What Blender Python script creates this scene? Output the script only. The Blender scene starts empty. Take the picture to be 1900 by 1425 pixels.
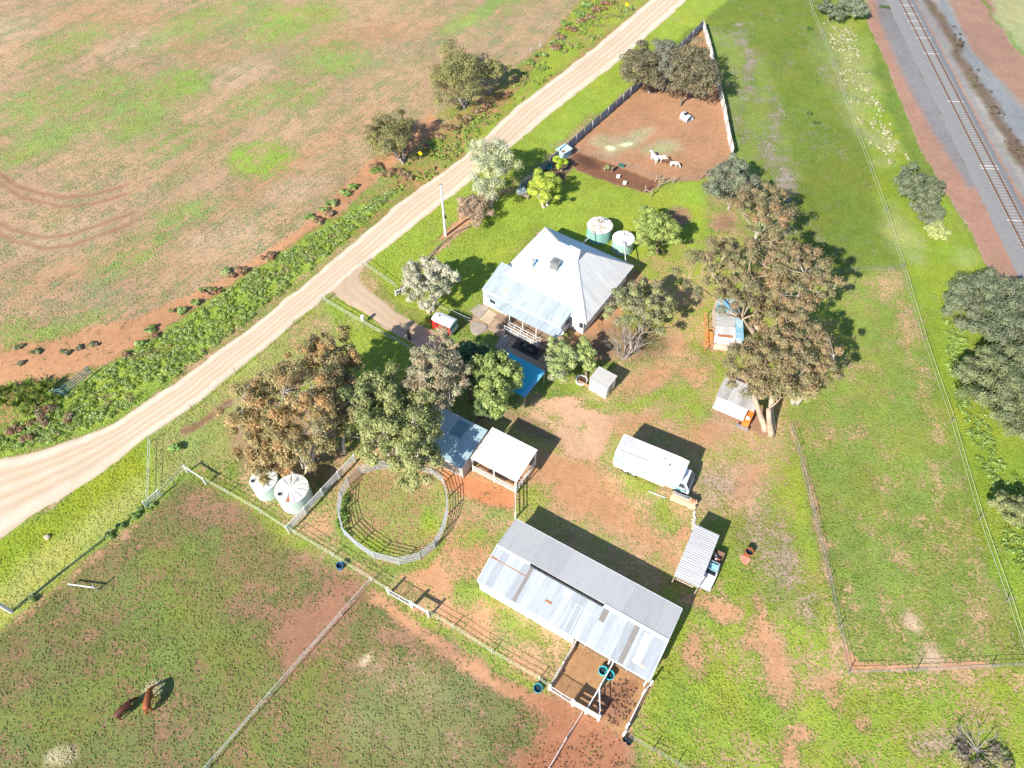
import bpy, math, random
import numpy as np
from mathutils import Vector, Matrix
R = math.radians
rng = np.random.default_rng(7)
random.seed(7)
SC = bpy.context.scene
COL = SC.collection
# ------------------------------------------------------------------ camera
CAM_H = 70.0; TILT = R(37.0); FPX = 1319.0
_c, _s = math.cos(TILT), math.sin(TILT)
def G(u, v, z=0.0):
    """survey point of the aerial photograph -> metres on the level z"""
    x = (u-950)/FPX; y = (712.5-v)/FPX
    dy = y*_c+_s; dz = y*_s-_c
    t = (CAM_H-z)/(-dz)
    return Vector((x*t, dy*t, z))
def Gs(pts, z=0.0): return [G(u, v, z) for u, v in pts]
def mpp(u, v):
    y = (712.5-v)/FPX
    return CAM_H/(_c-y*_s)/FPX
cam = bpy.data.cameras.new('camera'); co = bpy.data.objects.new('camera', cam); COL.objects.link(co)
cam.sensor_width = 36; cam.lens = 36*FPX/1900; cam.clip_end = 9000; cam.clip_start = 0.5
co.location = (0, 0, CAM_H); co.rotation_euler = (TILT, 0, 0); SC.camera = co
# ------------------------------------------------------------------ light
AZ = R(50); EL = R(35)
sd = Vector((math.cos(AZ)*math.cos(EL), math.sin(AZ)*math.cos(EL), -math.sin(EL)))
sl = bpy.data.lights.new('sun', 'SUN'); sl.energy = 4.75; sl.angle = R(.55); sl.color = (1, .945, .85)
so = bpy.data.objects.new('sun', sl); COL.objects.link(so)
so.rotation_euler = sd.to_track_quat('-Z', 'Y').to_euler(); so.location = (-60, -60, 120)
W = bpy.data.worlds.new('World'); SC.world = W; W.use_nodes = True
nt = W.node_tree; bg = nt.nodes['Background']
sky = nt.nodes.new('ShaderNodeTexSky'); sky.sky_type = 'NISHITA'; sky.sun_disc = False
sky.sun_elevation = EL; sky.ozone_density = 3.5; sky.dust_density = .3; sky.altitude = 300
sdir = -sd
sky.sun_rotation = math.atan2(sdir.x, sdir.y)
nt.links.new(sky.outputs[0], bg.inputs[0]); bg.inputs[1].default_value = .11
SC.view_settings.view_transform = 'Standard'; SC.view_settings.look = 'None'
SC.view_settings.exposure = 0.82; SC.view_settings.gamma = 1
SC.render.engine = 'CYCLES'
# ------------------------------------------------------------------ materials
MATS = {}
def newmat(name):
    m = bpy.data.materials.new(name); m.use_nodes = True
    n = m.node_tree.nodes; l = m.node_tree.links
    return m, n, l, n['Principled BSDF']
def pm(name, c1, c2=None, scale=3.0, rough=.7, metal=0.0, bump=0.0, bscale=None, lo=.35, hi=.65, detail=5, stretch=None, spec=.4):
    """painted / weathered material: two colours mixed by noise"""
    if name in MATS: return MATS[name]
    m, n, l, b = newmat(name)
    b.inputs['Roughness'].default_value = rough; b.inputs['Metallic'].default_value = metal
    b.inputs['Specular IOR Level'].default_value = spec
    if c2 is None: c2 = tuple(x*.8 for x in c1)
    tc = n.new('ShaderNodeTexCoord'); mp = n.new('ShaderNodeMapping')
    if stretch: mp.inputs['Scale'].default_value = stretch
    l.new(tc.outputs['Object'], mp.inputs[0])
    no = n.new('ShaderNodeTexNoise'); no.inputs['Scale'].default_value = scale; no.inputs['Detail'].default_value = detail
    no.inputs['Roughness'].default_value = .65
    l.new(mp.outputs[0], no.inputs['Vector'])
    cr = n.new('ShaderNodeValToRGB'); cr.color_ramp.elements[0].position = lo; cr.color_ramp.elements[1].position = hi
    cr.color_ramp.elements[0].color = (*c1, 1); cr.color_ramp.elements[1].color = (*c2, 1)
    l.new(no.outputs[0], cr.inputs[0]); l.new(cr.outputs[0], b.inputs['Base Color'])
    if bump:
        n2 = n.new('ShaderNodeTexNoise'); n2.inputs['Scale'].default_value = bscale or scale*4; n2.inputs['Detail'].default_value = 4
        l.new(mp.outputs[0], n2.inputs['Vector'])
        bp = n.new('ShaderNodeBump'); bp.inputs['Strength'].default_value = bump; bp.inputs['Distance'].default_value = .05
        l.new(n2.outputs[0], bp.inputs['Height']); l.new(bp.outputs[0], b.inputs['Normal'])
    MATS[name] = m; return m
def corr(name, base, stain, axis=0, pitch=.17, panel=.8, var=.12, rust=None, rust_amt=.0, rough=.45, metal=0.0, streak=1.0, other=None, other_amt=0):
    """corrugated sheet: ribs, sheet-to-sheet tone, streaky weathering running down the slope; axis = axis the ribs repeat along"""
    if name in MATS: return MATS[name]
    m, n, l, b = newmat(name)
    b.inputs['Roughness'].default_value = rough; b.inputs['Metallic'].default_value = metal
    tc = n.new('ShaderNodeTexCoord'); sp = n.new('ShaderNodeSeparateXYZ'); l.new(tc.outputs['Object'], sp.inputs[0])
    co_ = sp.outputs[axis]
    def math_(op, a, b_=None, c_=None):
        q = n.new('ShaderNodeMath'); q.operation = op
        for i, x in enumerate((a, b_, c_)):
            if x is None: continue
            if isinstance(x, (int, float)): q.inputs[i].default_value = x
            else: l.new(x, q.inputs[i])
        return q.outputs[0]
    s = math_('SINE', math_('MULTIPLY', co_, 2*math.pi/pitch))
    wn = n.new('ShaderNodeTexWhiteNoise'); wn.noise_dimensions = '1D'
    l.new(math_('FLOOR', math_('DIVIDE', co_, panel)), wn.inputs['W'])
    mp = n.new('ShaderNodeMapping'); sc = [.35, .35, .35]; sc[axis] = 4.0*streak
    mp.inputs['Scale'].default_value = sc
    l.new(tc.outputs['Object'], mp.inputs[0])
    no = n.new('ShaderNodeTexNoise'); no.inputs['Scale'].default_value = 1.3; no.inputs['Detail'].default_value = 7; no.inputs['Roughness'].default_value = .7
    l.new(mp.outputs[0], no.inputs['Vector'])
    cr = n.new('ShaderNodeMapRange'); cr.inputs[1].default_value = .42; cr.inputs[2].default_value = .75
    l.new(no.outputs[0], cr.inputs[0])
    mx = n.new('ShaderNodeMix'); mx.data_type = 'RGBA'
    mx.inputs[6].default_value = (*base, 1); mx.inputs[7].default_value = (*stain, 1)
    l.new(cr.outputs[0], mx.inputs[0]); outc = mx.outputs[2]
    if rust:
        n3 = n.new('ShaderNodeTexNoise'); n3.inputs['Scale'].default_value = .8; n3.inputs['Detail'].default_value = 8; n3.inputs['Roughness'].default_value = .75
        l.new(tc.outputs['Object'], n3.inputs['Vector'])
        r3 = n.new('ShaderNodeMapRange'); r3.inputs[1].default_value = .62-rust_amt*.2; r3.inputs[2].default_value = .72-rust_amt*.2
        l.new(n3.outputs[0], r3.inputs[0])
        mx2 = n.new('ShaderNodeMix'); mx2.data_type = 'RGBA'; l.new(r3.outputs[0], mx2.inputs[0])
        l.new(outc, mx2.inputs[6]); mx2.inputs[7].default_value = (*rust, 1); outc = mx2.outputs[2]
    # sheet tone
    v = math_('ADD', math_('MULTIPLY', math_('SUBTRACT', wn.outputs[0], .5), var*2), 1.0)
    # rib valleys slightly darker than the crests
    v = math_('MULTIPLY', v, math_('ADD', math_('MULTIPLY', s, .05), .95))
    vm = n.new('ShaderNodeVectorMath'); vm.operation = 'SCALE'; l.new(outc, vm.inputs[0]); l.new(v, vm.inputs['Scale'])
    l.new(vm.outputs[0], b.inputs['Base Color'])
    bp = n.new('ShaderNodeBump'); bp.inputs['Strength'].default_value = .5; bp.inputs['Distance'].default_value = .02
    l.new(s, bp.inputs['Height']); l.new(bp.outputs[0], b.inputs['Normal'])
    MATS[name] = m; return m
def leafmat(name, trans=.35, rough=.6):
    if name in MATS: return MATS[name]
    m, n, l, b = newmat(name)
    at = n.new('ShaderNodeAttribute'); at.attribute_name = 'tint'
    l.new(at.outputs['Color'], b.inputs['Base Color']); b.inputs['Roughness'].default_value = rough
    b.inputs['Specular IOR Level'].default_value = .3
    tr = n.new('ShaderNodeBsdfTranslucent'); l.new(at.outputs['Color'], tr.inputs[0])
    mx = n.new('ShaderNodeMixShader'); mx.inputs[0].default_value = trans
    l.new(b.outputs[0], mx.inputs[1]); l.new(tr.outputs[0], mx.inputs[2])
    l.new(mx.outputs[0], n['Material Output'].inputs[0])
    MATS[name] = m; return m
# ------------------------------------------------------------------ mesh builder
class MB:
    def __init__(s): s.v = []; s.f = []; s.m = []
    def add(s, vs, fs, mi=0):
        o = len(s.v); s.v += [tuple(v) for v in vs]; s.f += [tuple(i+o for i in f) for f in fs]; s.m += [mi]*len(fs); return s
    def box(s, x0, x1, y0, y1, z0, z1, mi=0):
        vs = [(x0, y0, z0), (x1, y0, z0), (x1, y1, z0), (x0, y1, z0), (x0, y0, z1), (x1, y0, z1), (x1, y1, z1), (x0, y1, z1)]
        return s.add(vs, [(0, 3, 2, 1), (4, 5, 6, 7), (0, 1, 5, 4), (1, 2, 6, 5), (2, 3, 7, 6), (3, 0, 4, 7)], mi)
    def bar(s, p, q, w, h=None, mi=0):
        p = Vector(p); q = Vector(q); h = h or w; d = (q-p)
        if d.length < 1e-6: return s
        d.normalize(); up = Vector((0, 0, 1)) if abs(d.z) < .95 else Vector((1, 0, 0))
        a = d.cross(up).normalized()*w/2; b = a.normalized().cross(d).normalized()*h/2
        vs = [p-a-b, p+a-b, p+a+b, p-a+b, q-a-b, q+a-b, q+a+b, q-a+b]
        return s.add(vs, [(0, 1, 2, 3), (7, 6, 5, 4), (0, 4, 5, 1), (1, 5, 6, 2), (2, 6, 7, 3), (3, 7, 4, 0)], mi)
    def tube(s, pts, rad, n=8, mi=0, cap=True):
        pts = [Vector(p) for p in pts]
        if isinstance(rad, (int, float)): rad = [rad]*len(pts)
        o = len(s.v); vs = []; fs = []; prev = None
        for i, p in enumerate(pts):
            d = (pts[min(i+1, len(pts)-1)]-pts[max(i-1, 0)])
            d = d.normalized() if d.length > 1e-9 else Vector((0, 0, 1))
            if prev is None: a = d.orthogonal().normalized()
            else:
                a = prev-d*prev.dot(d); a = a.normalized() if a.length > 1e-6 else d.orthogonal().normalized()
            prev = a; b = d.cross(a)
            for k in range(n):
                t = 2*math.pi*k/n; vs.append(p+(a*math.cos(t)+b*math.sin(t))*rad[i])
        for i in range(len(pts)-1):
            for k in range(n):
                k2 = (k+1) % n; fs.append((i*n+k, i*n+k2, (i+1)*n+k2, (i+1)*n+k))
        if cap: fs.append(tuple(range(n-1, -1, -1))); fs.append(tuple((len(pts)-1)*n+k for k in range(n)))
        return s.add(vs, fs, mi)
    def lathe(s, x, y, prof, n=28, mi=0, wob=None):
        vs = []; fs = []
        for j, (r, z) in enumerate(prof):
            for k in range(n):
                t = 2*math.pi*k/n; dr, dz = (wob(j, k, t, r) if wob else (0, 0))
                vs.append((x+(r+dr)*math.cos(t), y+(r+dr)*math.sin(t), z+dz))
        for j in range(len(prof)-1):
            for k in range(n):
                k2 = (k+1) % n; fs.append((j*n+k, j*n+k2, (j+1)*n+k2, (j+1)*n+k))
        return s.add(vs, fs, mi)
    def sheet(s, pts, th=.05, mi=0):
        pts = [Vector(p) for p in pts]; nrm = (pts[1]-pts[0]).cross(pts[-1]-pts[0])
        nrm.normalize()
        if nrm.z < 0: pts = pts[::-1]; nrm = -nrm
        k = len(pts); lo = [p-nrm*th for p in pts]
        return s.add(pts+lo, [tuple(range(k)), tuple(range(2*k-1, k-1, -1))]+[(i, k+i, k+(i+1) % k, (i+1) % k) for i in range(k)], mi)
    def build(s, name, mats, parent=None, smooth=False):
        me = bpy.data.meshes.new(name); me.from_pydata(s.v, [], s.f)
        if not isinstance(mats, (list, tuple)): mats = [mats]
        for m in mats: me.materials.append(m)
        if len(mats) > 1: me.polygons.foreach_set('material_index', s.m)
        if smooth: me.polygons.foreach_set('use_smooth', [True]*len(s.f))
        me.update()
        o = bpy.data.objects.new(name, me); COL.objects.link(o)
        if parent: o.parent = parent
        return o
def npmesh(name, V, F, mats, parent=None, tint=None, smooth=False, k=4):
    me = bpy.data.meshes.new(name); nf = len(F)
    me.vertices.add(len(V)); me.vertices.foreach_set('co', np.ascontiguousarray(V, dtype=np.float32).ravel())
    me.loops.add(nf*k); me.loops.foreach_set('vertex_index', np.ascontiguousarray(F, dtype=np.int32).ravel())
    me.polygons.add(nf); me.polygons.foreach_set('loop_start', np.arange(0, nf*k, k, dtype=np.int32))
    me.polygons.foreach_set('loop_total', np.full(nf, k, dtype=np.int32))
    if smooth: me.polygons.foreach_set('use_smooth', np.ones(nf, dtype=bool))
    for m in (mats if isinstance(mats, list) else [mats]): me.materials.append(m)
    if tint is not None:
        a = me.color_attributes.new('tint', 'FLOAT_COLOR', 'POINT')
        t = np.ones((len(V), 4), dtype=np.float32); t[:, :3] = tint; a.data.foreach_set('color', t.ravel())
    me.update(calc_edges=True)
    o = bpy.data.objects.new(name, me); COL.objects.link(o)
    if parent: o.parent = parent
    return o
def tag(o, label=None, cat=None, group=None, kind=None):
    if label: o['label'] = label
    if cat: o['category'] = cat
    if group: o['group'] = group
    if kind: o['kind'] = kind
    return o
def thing(name, label, cat, loc=(0, 0, 0), rz=0.0, group=None):
    o = bpy.data.objects.new(name, None); COL.objects.link(o); o.empty_display_size = .3
    o.location = loc; o.rotation_euler = (0, 0, rz); return tag(o, label, cat, group)
def copy_tree(o, parent=None):
    c = o.copy(); COL.objects.link(c)
    if parent: c.parent = parent
    for ch in list(o.children): copy_tree(ch, c)
    return c
def at(u, v, z=0.0):
    p = G(u, v, z); return (p.x, p.y, 0)
# ------------------------------------------------------------------ noise
_lat = rng.random((8, 256, 256))
def vnoise(x, y, sc, k=0):
    x = np.asarray(x)/sc+37.3*k; y = np.asarray(y)/sc+11.7*k
    xi = np.floor(x).astype(int); yi = np.floor(y).astype(int); fx = x-xi; fy = y-yi
    fx = fx*fx*(3-2*fx); fy = fy*fy*(3-2*fy); L = _lat[k % 8]
    a = L[xi & 255, yi & 255]; b = L[(xi+1) & 255, yi & 255]; c = L[xi & 255, (yi+1) & 255]; d = L[(xi+1) & 255, (yi+1) & 255]
    return (a*(1-fx)+b*fx)*(1-fy)+(c*(1-fx)+d*fx)*fy
def fbm(x, y, sc, k=0, o=4):
    t = 0; amp = 1; tot = 0
    for i in range(o): t = t+amp*vnoise(x, y, sc/2**i, k+i); tot += amp; amp *= .55
    return t/tot-.5
# ================================================================== GROUND
RED = (.315, .18, .11); TAN = (.50, .315, .18); PINK = (.47, .30, .175); ORG = (.48, .25, .128); BRN = (.22, .105, .06)
PALE = (.60, .46, .32); DRY = (.46, .37, .24); GREY = (.30, .29, .29); GRYP = (.36, .28, .24); MUD = (.42, .23, .11)
LIME = (.27, .34, .045); GRN = (.21, .27, .052); OLV = (.18, .198, .062); SAGE = (.25, .30, .12); STRAW = (.50, .46, .25)
DKG = (.10, .18, .03); SGR = (.16, .21, .033); YGR = (.31, .33, .09)
# grid: fine where the farm lies, coarse out to the horizon
NC, NR = 900, 620
tt = np.linspace(-1, 1, NC)
yy = 3+ (172-3)*(np.linspace(0, 1, NR)**1.18)
hw = lambda y: 50+.46*np.clip(y, 0, 175)
tx = np.concatenate([[-70, -12, -3, -1.4], tt, [1.4, 3, 12, 70]])
ty = np.concatenate([[-4000, -700, -120, -30], yy, [200, 330, 900, 5000]])
GX = (hw(ty)[:, None]*tx[None, :]); GY = np.repeat(ty[:, None], len(tx), 1)
X = GX.ravel(); Y = GY.ravel(); NV = len(X)
wx = X+fbm(X, Y, 5, 0)*2.6; wy = Y+fbm(X, Y, 5, 3)*2.6
wx2 = X+fbm(X, Y, 1.3, 5, 2)*.5; wy2 = Y+fbm(X, Y, 1.3, 6, 2)*.5
soil = np.tile(np.array(TAN), (NV, 1)); veg = np.tile(np.array(GRN), (NV, 1)); cov = np.full(NV, .55)
# unseen country all round: paddock
def w01(px, u): return np.clip(px/u+.5, 0, 1)
def poly_w(pts, feather, warp):
    P = np.array([(p.x, p.y) for p in Gs(pts)])
    xx, yy_ = (wx, wy) if warp == 2 else ((wx2, wy2) if warp == 1 else (X, Y))
    mn = P.min(0)-feather-4; mx = P.max(0)+feather+4
    idx = np.nonzero((X > mn[0]) & (X < mx[0]) & (Y > mn[1]) & (Y < mx[1]))[0]
    x = xx[idx]; y = yy_[idx]; ins = np.zeros(len(idx), bool); d2 = np.full(len(idx), 1e9)
    for i in range(len(P)):
        a = P[i]; b = P[(i+1) % len(P)]; e = b-a
        t = np.clip(((x-a[0])*e[0]+(y-a[1])*e[1])/(e@e+1e-9), 0, 1)
        d2 = np.minimum(d2, (x-a[0]-t*e[0])**2+(y-a[1]-t*e[1])**2)
        c = ((a[1] > y) != (b[1] > y)) & (x < e[0]*(y-a[1])/(e[1]+1e-12)+a[0]); ins ^= c
    sdist = np.where(ins, 1, -1)*np.sqrt(d2)
    return idx, w01(sdist, feather)
def apply(idx, w, s=None, g=None, c=None, a=1.0):
    w = w*a
    if s is not None: soil[idx] += (np.array(s)-soil[idx])*w[:, None]
    if g is not None: veg[idx] += (np.array(g)-veg[idx])*w[:, None]
    if c is not None: cov[idx] += (c-cov[idx])*w
def poly(pts, s=None, g=None, c=None, f=1.5, warp=2, a=1.0): i, w = poly_w(pts, f, warp); apply(i, w, s, g, c, a)
def ell(u, v, rx, ry, ang=0, s=None, g=None, c=None, f=.6, warp=2, a=1.0):
    q = R(ang); pts = []
    for k in range(14):
        t = 2*math.pi*k/14; x = rx*math.cos(t); y = ry*math.sin(t)
        pts.append((u+x*math.cos(q)+y*math.sin(q), v-x*math.sin(q)+y*math.cos(q)))
    poly(pts, s, g, c, f*mpp(u, v)*min(rx, ry)*1.5+.5, warp, a)
def line(pts, wd, s=None, g=None, c=None, f=.4, warp=1, a=1.0):
    P = np.array([(p.x, p.y) for p in Gs(pts)]); xx, yy_ = (wx, wy) if warp == 2 else ((wx2, wy2) if warp == 1 else (X, Y))
    mn = P.min(0)-wd-f-3; mx = P.max(0)+wd+f+3
    idx = np.nonzero((X > mn[0]) & (X < mx[0]) & (Y > mn[1]) & (Y < mx[1]))[0]
    x = xx[idx]; y = yy_[idx]; d2 = np.full(len(idx), 1e9)
    for i in range(len(P)-1):
        p = P[i]; e = P[i+1]-p; t = np.clip(((x-p[0])*e[0]+(y-p[1])*e[1])/(e@e+1e-9), 0, 1)
        d2 = np.minimum(d2, (x-p[0]-t*e[0])**2+(y-p[1]-t*e[1])**2)
    apply(idx, w01(wd/2-np.sqrt(d2), f), s, g, c, a)
FIELD = [(-400, -120), (1150, -60), (1075, 0), (1050, 55), (930, 140), (800, 215), (690, 300), (640, 350), (560, 425), (420, 520), (250, 595), (0, 655), (-500, 760)]
# ---- bottom-left paddock
poly([(-500, 1300), (0, 1160), (250, 965), (350, 875), (540, 985), (700, 1085), (1015, 1275), (1160, 1365), (1300, 1440), (900, 1900), (-600, 1900)], RED, OLV, .62, 2)
# ---- farmyard
poly([(540, 985), (650, 850), (780, 800), (900, 770), (1000, 700), (1100, 700), (1260, 640), (1480, 780), (1575, 1250), (1700, 1500), (1200, 1390), (1015, 1275), (700, 1085)], TAN, YGR, .50, 3)
poly([(1230, 1110), (1400, 960), (1480, 800), (1520, 1000), (1570, 1250), (1900, 1240), (2300, 1300), (2300, 1900), (1300, 1600), (1170, 1370)], PINK, LIME, .62, 3)
poly([(1450, 800), (1500, 960), (1573, 1248), (1900, 1237), (1815, 965), (1712, 635), (1672, 505), (1560, 520), (1500, 640)], PINK, GRN, .72, 2)
# ---- east strip beside the railway
poly([(1180, 150), (1310, -60), (1500, -60), (1612, 0), (1640, 110), (1700, 260), (1800, 420), (1840, 505), (2200, 900), (2300, 1300), (1900, 1237), (1815, 965), (1712, 635), (1672, 505), (1500, 520), (1400, 300)], GRYP, SGR, .80, 2)
poly([(1520, 0), (1612, 0), (1640, 110), (1700, 260), (1840, 505), (1900, 560), (2200, 900), (2100, 1250), (1900, 1200), (1822, 965), (1719, 635), (1678, 505), (1560, 130)], DRY, (.22, .29, .035), .90, 1.5)
poly([(1300, 60), (1370, 60), (1440, 150), (1480, 330), (1420, 300), (1365, 300), (1335, 150)], GRYP, GRN, .72, 1.5)
# ---- house garden
poly([(680, 490), (860, 400), (965, 350), (1040, 300), (1215, 350), (1300, 330), (1310, 430), (1260, 520), (1180, 480), (1000, 420), (880, 560), (860, 590), (760, 580)], TAN, LIME, .90, 1.5)
poly([(740, 590), (880, 560), (1040, 660), (1150, 660), (1040, 760), (980, 720), (900, 760), (780, 700), (700, 700)], TAN, GRN, .75, 2)
poly([(1150, 480), (1330, 430), (1520, 480), (1560, 640), (1430, 700), (1260, 640), (1180, 560)], TAN, LIME, .55, 2)
# ---- lime verge between road and homestead
poly([(1290, -60), (1190, 70), (1000, 230), (860, 330), (700, 470), (680, 495), (790, 440), (960, 330), (1040, 265), (1165, 165), (1302, 38), (1420, -60)], DRY, LIME, .86, 1)
poly([(590, 545), (620, 548), (770, 630), (790, 700), (560, 720), (420, 850), (350, 875), (250, 965), (0, 1170), (-300, 1330), (-300, 1150), (0, 1010), (275, 815), (430, 690)], DRY, LIME, .80, 1)
poly([(280, 815), (430, 700), (590, 560), (640, 640), (500, 760), (430, 850), (380, 880), (345, 870), (282, 925)], TAN, YGR, .66, 1.5)
poly([(0, 1010), (275, 820), (270, 930), (0, 1130)], DRY, (.26, .31, .03), .95, .8)
line([(0, 1120), (120, 1020), (262, 905)], 3.4, DRY, (.42, .40, .14), .75, 2.5, 2, .6)
# ---- crop field
poly(FIELD, (.44, .285, .17), (.25, .27, .12), .38, .8, 1)
_fi, _fw = poly_w(FIELD, 1.0, 1)
poly([(-400, 655), (0, 640), (250, 590), (420, 515), (560, 420), (690, 295), (800, 210), (820, 235), (700, 330), (600, 425), (470, 500), (330, 610), (190, 690), (0, 720), (-500, 800)], ORG, OLV, .12, .8, 1)
# road verges, field side: weeds
poly([(-400, 830), (0, 730), (110, 700), (200, 670), (330, 590), (480, 490), (600, 410), (720, 350), (800, 250), (980, 120), (1075, 0), (1210, -60), (1220, 0), (860, 330), (620, 460), (200, 790), (60, 830), (0, 850), (-300, 960)], ORG, GRN, .55, .8, 1)
poly([(180, 690), (330, 600), (480, 500), (600, 420), (700, 365), (750, 350), (600, 480), (200, 790), (0, 850), (0, 800)], TAN, (.27, .35, .055), .9, .8, 1)
poly([(1080, 0), (1200, 0), (1040, 130), (880, 290), (850, 280), (960, 170)], ORG, LIME, .72, 1, 1)
for (u, v, a_, b_) in [(130, 80, 100, 22), (500, 40, 60, 38), (610, 25, 50, 28), (350, 145, 40, 28), (280, 190, 70, 38), (330, 260, 70, 30), (170, 170, 90, 30), (60, 200, 80, 40), (600, 100, 60, 30), (480, 180, 80, 22), (400, 30, 70, 25), (80, 265, 100, 30), (240, 230, 60, 40), (560, 180, 50, 20), (250, 470, 90, 26), (330, 400, 70, 22), (60, 620, 60, 20), (30, 600, 40, 22), (640, 120, 50, 22), (330, 60, 70, 30), (900, 20, 100, 20), (150, 600, 60, 14)]:
    ell(u, v, a_, b_, 22, None, (.26, .34, .08), .64, 1.2, 2, .85)
ell(555, 42, 75, 34, 10, None, (.27, .36, .07), .72, 1.2, 2, .8); ell(350, 150, 36, 24, 0, None, (.26, .36, .06), .66, 1, 2, .8)
ell(445, 297, 20, 26, -10, None, (.30, .42, .06), .8, .8); ell(490, 295, 60, 35, 10, None, (.25, .37, .05), .6)
for (u, v, a_, b_, an) in [(500, 330, 150, 14, 34), (640, 240, 120, 12, 34), (700, 60, 120, 22, 10), (380, 100, 80, 16, -10), (200, 30, 120, 20, 0), (420, 240, 80, 10, 34), (150, 500, 130, 18, 20)]:
    ell(u, v, a_, b_, an, ORG, None, .25, 1.5, 2, .4)
for (u, v, a_, b_) in [(270, 75, 60, 18), (450, 130, 60, 22), (100, 440, 70, 22), (420, 440, 70, 26), (560, 350, 60, 20), (20, 50, 60, 22)]:
    ell(u, v, a_, b_, 15, PALE, SAGE, .4, 1.5, 2, .3)
for off, a in ((0, .85), (17, .85)):
    line([(-40, 300+off), (0, 322+off), (40, 350+off), (110, 366+off), (170, 362+off), (235, 343+off)], .85, (.29, .155, .09), None, .03, .6, 1, a)
    line([(235, 343+off), (300, 315+off), (350, 290+off)], .6, (.38, .21, .13), None, .1, .8, 1, .6); line([(350, 290+off), (420, 255+off), (500, 212+off)], .6, (.40, .24, .15), None, .15, 1, 2, .35)
for off, a in ((0, .8), (20, .8)):
    line([(-40, 390+off), (20, 425+off), (80, 441+off), (130, 436+off), (190, 415+off), (245, 395+off)], .85, (.29, .155, .09), None, .03, .6, 1, a)
    line([(245, 395+off), (330, 345+off), (400, 308+off)], .6, (.40, .24, .15), None, .15, 1, 2, .45)
for k in range(9): line([(-40, 480+k*17), (60, 505+k*17), (160, 495+k*16), (300, 430+k*15), (500, 320+k*14), (700, 190+k*13)], .45, ORG, None, .2, .5, 1, .35)
# ---- goat yard, vegetable bed
poly([(1302, 48), (1333, 145), (1360, 290), (1300, 335), (1215, 335), (1060, 285), (1040, 275), (1170, 175)], (.41, .22, .12), OLV, .12, .4, 0)
for (u, v, a_, b_) in [(1165, 262, 30, 14), (1135, 275, 26, 12), (1190, 245, 22, 9), (1230, 275, 36, 12), (1110, 262, 20, 8)]:
    ell(u, v, a_, b_, 10, DRY, (.40, .42, .18), .55, 1, 2, .85)
ell(1160, 265, 12, 5, 20, None, (.75, .70, .45), .9); ell(1128, 275, 12, 4, 0, None, (.75, .70, .45), .9)
poly([(1062, 282), (1100, 292), (1225, 340), (1205, 358), (1150, 345), (1075, 318), (1055, 300)], BRN, OLV, .08, .4, 1)
ell(1085, 300, 22, 10, -20, (.12, .06, .04), None, .05)
poly([(1055, 290), (1070, 300), (1050, 330), (1010, 360), (960, 350), (1020, 305)], (.20, .13, .09), OLV, .3, .6, 1)
# goats' track east of the fence
for (u, v, a_, b_, an) in [(1385, 80, 14, 40, 20), (1395, 150, 12, 40, 15), (1440, 210, 12, 50, 10), (1380, 170, 18, 8, 0), (1430, 270, 14, 40, 0), (1455, 330, 12, 40, -5), (1460, 400, 14, 50, 0), (1375, 230, 10, 40, 0)]:
    ell(u, v, a_, b_, an, GRYP, SGR, .42, 1, 2, .8)
ell(1380, 320, 24, 40, 0, None, GRN, .85, 1, 2, .8)
# dry seeding grass by the railway fence
for (u, v, a_, b_, an) in [(1565, 95, 28, 50, 15), (1590, 150, 26, 40, 15), (1620, 260, 25, 12, -20), (1590, 210, 16, 30, 15), (1650, 270, 22, 10, -10), (1640, 300, 22, 8, 0), (1662, 410, 14, 30, 10), (1680, 450, 20, 18, 0), (1790, 480, 14, 10, 0), (1700, 480, 16, 8, 0)]:
    ell(u, v, a_, b_, an, DRY, (.33, .34, .14), .62, 2, 2, .7)
poly([(1612, 30), (1640, 110), (1700, 250), (1745, 330), (1700, 330), (1660, 230), (1625, 130)], None, (.125, .185, .04), .95, 1.5, 2, .7)
# railway corridor
poly([(1603, -60), (1720, -60), (1900, 330), (2100, 620), (2200, 760), (1990, 640), (1838, 507), (1800, 425), (1742, 335), (1702, 262), (1674, 190), (1642, 110), (1610, 45)], (.35, .20, .14), SGR, .05, .5, 1)
poly([(1614, -60), (1670, -60), (1745, 190), (1825, 340), (1800, 350), (1728, 240), (1680, 150), (1632, 40)], (.22, .205, .20), SGR, .03, 1.2, 1)
line([(1645, -40), (1690, 90), (1738, 190), (1800, 320), (1850, 410), (1900, 500)], .35, (.20, .11, .08), None, .05, .4, 1, .8)
poly([(1670, -60), (2300, -60), (2300, 900), (2100, 700), (1935, 430), (1870, 320), (1780, 150), (1698, 0)], (.27, .25, .235), SGR, .12, .7, 1)
poly([(1700, -60), (1735, -60), (1850, 200), (1900, 290), (1900, 340), (1815, 190)], (.33, .31, .265), SGR, .08, 1, 1)
poly([(1740, -60), (1830, -60), (1900, 90), (2200, 420), (2200, 520), (1900, 190), (1800, 90)], (.33, .195, .14), SGR, .05, 1.2, 2)
poly([(1720, -60), (1745, -20), (1800, 90), (1900, 210), (2100, 500), (2000, 480), (1900, 310), (1830, 190), (1760, 60)], (.235, .245, .25), SGR, .05, 1, 1)
0 and ell(1885, 200, 20, 50, 25, (.18, .25, .26), None, .05)
line([(1725, 0), (1760, 60), (1800, 140), (1850, 215), (1885, 280), (1930, 350)], 2.2, (.17, .10, .07), (.14, .13, .08), .45, 1.2, 2, .85)
poly([(1812, -60), (2300, -60), (2300, 420), (1905, 112), (1860, 60)], DRY, (.34, .35, .17), .75, 1, 2)
line([(1822, 0), (1862, 55), (1910, 110)], 1.2, None, (.16, .24, .05), .8, .8, 2, .7)
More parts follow.
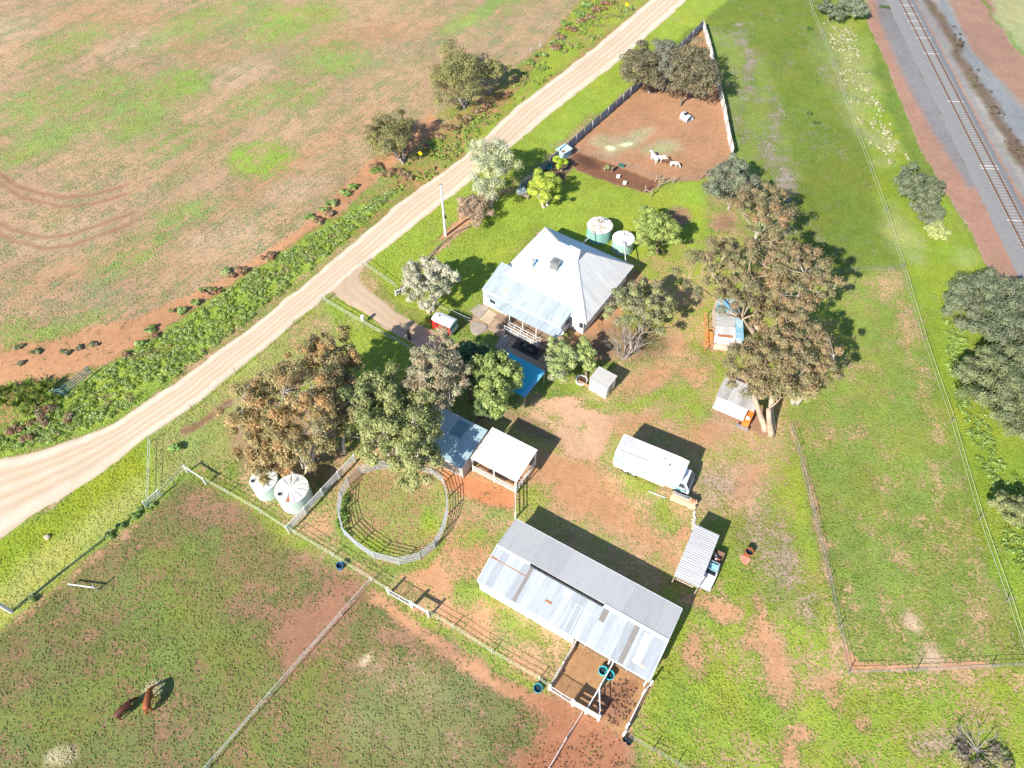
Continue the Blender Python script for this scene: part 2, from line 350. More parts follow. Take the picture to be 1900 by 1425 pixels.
# ---- inner paddock, worn places
for (u, v, a_, b_, an) in [(1655, 535, 22, 26, 0), (1690, 640, 14, 40, 8), (1735, 790, 12, 30, 5), (1690, 600, 14, 30, 0), (1715, 720, 18, 40, 0), (1740, 900, 10, 40, 8), (1760, 1040, 14, 14, 0), (1670, 1030, 14, 10, 0), (1610, 980, 8, 8, 0), (1550, 815, 9, 14, 0), (1600, 810, 12, 8, 0), (1540, 1000, 8, 12, 0), (1820, 1150, 20, 24, 0), (1640, 900, 10, 10, 0), (1560, 540, 24, 20, 0), (1500, 560, 26, 30, 0), (1640, 950, 16, 10, 0), (1700, 960, 14, 8, 0), (1580, 1100, 10, 20, 0), (1800, 1200, 24, 10, 0)]:
    ell(u, v, a_, b_, an, TAN, None, .36, 1.2, 2, .7)
poly([(1466, 790), (1490, 830), (1520, 950), (1545, 1080), (1535, 1085), (1505, 960), (1480, 850)], TAN, OLV, .25, .8, 1)
poly([(1560, 1180), (1572, 1200), (1600, 1232), (1650, 1238), (1830, 1228), (1830, 1240), (1575, 1246)], ORG, OLV, .04, .5, 1)
ell(1715, 1222, 20, 18, 0, (.52, .38, .25), (.45, .38, .22), .35, 1); ell(1680, 1155, 10, 18, 30, (.54, .40, .27), STRAW, .25, 1)
poly([(1540, 1100), (1560, 1250), (1620, 1262), (1900, 1250), (1900, 1262), (1600, 1280), (1545, 1265)], TAN, LIME, .45, 1.5, 2)
ell(1500, 1050, 22, 120, 8, None, LIME, .85, 1, 2, .7); ell(1450, 1150, 20, 60, 10, None, LIME, .85, 1, 2, .8)
# bare red streaks in the south-east
for (u, v, a_, b_, an) in [(1415, 1130, 10, 30, 20), (1425, 1180, 20, 34, 40), (1450, 1230, 14, 50, 20), (1440, 1260, 12, 40, 10), (1475, 1350, 20, 14, -20), (1460, 1380, 14, 40, 10), (1530, 1270, 30, 8, 0), (1545, 1285, 12, 16, 0), (1320, 1130, 50, 16, -15), (1400, 1195, 20, 10, -30), (1590, 1330, 14, 10, 0), (1590, 1420, 8, 14, 0), (1290, 1210, 24, 30, 10)]:
    ell(u, v, a_, b_, an, ORG, OLV, .12, .9, 2, .85)
for (u, v, a_, b_, an) in [(1350, 1270, 50, 16, -40), (1400, 1330, 60, 22, -30), (1300, 1320, 50, 26, 0), (1230, 1290, 26, 60, 20), (1550, 1350, 60, 16, -20), (1340, 980, 50, 30, 20), (1640, 1310, 90, 24, -10), (1370, 1040, 30, 50, 0), (1480, 870, 14, 60, 0), (1870, 1300, 40, 26, 0)]:
    ell(u, v, a_, b_, an, None, LIME, .84, 1, 2, .8)
for (u, v, a_, b_) in [(1350, 900, 60, 26), (1400, 1000, 40, 40), (1450, 1060, 26, 60), (1330, 780, 40, 20), (1750, 1380, 60, 20), (1500, 1130, 20, 30)]:
    ell(u, v, a_, b_, 0, GRYP, OLV, .45, 1.2, 2, .7)
# ---- yard: wheel tracks and bare earth
poly([(985, 745), (1060, 735), (1110, 760), (1140, 780), (1120, 830), (1100, 860), (1060, 850), (1030, 800), (985, 770)], (.53, .33, .20), OLV, .06, 1, 1)
poly([(1020, 850), (1100, 860), (1130, 900), (1180, 960), (1230, 1010), (1260, 1050), (1180, 1010), (1090, 960), (1020, 930), (1000, 890)], ORG, YGR, .20, 2, 2)
for (u, v, a_, b_, an) in [(1180, 780, 50, 20, 10), (1300, 800, 40, 30, 0), (1210, 700, 60, 20, 20), (1290, 690, 24, 14, 0), (1100, 900, 60, 30, -20), (840, 1020, 50, 26, -20), (790, 1060, 60, 20, -25), (870, 1000, 30, 50, 10), (850, 1130, 60, 14, -35), (880, 1160, 50, 20, -35), (760, 1110, 40, 10, -35), (800, 1070, 60, 22, -15), (1270, 990, 26, 20, 0), (1340, 1140, 30, 12, 0), (1390, 900, 20, 40, -40), (900, 900, 50, 22, -20), (660, 900, 20, 30, 50), (600, 970, 20, 20, 0), (1000, 870, 30, 20, 0), (970, 1230, 40, 16, -35), (920, 1120, 30, 20, 0), (1240, 640, 40, 16, 0)]:
    ell(u, v, a_, b_, an, ORG, YGR, .16, 1, 2, .85)
for (u, v, a_, b_, an) in [(1100, 745, 30, 8, 20), (1205, 735, 50, 7, 20), (1080, 790, 8, 16, -10), (1020, 770, 40, 10, -30), (1080, 855, 14, 6, 0), (1250, 730, 40, 8, 10), (1170, 860, 40, 18, -20), (1190, 900, 30, 20, -20), (1230, 960, 20, 30, 0), (900, 1100, 60, 18, -30), (960, 1160, 60, 10, -32), (930, 1010, 20, 20, 0), (1270, 760, 40, 30, 0), (1360, 700, 40, 40, 0), (980, 930, 30, 22, 0), (870, 990, 20, 14, 0), (1040, 700, 50, 14, -30), (1155, 740, 20, 12, 0)]:
    ell(u, v, a_, b_, an, None, LIME, .78, 1, 2, .8)
poly([(1350, 700), (1420, 760), (1440, 800), (1420, 812), (1380, 790), (1330, 765)], RED, OLV, .15, .8, 1)
# lushness and trodden lines round the fences
line([(350, 880), (537, 992), (690, 1086), (800, 1150), (1000, 1268)], 1.6, None, LIME, .75, 1.2, 2, .7)
line([(700, 1105), (770, 1155), (850, 1215), (930, 1262), (1010, 1310), (1060, 1350)], 1.3, ORG, OLV, .05, .9, 2, .9)
line([(276, 815), (277, 925)], 1.0, TAN, LIME, .9, .5, 1, .7)
line([(0, 1175), (140, 1062), (250, 975)], .9, ORG, OLV, .3, .7, 1, .6)
# paddock bare ground
poly([(505, 1140), (560, 1130), (640, 1060), (680, 1085), (600, 1180), (540, 1245), (515, 1210)], (.32, .155, .095), OLV, .14, 3.5, 2, .9)
poly([(950, 1265), (1020, 1290), (1110, 1335), (1160, 1370), (1180, 1440), (930, 1500), (980, 1380), (1000, 1330)], (.36, .16, .085), OLV, .10, 2, 2)
for (u, v, a_, b_, an) in [(60, 1240, 24, 16, 20), (40, 1200, 30, 14, 40), (160, 1180, 26, 8, 50), (110, 1210, 14, 8, 0), (130, 1130, 30, 10, 40), (300, 1240, 30, 10, 10), (360, 1230, 24, 12, 0), (450, 1130, 40, 14, 0), (480, 1090, 30, 12, 0), (790, 1220, 32, 18, 10), (720, 1240, 26, 10, 0), (660, 1230, 10, 8, 0), (800, 1170, 20, 8, 0), (620, 1180, 30, 14, 0), (380, 930, 40, 20, -20), (420, 960, 60, 20, -20), (600, 1040, 40, 16, -20), (740, 1180, 40, 12, 0), (840, 1200, 24, 16, -30), (1290, 1440, 30, 20, 0)]:
    ell(u, v, a_, b_, an, RED, OLV, .28, 1, 2, .75)
for (u, v, a_, b_, an) in [(300, 1120, 90, 60, 0), (120, 1330, 100, 40, 0), (420, 1220, 60, 40, 0), (560, 1290, 30, 60, -40), (330, 1020, 60, 26, 0), (480, 1380, 80, 40, 0), (240, 1250, 80, 40, 0)]:
    ell(u, v, a_, b_, an, None, (.19, .25, .045), .76, 1.4, 2, .7)
for (u, v, a_, b_, an) in [(840, 1290, 70, 36, -20), (700, 1340, 60, 30, 0), (820, 1390, 60, 30, 0), (740, 1260, 80, 20, -10)]:
    ell(u, v, a_, b_, an, DRY, (.32, .31, .14), .6, 1.6, 2, .4)
ell(122, 1402, 20, 14, 0, None, (.55, .50, .32), .6, .8); ell(283, 1272, 14, 9, 0, None, (.7, .68, .42), .8, .6); ell(680, 1223, 10, 8, 30, PALE, STRAW, .1)
# stable yards
poly([(1068, 1195), (1210, 1270), (1160, 1368), (1110, 1335), (1020, 1280)], MUD, OLV, .03, .4, 0)
poly([(1120, 1270), (1180, 1260), (1175, 1300), (1150, 1340), (1120, 1330), (1100, 1310)], (.30, .15, .085), OLV, .02, .8, 1)
# round yard floor and ring of weeds
ell(725, 955, 100, 88, 0, (.38, .22, .12), YGR, .54, .3, 1); ell(690, 1010, 40, 16, -20, None, LIME, .8); ell(790, 970, 16, 24, 0, None, LIME, .8)
line([(640, 915), (628, 970), (640, 1015), (690, 1048), (735, 1056), (790, 1048), (822, 1005)], .9, None, GRN, .8, .5, 1, .8)
poly([(820, 870), (870, 880), (960, 915), (950, 945), (880, 930), (820, 900)], (.52, .22, .10), OLV, .08, .8, 1)
# earth under the big trees, drain by the gums
poly([(420, 800), (560, 760), (640, 840), (620, 900), (540, 900), (440, 870)], (.34, .22, .12), OLV, .35, 1.5, 2, .8)
line([(345, 800), (380, 780), (425, 745)], 1.0, (.26, .16, .08), OLV, .1, .5, 1)
poly([(880, 380), (850, 400), (860, 430), (800, 450), (835, 430)], ORG, OLV, .1, .6, 1); line([(825, 440), (875, 402)], 1.6, ORG, OLV, .15, .8, 1)
line([(742, 540), (800, 475), (870, 418)], .8, TAN, OLV, .2, .6, 1, .8)
# house surrounds
poly([(870, 590), (900, 560), (930, 600), (1060, 650), (1000, 690), (920, 650), (930, 610), (880, 620)], (.40, .28, .18), OLV, .1, .5, 0)
poly([(1080, 590), (1180, 500), (1200, 520), (1110, 640), (1060, 640)], ORG, OLV, .10, .7, 1)
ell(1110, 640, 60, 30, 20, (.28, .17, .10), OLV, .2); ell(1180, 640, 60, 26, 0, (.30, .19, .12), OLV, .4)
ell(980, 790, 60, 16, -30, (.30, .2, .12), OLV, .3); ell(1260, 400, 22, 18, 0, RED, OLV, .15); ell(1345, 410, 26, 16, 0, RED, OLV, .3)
ell(1265, 540, 30, 30, 0, TAN, LIME, .4); ell(1320, 640, 20, 10, 0, ORG, OLV, .2)
# global mottling; seed rows in the crop field
_rx = X[_fi]*math.sin(R(58))-Y[_fi]*math.cos(R(58)); _ry = X[_fi]*math.cos(R(58))+Y[_fi]*math.sin(R(58))
cov[_fi] += _fw*(fbm(_rx, _ry/9, 1.6, 2, 3)*.42+.07*np.sin(_rx*2*math.pi/.95+6*fbm(X[_fi], Y[_fi], 12, 4)))
cov += fbm(X, Y, 9, 1)*.30+fbm(X, Y, 2.4, 4, 3)*.34
cov = np.clip(cov, 0, 1)
mo = 1+fbm(X, Y, 14, 2)[:, None]*.35+fbm(X, Y, 1.7, 6, 3)[:, None]*.22
soil *= mo; veg *= (1+fbm(X, Y, 6, 5)[:, None]*.35+fbm(X, Y, 1.1, 2, 2)[:, None]*.25)
yel = fbm(X, Y, 4, 7)[:, None]; veg *= (1+yel*np.array([.35, 0, -.1]))
soil = np.clip(soil, .01, .9); veg = np.clip(veg, .005, .9)
GZ = -.03+fbm(X, Y, 3, 1, 3)*.05
NXt = len(tx); NYt = len(ty)
ii = np.arange(NXt-1)[None, :]+(np.arange(NYt-1)*NXt)[:, None]
Fq = np.stack([ii, ii+1, ii+1+NXt, ii+NXt], -1).reshape(-1, 4)
def ground_mat():
    m, n, l, b = newmat('paddock soil and pasture'); b.inputs['Roughness'].default_value = .95; b.inputs['Specular IOR Level'].default_value = .1
    a1 = n.new('ShaderNodeAttribute'); a1.attribute_name = 'tint'
    a2 = n.new('ShaderNodeAttribute'); a2.attribute_name = 'veg'
    tc = n.new('ShaderNodeTexCoord')
    def noise(sc, det, ro=.6):
        q = n.new('ShaderNodeTexNoise'); q.inputs['Scale'].default_value = sc; q.inputs['Detail'].default_value = det; q.inputs['Roughness'].default_value = ro
        l.new(tc.outputs['Object'], q.inputs['Vector']); return q.outputs[0]
    def mth(op, a, b_, cl=False):
        q = n.new('ShaderNodeMath'); q.operation = op; q.use_clamp = cl
        for i, x in enumerate((a, b_)):
            if isinstance(x, (int, float)): q.inputs[i].default_value = x
            else: l.new(x, q.inputs[i])
        return q.outputs[0]
    n1 = noise(3.4, 6, .8); n2 = noise(.55, 3)
    nn = mth('ADD', mth('MULTIPLY', mth('SUBTRACT', n1, .5), 2.6), mth('ADD', mth('MULTIPLY', mth('SUBTRACT', n2, .5), .9), .5))
    fac = mth('ADD', mth('MULTIPLY', mth('SUBTRACT', a2.outputs['Alpha'], nn), 4.2), .5, True)
    n3 = noise(6, 3, .8); n4 = noise(1.4, 5, .7)
    def vary(col, nz, amt):
        v = mth('ADD', mth('MULTIPLY', mth('SUBTRACT', nz, .5), amt), 1.0)
        q = n.new('ShaderNodeVectorMath'); q.operation = 'SCALE'; l.new(col, q.inputs[0]); l.new(v, q.inputs['Scale']); return q.outputs[0]
    sc_ = vary(vary(a1.outputs['Color'], n3, .9), n4, .7); vc_ = vary(vary(a2.outputs['Color'], n3, 1.6), n1, .8)
    mx = n.new('ShaderNodeMix'); mx.data_type = 'RGBA'; l.new(fac, mx.inputs[0]); l.new(sc_, mx.inputs[6]); l.new(vc_, mx.inputs[7])
    l.new(mx.outputs[2], b.inputs['Base Color'])
    hgt = mth('ADD', mth('MULTIPLY', fac, .5), mth('MULTIPLY', n3, .8))
    bp = n.new('ShaderNodeBump'); bp.inputs['Strength'].default_value = .55; bp.inputs['Distance'].default_value = .12
    l.new(hgt, bp.inputs['Height']); l.new(bp.outputs[0], b.inputs['Normal'])
    return m
gm = ground_mat()
ground = npmesh('ground', np.stack([X, Y, GZ], 1), Fq, gm, None, soil, True)
va = ground.data.color_attributes.new('veg', 'FLOAT_COLOR', 'POINT')
va.data.foreach_set('color', np.concatenate([veg, cov[:, None]], 1).astype(np.float32).ravel())
tag(ground, None, None, None, 'structure')
def gidx(x, y):
    j = np.clip(np.searchsorted(yy, y)+4, 4, NR+3); h = hw(y)
    i = np.clip(((x/h+1)/2*(NC-1)).round().astype(int)+4, 4, NC+3); return j*NXt+i
# ---- ribbons: road, driveway, railway bed
def ribbon(name, L_, R_, mat, z=.012, n=260, amp=.35, cols=10, crown=.0, kind='structure'):
    """sheet between two edge lines with ragged edges"""
    def res(pts):
        P = np.array([(p.x, p.y) for p in Gs(pts)]); d = np.r_[0, np.cumsum(np.hypot(*np.diff(P, axis=0).T))]
        t = np.linspace(0, d[-1], n)
        q = np.stack([np.interp(t, d, P[:, 0]), np.interp(t, d, P[:, 1])], 1)
        for _ in range(6): q[1:-1] = (q[:-2]+q[1:-1]*2+q[2:])/4
        return q
    A = res(L_); B = res(R_); d = (B-A); d /= np.linalg.norm(d, axis=1)[:, None]
    A = A-d*(fbm(A[:, 0], A[:, 1], 2.2, 2)*amp*2.5)[:, None]; B = B+d*(fbm(B[:, 0], B[:, 1], 2.2, 3)*amp*2.5)[:, None]
    s = np.linspace(0, 1, cols+1)
    V = A[:, None, :]*(1-s)[None, :, None]+B[:, None, :]*s[None, :, None]
    Z = z+crown*(1-(2*s-1)**2)[None, :]*np.ones((n, 1)); Z[:, 0] -= .05; Z[:, -1] -= .05
    V3 = np.concatenate([V, Z[:, :, None]], 2).reshape(-1, 3); k = cols+1
    i0 = (np.arange(n-1)*k)[:, None]+np.arange(cols)[None, :]
    F = np.stack([i0, i0+1, i0+1+k, i0+k], -1).reshape(-1, 4)
    # across-road coordinate 0..1 stored in tint.r, distance along in tint.g
    tn = np.stack([np.tile(s, n), np.repeat(np.linspace(0, 1, n), k), np.zeros(n*k)], 1)
    o = npmesh(name, V3, F, mat, None, tn, True); return tag(o, None, None, None, kind)
def road_mat(name, base, rut, edge, ruts=(.3, .5, .72), amp=.8):
    m, n, l, b = newmat(name); b.inputs['Roughness'].default_value = .95; b.inputs['Specular IOR Level'].default_value = .1
    at_ = n.new('ShaderNodeAttribute'); at_.attribute_name = 'tint'; sp = n.new('ShaderNodeSeparateColor'); l.new(at_.outputs['Color'], sp.inputs[0])
    tc = n.new('ShaderNodeTexCoord')
    no = n.new('ShaderNodeTexNoise'); no.inputs['Scale'].default_value = .07; no.inputs['Detail'].default_value = 4; l.new(tc.outputs['Object'], no.inputs[0])
    def mth(op, a, b_=0, cl=False):
        q = n.new('ShaderNodeMath'); q.operation = op; q.use_clamp = cl
        for i, x in enumerate((a, b_)):
            if isinstance(x, (int, float)): q.inputs[i].default_value = x
            else: l.new(x, q.inputs[i])
        return q.outputs[0]
    x = mth('ADD', sp.outputs[0], mth('MULTIPLY', mth('SUBTRACT', no.outputs[0], .5), .16))
    tot = None
    for r in ruts:
        g = mth('SUBTRACT', 1, mth('MULTIPLY', mth('ABSOLUTE', mth('SUBTRACT', x, r)), 9), True)
        tot = g if tot is None else mth('MAXIMUM', tot, g)
    n2 = n.new('ShaderNodeTexNoise'); n2.inputs['Scale'].default_value = .5; n2.inputs['Detail'].default_value = 6; n2.inputs['Roughness'].default_value = .7; l.new(tc.outputs['Object'], n2.inputs[0])
    tot = mth('MULTIPLY', tot, mth('MULTIPLY', n2.outputs[0], amp*1.8), True)
    mx = n.new('ShaderNodeMix'); mx.data_type = 'RGBA'; l.new(tot, mx.inputs[0]); mx.inputs[6].default_value = (*base, 1); mx.inputs[7].default_value = (*rut, 1)
    ed = mth('MULTIPLY', mth('SUBTRACT', mth('ABSOLUTE', mth('SUBTRACT', mth('ADD', sp.outputs[0], mth('MULTIPLY', mth('SUBTRACT', n2.outputs[0], .5), .12)), .5)), .40), 9, True)
    nb = n.new('ShaderNodeTexNoise'); nb.inputs['Scale'].default_value = .09; nb.inputs['Detail'].default_value = 5; nb.inputs['Roughness'].default_value = .65; l.new(tc.outputs['Object'], nb.inputs[0])
    ed = mth('MAXIMUM', ed, mth('MULTIPLY', mth('SUBTRACT', nb.outputs[0], .47), 2.6, True)); ed = mth('MINIMUM', ed, .85)
    m2 = n.new('ShaderNodeMix'); m2.data_type = 'RGBA'; l.new(ed, m2.inputs[0]); l.new(mx.outputs[2], m2.inputs[6]); m2.inputs[7].default_value = (*edge, 1)
    n3 = n.new('ShaderNodeTexNoise'); n3.inputs['Scale'].default_value = 5; n3.inputs['Detail'].default_value = 5; n3.inputs['Roughness'].default_value = .8; l.new(tc.outputs['Object'], n3.inputs[0])
    v = mth('ADD', mth('MULTIPLY', mth('SUBTRACT', n3.outputs[0], .5), .5), mth('ADD', mth('MULTIPLY', mth('SUBTRACT', n2.outputs[0], .5), .4), 1))
    vm = n.new('ShaderNodeVectorMath'); vm.operation = 'SCALE'; l.new(m2.outputs[2], vm.inputs[0]); l.new(v, vm.inputs['Scale'])
    l.new(vm.outputs[0], b.inputs['Base Color'])
    bp = n.new('ShaderNodeBump'); bp.inputs['Strength'].default_value = .3; bp.inputs['Distance'].default_value = .05
    l.new(n3.outputs[0], bp.inputs['Height']); l.new(bp.outputs[0], b.inputs['Normal']); return m
RM = road_mat('pale gravel road', (.66, .56, .43), (.50, .34, .20), (.50, .37, .25), (.25, .38, .56, .72), .8)
RL = [(-420, 890), (-150, 868), (0, 852), (70, 835), (140, 815), (210, 785), (330, 705), (480, 595), (620, 480), (740, 375), (860, 290), (960, 195), (1080, 105), (1205, 0), (1275, -60)]
RR = [(-420, 1260), (-150, 1080), (0, 1000), (90, 940), (180, 885), (275, 812), (370, 745), (480, 655), (610, 546), (680, 488), (800, 395), (940, 280), (1050, 190), (1160, 105), (1275, 0), (1340, -60)]
ribbon('road', RL, RR, RM, .012, 700, .3, 14)
DM = road_mat('driveway sand', (.52, .39, .27), (.46, .33, .22), (.42, .29, .19), (.35, .65))
ribbon('driveway', [(600, 520), (625, 555), (670, 580), (720, 612), (752, 628), (790, 655), (840, 690)], [(700, 470), (665, 510), (690, 540), (730, 572), (778, 602), (830, 625), (880, 650)], DM, .008, 160, .35, 8)
BM = pm('railway ballast', (.165, .158, .155), (.28, .27, .265), 6, .95, 0, .8, 9, .35, .65)
# ================================================================== RAILWAY
def railway():
    p0 = G(1674, 0); p1 = G(1896, 437); d = (p1-p0).normalized(); n_ = Vector((-d.y, d.x, 0))
    a = p0-d*60; b = p1+d*70; L = (b-a).length; rz = math.atan2(d.y, d.x)
    # ballast shoulder: a low bank, real cross-section
    N = 260; prof = [(-3.5, -.05), (-2.7, .06), (-1.6, .30), (1.5, .30), (2.1, .06), (2.6, -.05)]
    V = []; F = []
    for i in range(N):
        t = i/(N-1)*L
        for (w, z) in prof:
            w2 = w+(random.uniform(-.15, .15) if abs(w) > 2 else 0); V.append(a+d*t+n_*w2+Vector((0, 0, z)))
    k = len(prof)
    for i in range(N-1):
        for j in range(k-1): F.append((i*k+j, i*k+j+1, (i+1)*k+j+1, (i+1)*k+j))
    bm = MB(); bm.add(V, F); o = bm.build('ballast', BM, None, True); tag(o, None, None, None, 'structure')
    t = thing('railway_track', 'single railway track with rusty rails on grey sleepers laid in blue grey ballast', 'railway track', tuple(a), rz)
    rust = pm('rusty rail', (.16, .075, .045), (.24, .13, .08), 2, .6, .3)
    con = pm('sleeper', (.34, .315, .29), (.25, .235, .22), .6, .9); conw = pm('pale sleeper', (.52, .50, .47), (.44, .42, .39), 2, .9)
    for s in (-.86, .86):
        r = MB(); r.box(0, L, s-.075, s+.075, .315, .36); r.box(0, L, s-.02, s+.02, .36, .42); r.box(0, L, s-.045, s+.045, .42, .47); r.build('rail', rust, t)
    sm = MB(); sm.box(-.13, .13, -1.3, 1.3, .24, .335); base = sm.build('sleeper', con, t)
    sw = MB(); sw.box(-.14, .14, -1.35, 1.35, .24, .34); bw = sw.build('sleeper', conw, t)
    vis0 = 60; vis1 = (p1-a).dot(d); sp = (vis1-vis0)/99.0
    pale = {4, 9, 13, 17, 22, 30, 52, 77, 78, 95}
    for i in range(100):
        x = vis0+i*sp
        o = bw if i == 4 else base if i == 0 else (bw if i in pale else base).copy()
        if i not in (0, 4): COL.objects.link(o); o.parent = t
        o.location = (x, random.uniform(-.03, .03), 0); o.rotation_euler = (0, 0, random.uniform(-.01, .01))
    rest = MB(); x = vis0-sp
    while x > 0: rest.box(x-.13, x+.13, -1.3, 1.3, .24, .335); x -= sp
    x = vis0+100*sp
    while x < L: rest.box(x-.13, x+.13, -1.3, 1.3, .24, .335); x += sp
    tag(rest.build('sleeper', con, t), None, None, None, 'stuff')
railway()
# ================================================================== shared materials
WHT = pm('white paint', (.82, .81, .78), (.70, .69, .66), 1.5, .5)
WHT2 = pm('weathered white steel', (.75, .76, .77), (.55, .55, .55), 2.5, .5)
GAL = pm('galvanised steel', (.50, .52, .55), (.36, .38, .40), 3, .4, .5)
WOOD = pm('weathered timber', (.45, .36, .27), (.28, .21, .15), 3, .9, 0, .3, None, .4, .6, 5, (1, 1, 8))
DKW = pm('dark timber', (.12, .08, .055), (.2, .14, .09), 3, .9)
BLK = pm('black plastic', (.02, .02, .022), (.035, .035, .035), 4, .5)
RUST = pm('rust', (.30, .10, .04), (.45, .19, .08), 3, .9, 0, .3)
GLS = pm('window glass', (.03, .045, .06), (.05, .07, .09), 1, .08)
CONC = pm('concrete', (.46, .42, .37), (.34, .30, .26), 1.2, .9, 0, .2)
TEAL = pm('teal plastic', (.03, .38, .42), (.04, .30, .36), 2, .4)
BLUEP = pm('blue plastic', (.02, .12, .30), (.03, .17, .36), 2, .4)
STEELW = pm('wire', (.55, .56, .52), (.45, .46, .42), 3, .5, .3)
TAPE = pm('pale fence tape', (.62, .66, .42), (.5, .55, .35), 3, .6)
TYRE = pm('tyre rubber', (.025, .025, .025), (.05, .045, .04), 4, .8)
def win(parent, x0, x1, y0, y1, z0, z1, name='window', frame=WHT):
    """window: frame ring + pane, box given in parent space"""
    g = MB(); t = .06
    if abs(x1-x0) > abs(y1-y0):
        g.box(x0, x0+t, y0, y1, z0, z1); g.box(x1-t, x1, y0, y1, z0, z1); g.box(x0+t, x1-t, y0, y1, z0, z0+t); g.box(x0+t, x1-t, y0, y1, z1-t, z1)
        f = g.build(name, frame, parent); p = MB(); p.box(x0+t, x1-t, y0+.02, y1-.02, z0+t, z1-t); p.build('pane', GLS, f)
    else:
        g.box(x0, x1, y0, y0+t, z0, z1); g.box(x0, x1, y1-t, y1, z0, z1); g.box(x0, x1, y0+t, y1-t, z0, z0+t); g.box(x0, x1, y0+t, y1-t, z1-t, z1)
        f = g.build(name, frame, parent); p = MB(); p.box(x0+.02, x1-.02, y0+t, y1-t, z0+t, z1-t); p.build('pane', GLS, f)
    return f
# ================================================================== FARMHOUSE
def house():
    o = G(1012.2, 421, 2.8); t = thing('farmhouse', 'farmhouse with a large white hipped metal roof and a long verandah', 'house', (o.x, o.y, 0), R(-34))
    rf = corr('white roof sheet x with shade blue', (.44, .68, .82), (.38, .56, .66), 0, .2, .78, .05, None, 0, .55, 0, .9)  # white roof; blue of its sky-lit shade is painted into the base colour
    rfy = corr('white painted roof sheet y', (.80, .79, .77), (.50, .49, .47), 1, .2, .78, .07, None, 0, .55, 0, 1.6)
    rf2 = corr('weathered roof sheet', (.45, .51, .54), (.30, .335, .355), 0, .2, .78, .10, None, 0, .5, 0, .5)  # weathered grey with a little painted-in shade blue
    wl = pm('cream weatherboard', (.66, .65, .62), (.58, .57, .54), 1.5, .7)
    L, D = 14.1, 12.7; ze, zr = 2.8, 7.5; rx0, rx1, ry = 5.9, 8.3, -6.25
    N_ = (0, 0, ze); E_ = (L, 0, ze); S_ = (L, -D, ze); W_ = (0, -D, ze); A = (rx0, ry, zr); B = (rx1, ry, zr)
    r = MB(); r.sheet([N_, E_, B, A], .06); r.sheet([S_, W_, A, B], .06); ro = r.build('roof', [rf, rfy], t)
    r = MB(); r.sheet([W_, N_, A], .06); r.sheet([E_, S_, B], .06); r.build('hip_roof', rfy, t)
    # ridge and hip capping
    cap = pm('ridge capping', (.55, .55, .54), (.4, .4, .4), 2, .5)
    h = MB()
    for p, q in ((A, B), (A, N_), (A, W_), (B, E_), (B, S_)):
        p_ = Vector(p)+Vector((0, 0, .03)); q_ = Vector(q)+Vector((0, 0, .03)); h.bar(p_, q_, .22, .05)
    h.build('ridge_capping', cap, t)
    # small gablet at the ridge end
    g = MB(); g.add([(rx1-.5, ry-1.0, zr-.55), (rx1+1.0, ry-.9, zr-.55), (rx1+1.0, ry+.9, zr-.55), (rx1-.5, ry+1.0, zr-.55), (rx1-.8, ry, zr+.35), (rx1+.75, ry, zr+.3)],
        [(0, 1, 5, 4), (2, 3, 4, 5), (1, 2, 5), (3, 0, 4), (0, 3, 2, 1)]); g.build('gablet', rf2, t)
    # gutters
    gt = MB(); 
    for p, q in ((N_, E_), (E_, S_), (N_, (0, -9.2, ze))): gt.bar(Vector(p)+Vector((0, 0, -.08)), Vector(q)+Vector((0, 0, -.08)), .14, .12)
    gt.build('gutter', WHT2, t)
    # walls
    w = MB(); w.box(.5, L-.5, -12.2, -.5, 0, ze-.1); w.build('wall', wl, t)
    # rear skillion addition, lower pitch
    x0, x1 = -.5, 11.7
    sk = MB(); sk.sheet([(x0, -14.8, 2.62), (x1, -14.8, 2.62), (x1, -10.3, 3.85), (x0, -10.3, 3.85)], .06); sk.build('addition_roof', rf2, t)
    w = MB(); w.box(x0+.25, 2.45, -15.0, -10.4, 0, 2.5); w.box(2.45, x1-.25, -14.2, -10.4, 0, 2.5)
    w.add([(x0+.25, -14.6, 2.5), (x0+.25, -10.4, 2.5), (x0+.25, -10.4, 3.7), (x0+.3, -14.6, 2.5), (x0+.3, -10.4, 2.5), (x0+.3, -10.4, 3.7)], [(0, 1, 2), (5, 4, 3), (0, 2, 5, 3)])
    w.add([(x1-.25, -14.6, 2.5), (x1-.25, -10.4, 2.5), (x1-.25, -10.4, 3.7), (x1-.3, -14.6, 2.5), (x1-.3, -10.4, 2.5), (x1-.3, -10.4, 3.7)], [(2, 1, 0), (3, 4, 5), (0, 3, 5, 2)])
    w.build('addition_wall', pm('white weatherboard', (.80, .80, .79), (.72, .72, .71), 1, .6), t)
    gr = MB(); gr.bar((x0, -14.86, 2.55), (x1, -14.86, 2.55), .12, .1); gr.build('gutter', WHT2, t)
    v = MB(); v.sheet([(2.3, -16.5, 2.22), (12.0, -16.35, 2.22), (12.0, -14.9, 2.46), (2.3, -14.9, 2.46)], .05); v.sheet([(0.0, -15.5, 2.36), (2.3, -15.6, 2.36), (2.3, -14.9, 2.46), (0, -14.9, 2.46)], .05)
    v.build('verandah_roof', rf2, t)
    dk = MB(); dk.box(2.46, 12.1, -16.6, -14.2, 0, .28); dk.build('deck', pm('verandah boards', (.33, .22, .14), (.24, .16, .11), 2, .8, 0, .2, None, .4, .6, 5, (.5, 6, 1)), t)
    for x in (4.95, 7.0, 9.05, 11.95):
        p = MB(); p.box(x-.05, x+.05, -16.45, -16.35, 0.28, 2.2); p.build('post', WHT, t)
    # ramp and its rails
    rp = MB(); rp.sheet([(4.9, -17.5, .26), (9.9, -17.5, .02), (9.9, -16.62, .02), (4.9, -16.62, .26)], .05); rp.box(4.9, 5.0, -17.5, -16.62, .0, .2); rp.build('ramp', CONC, t)
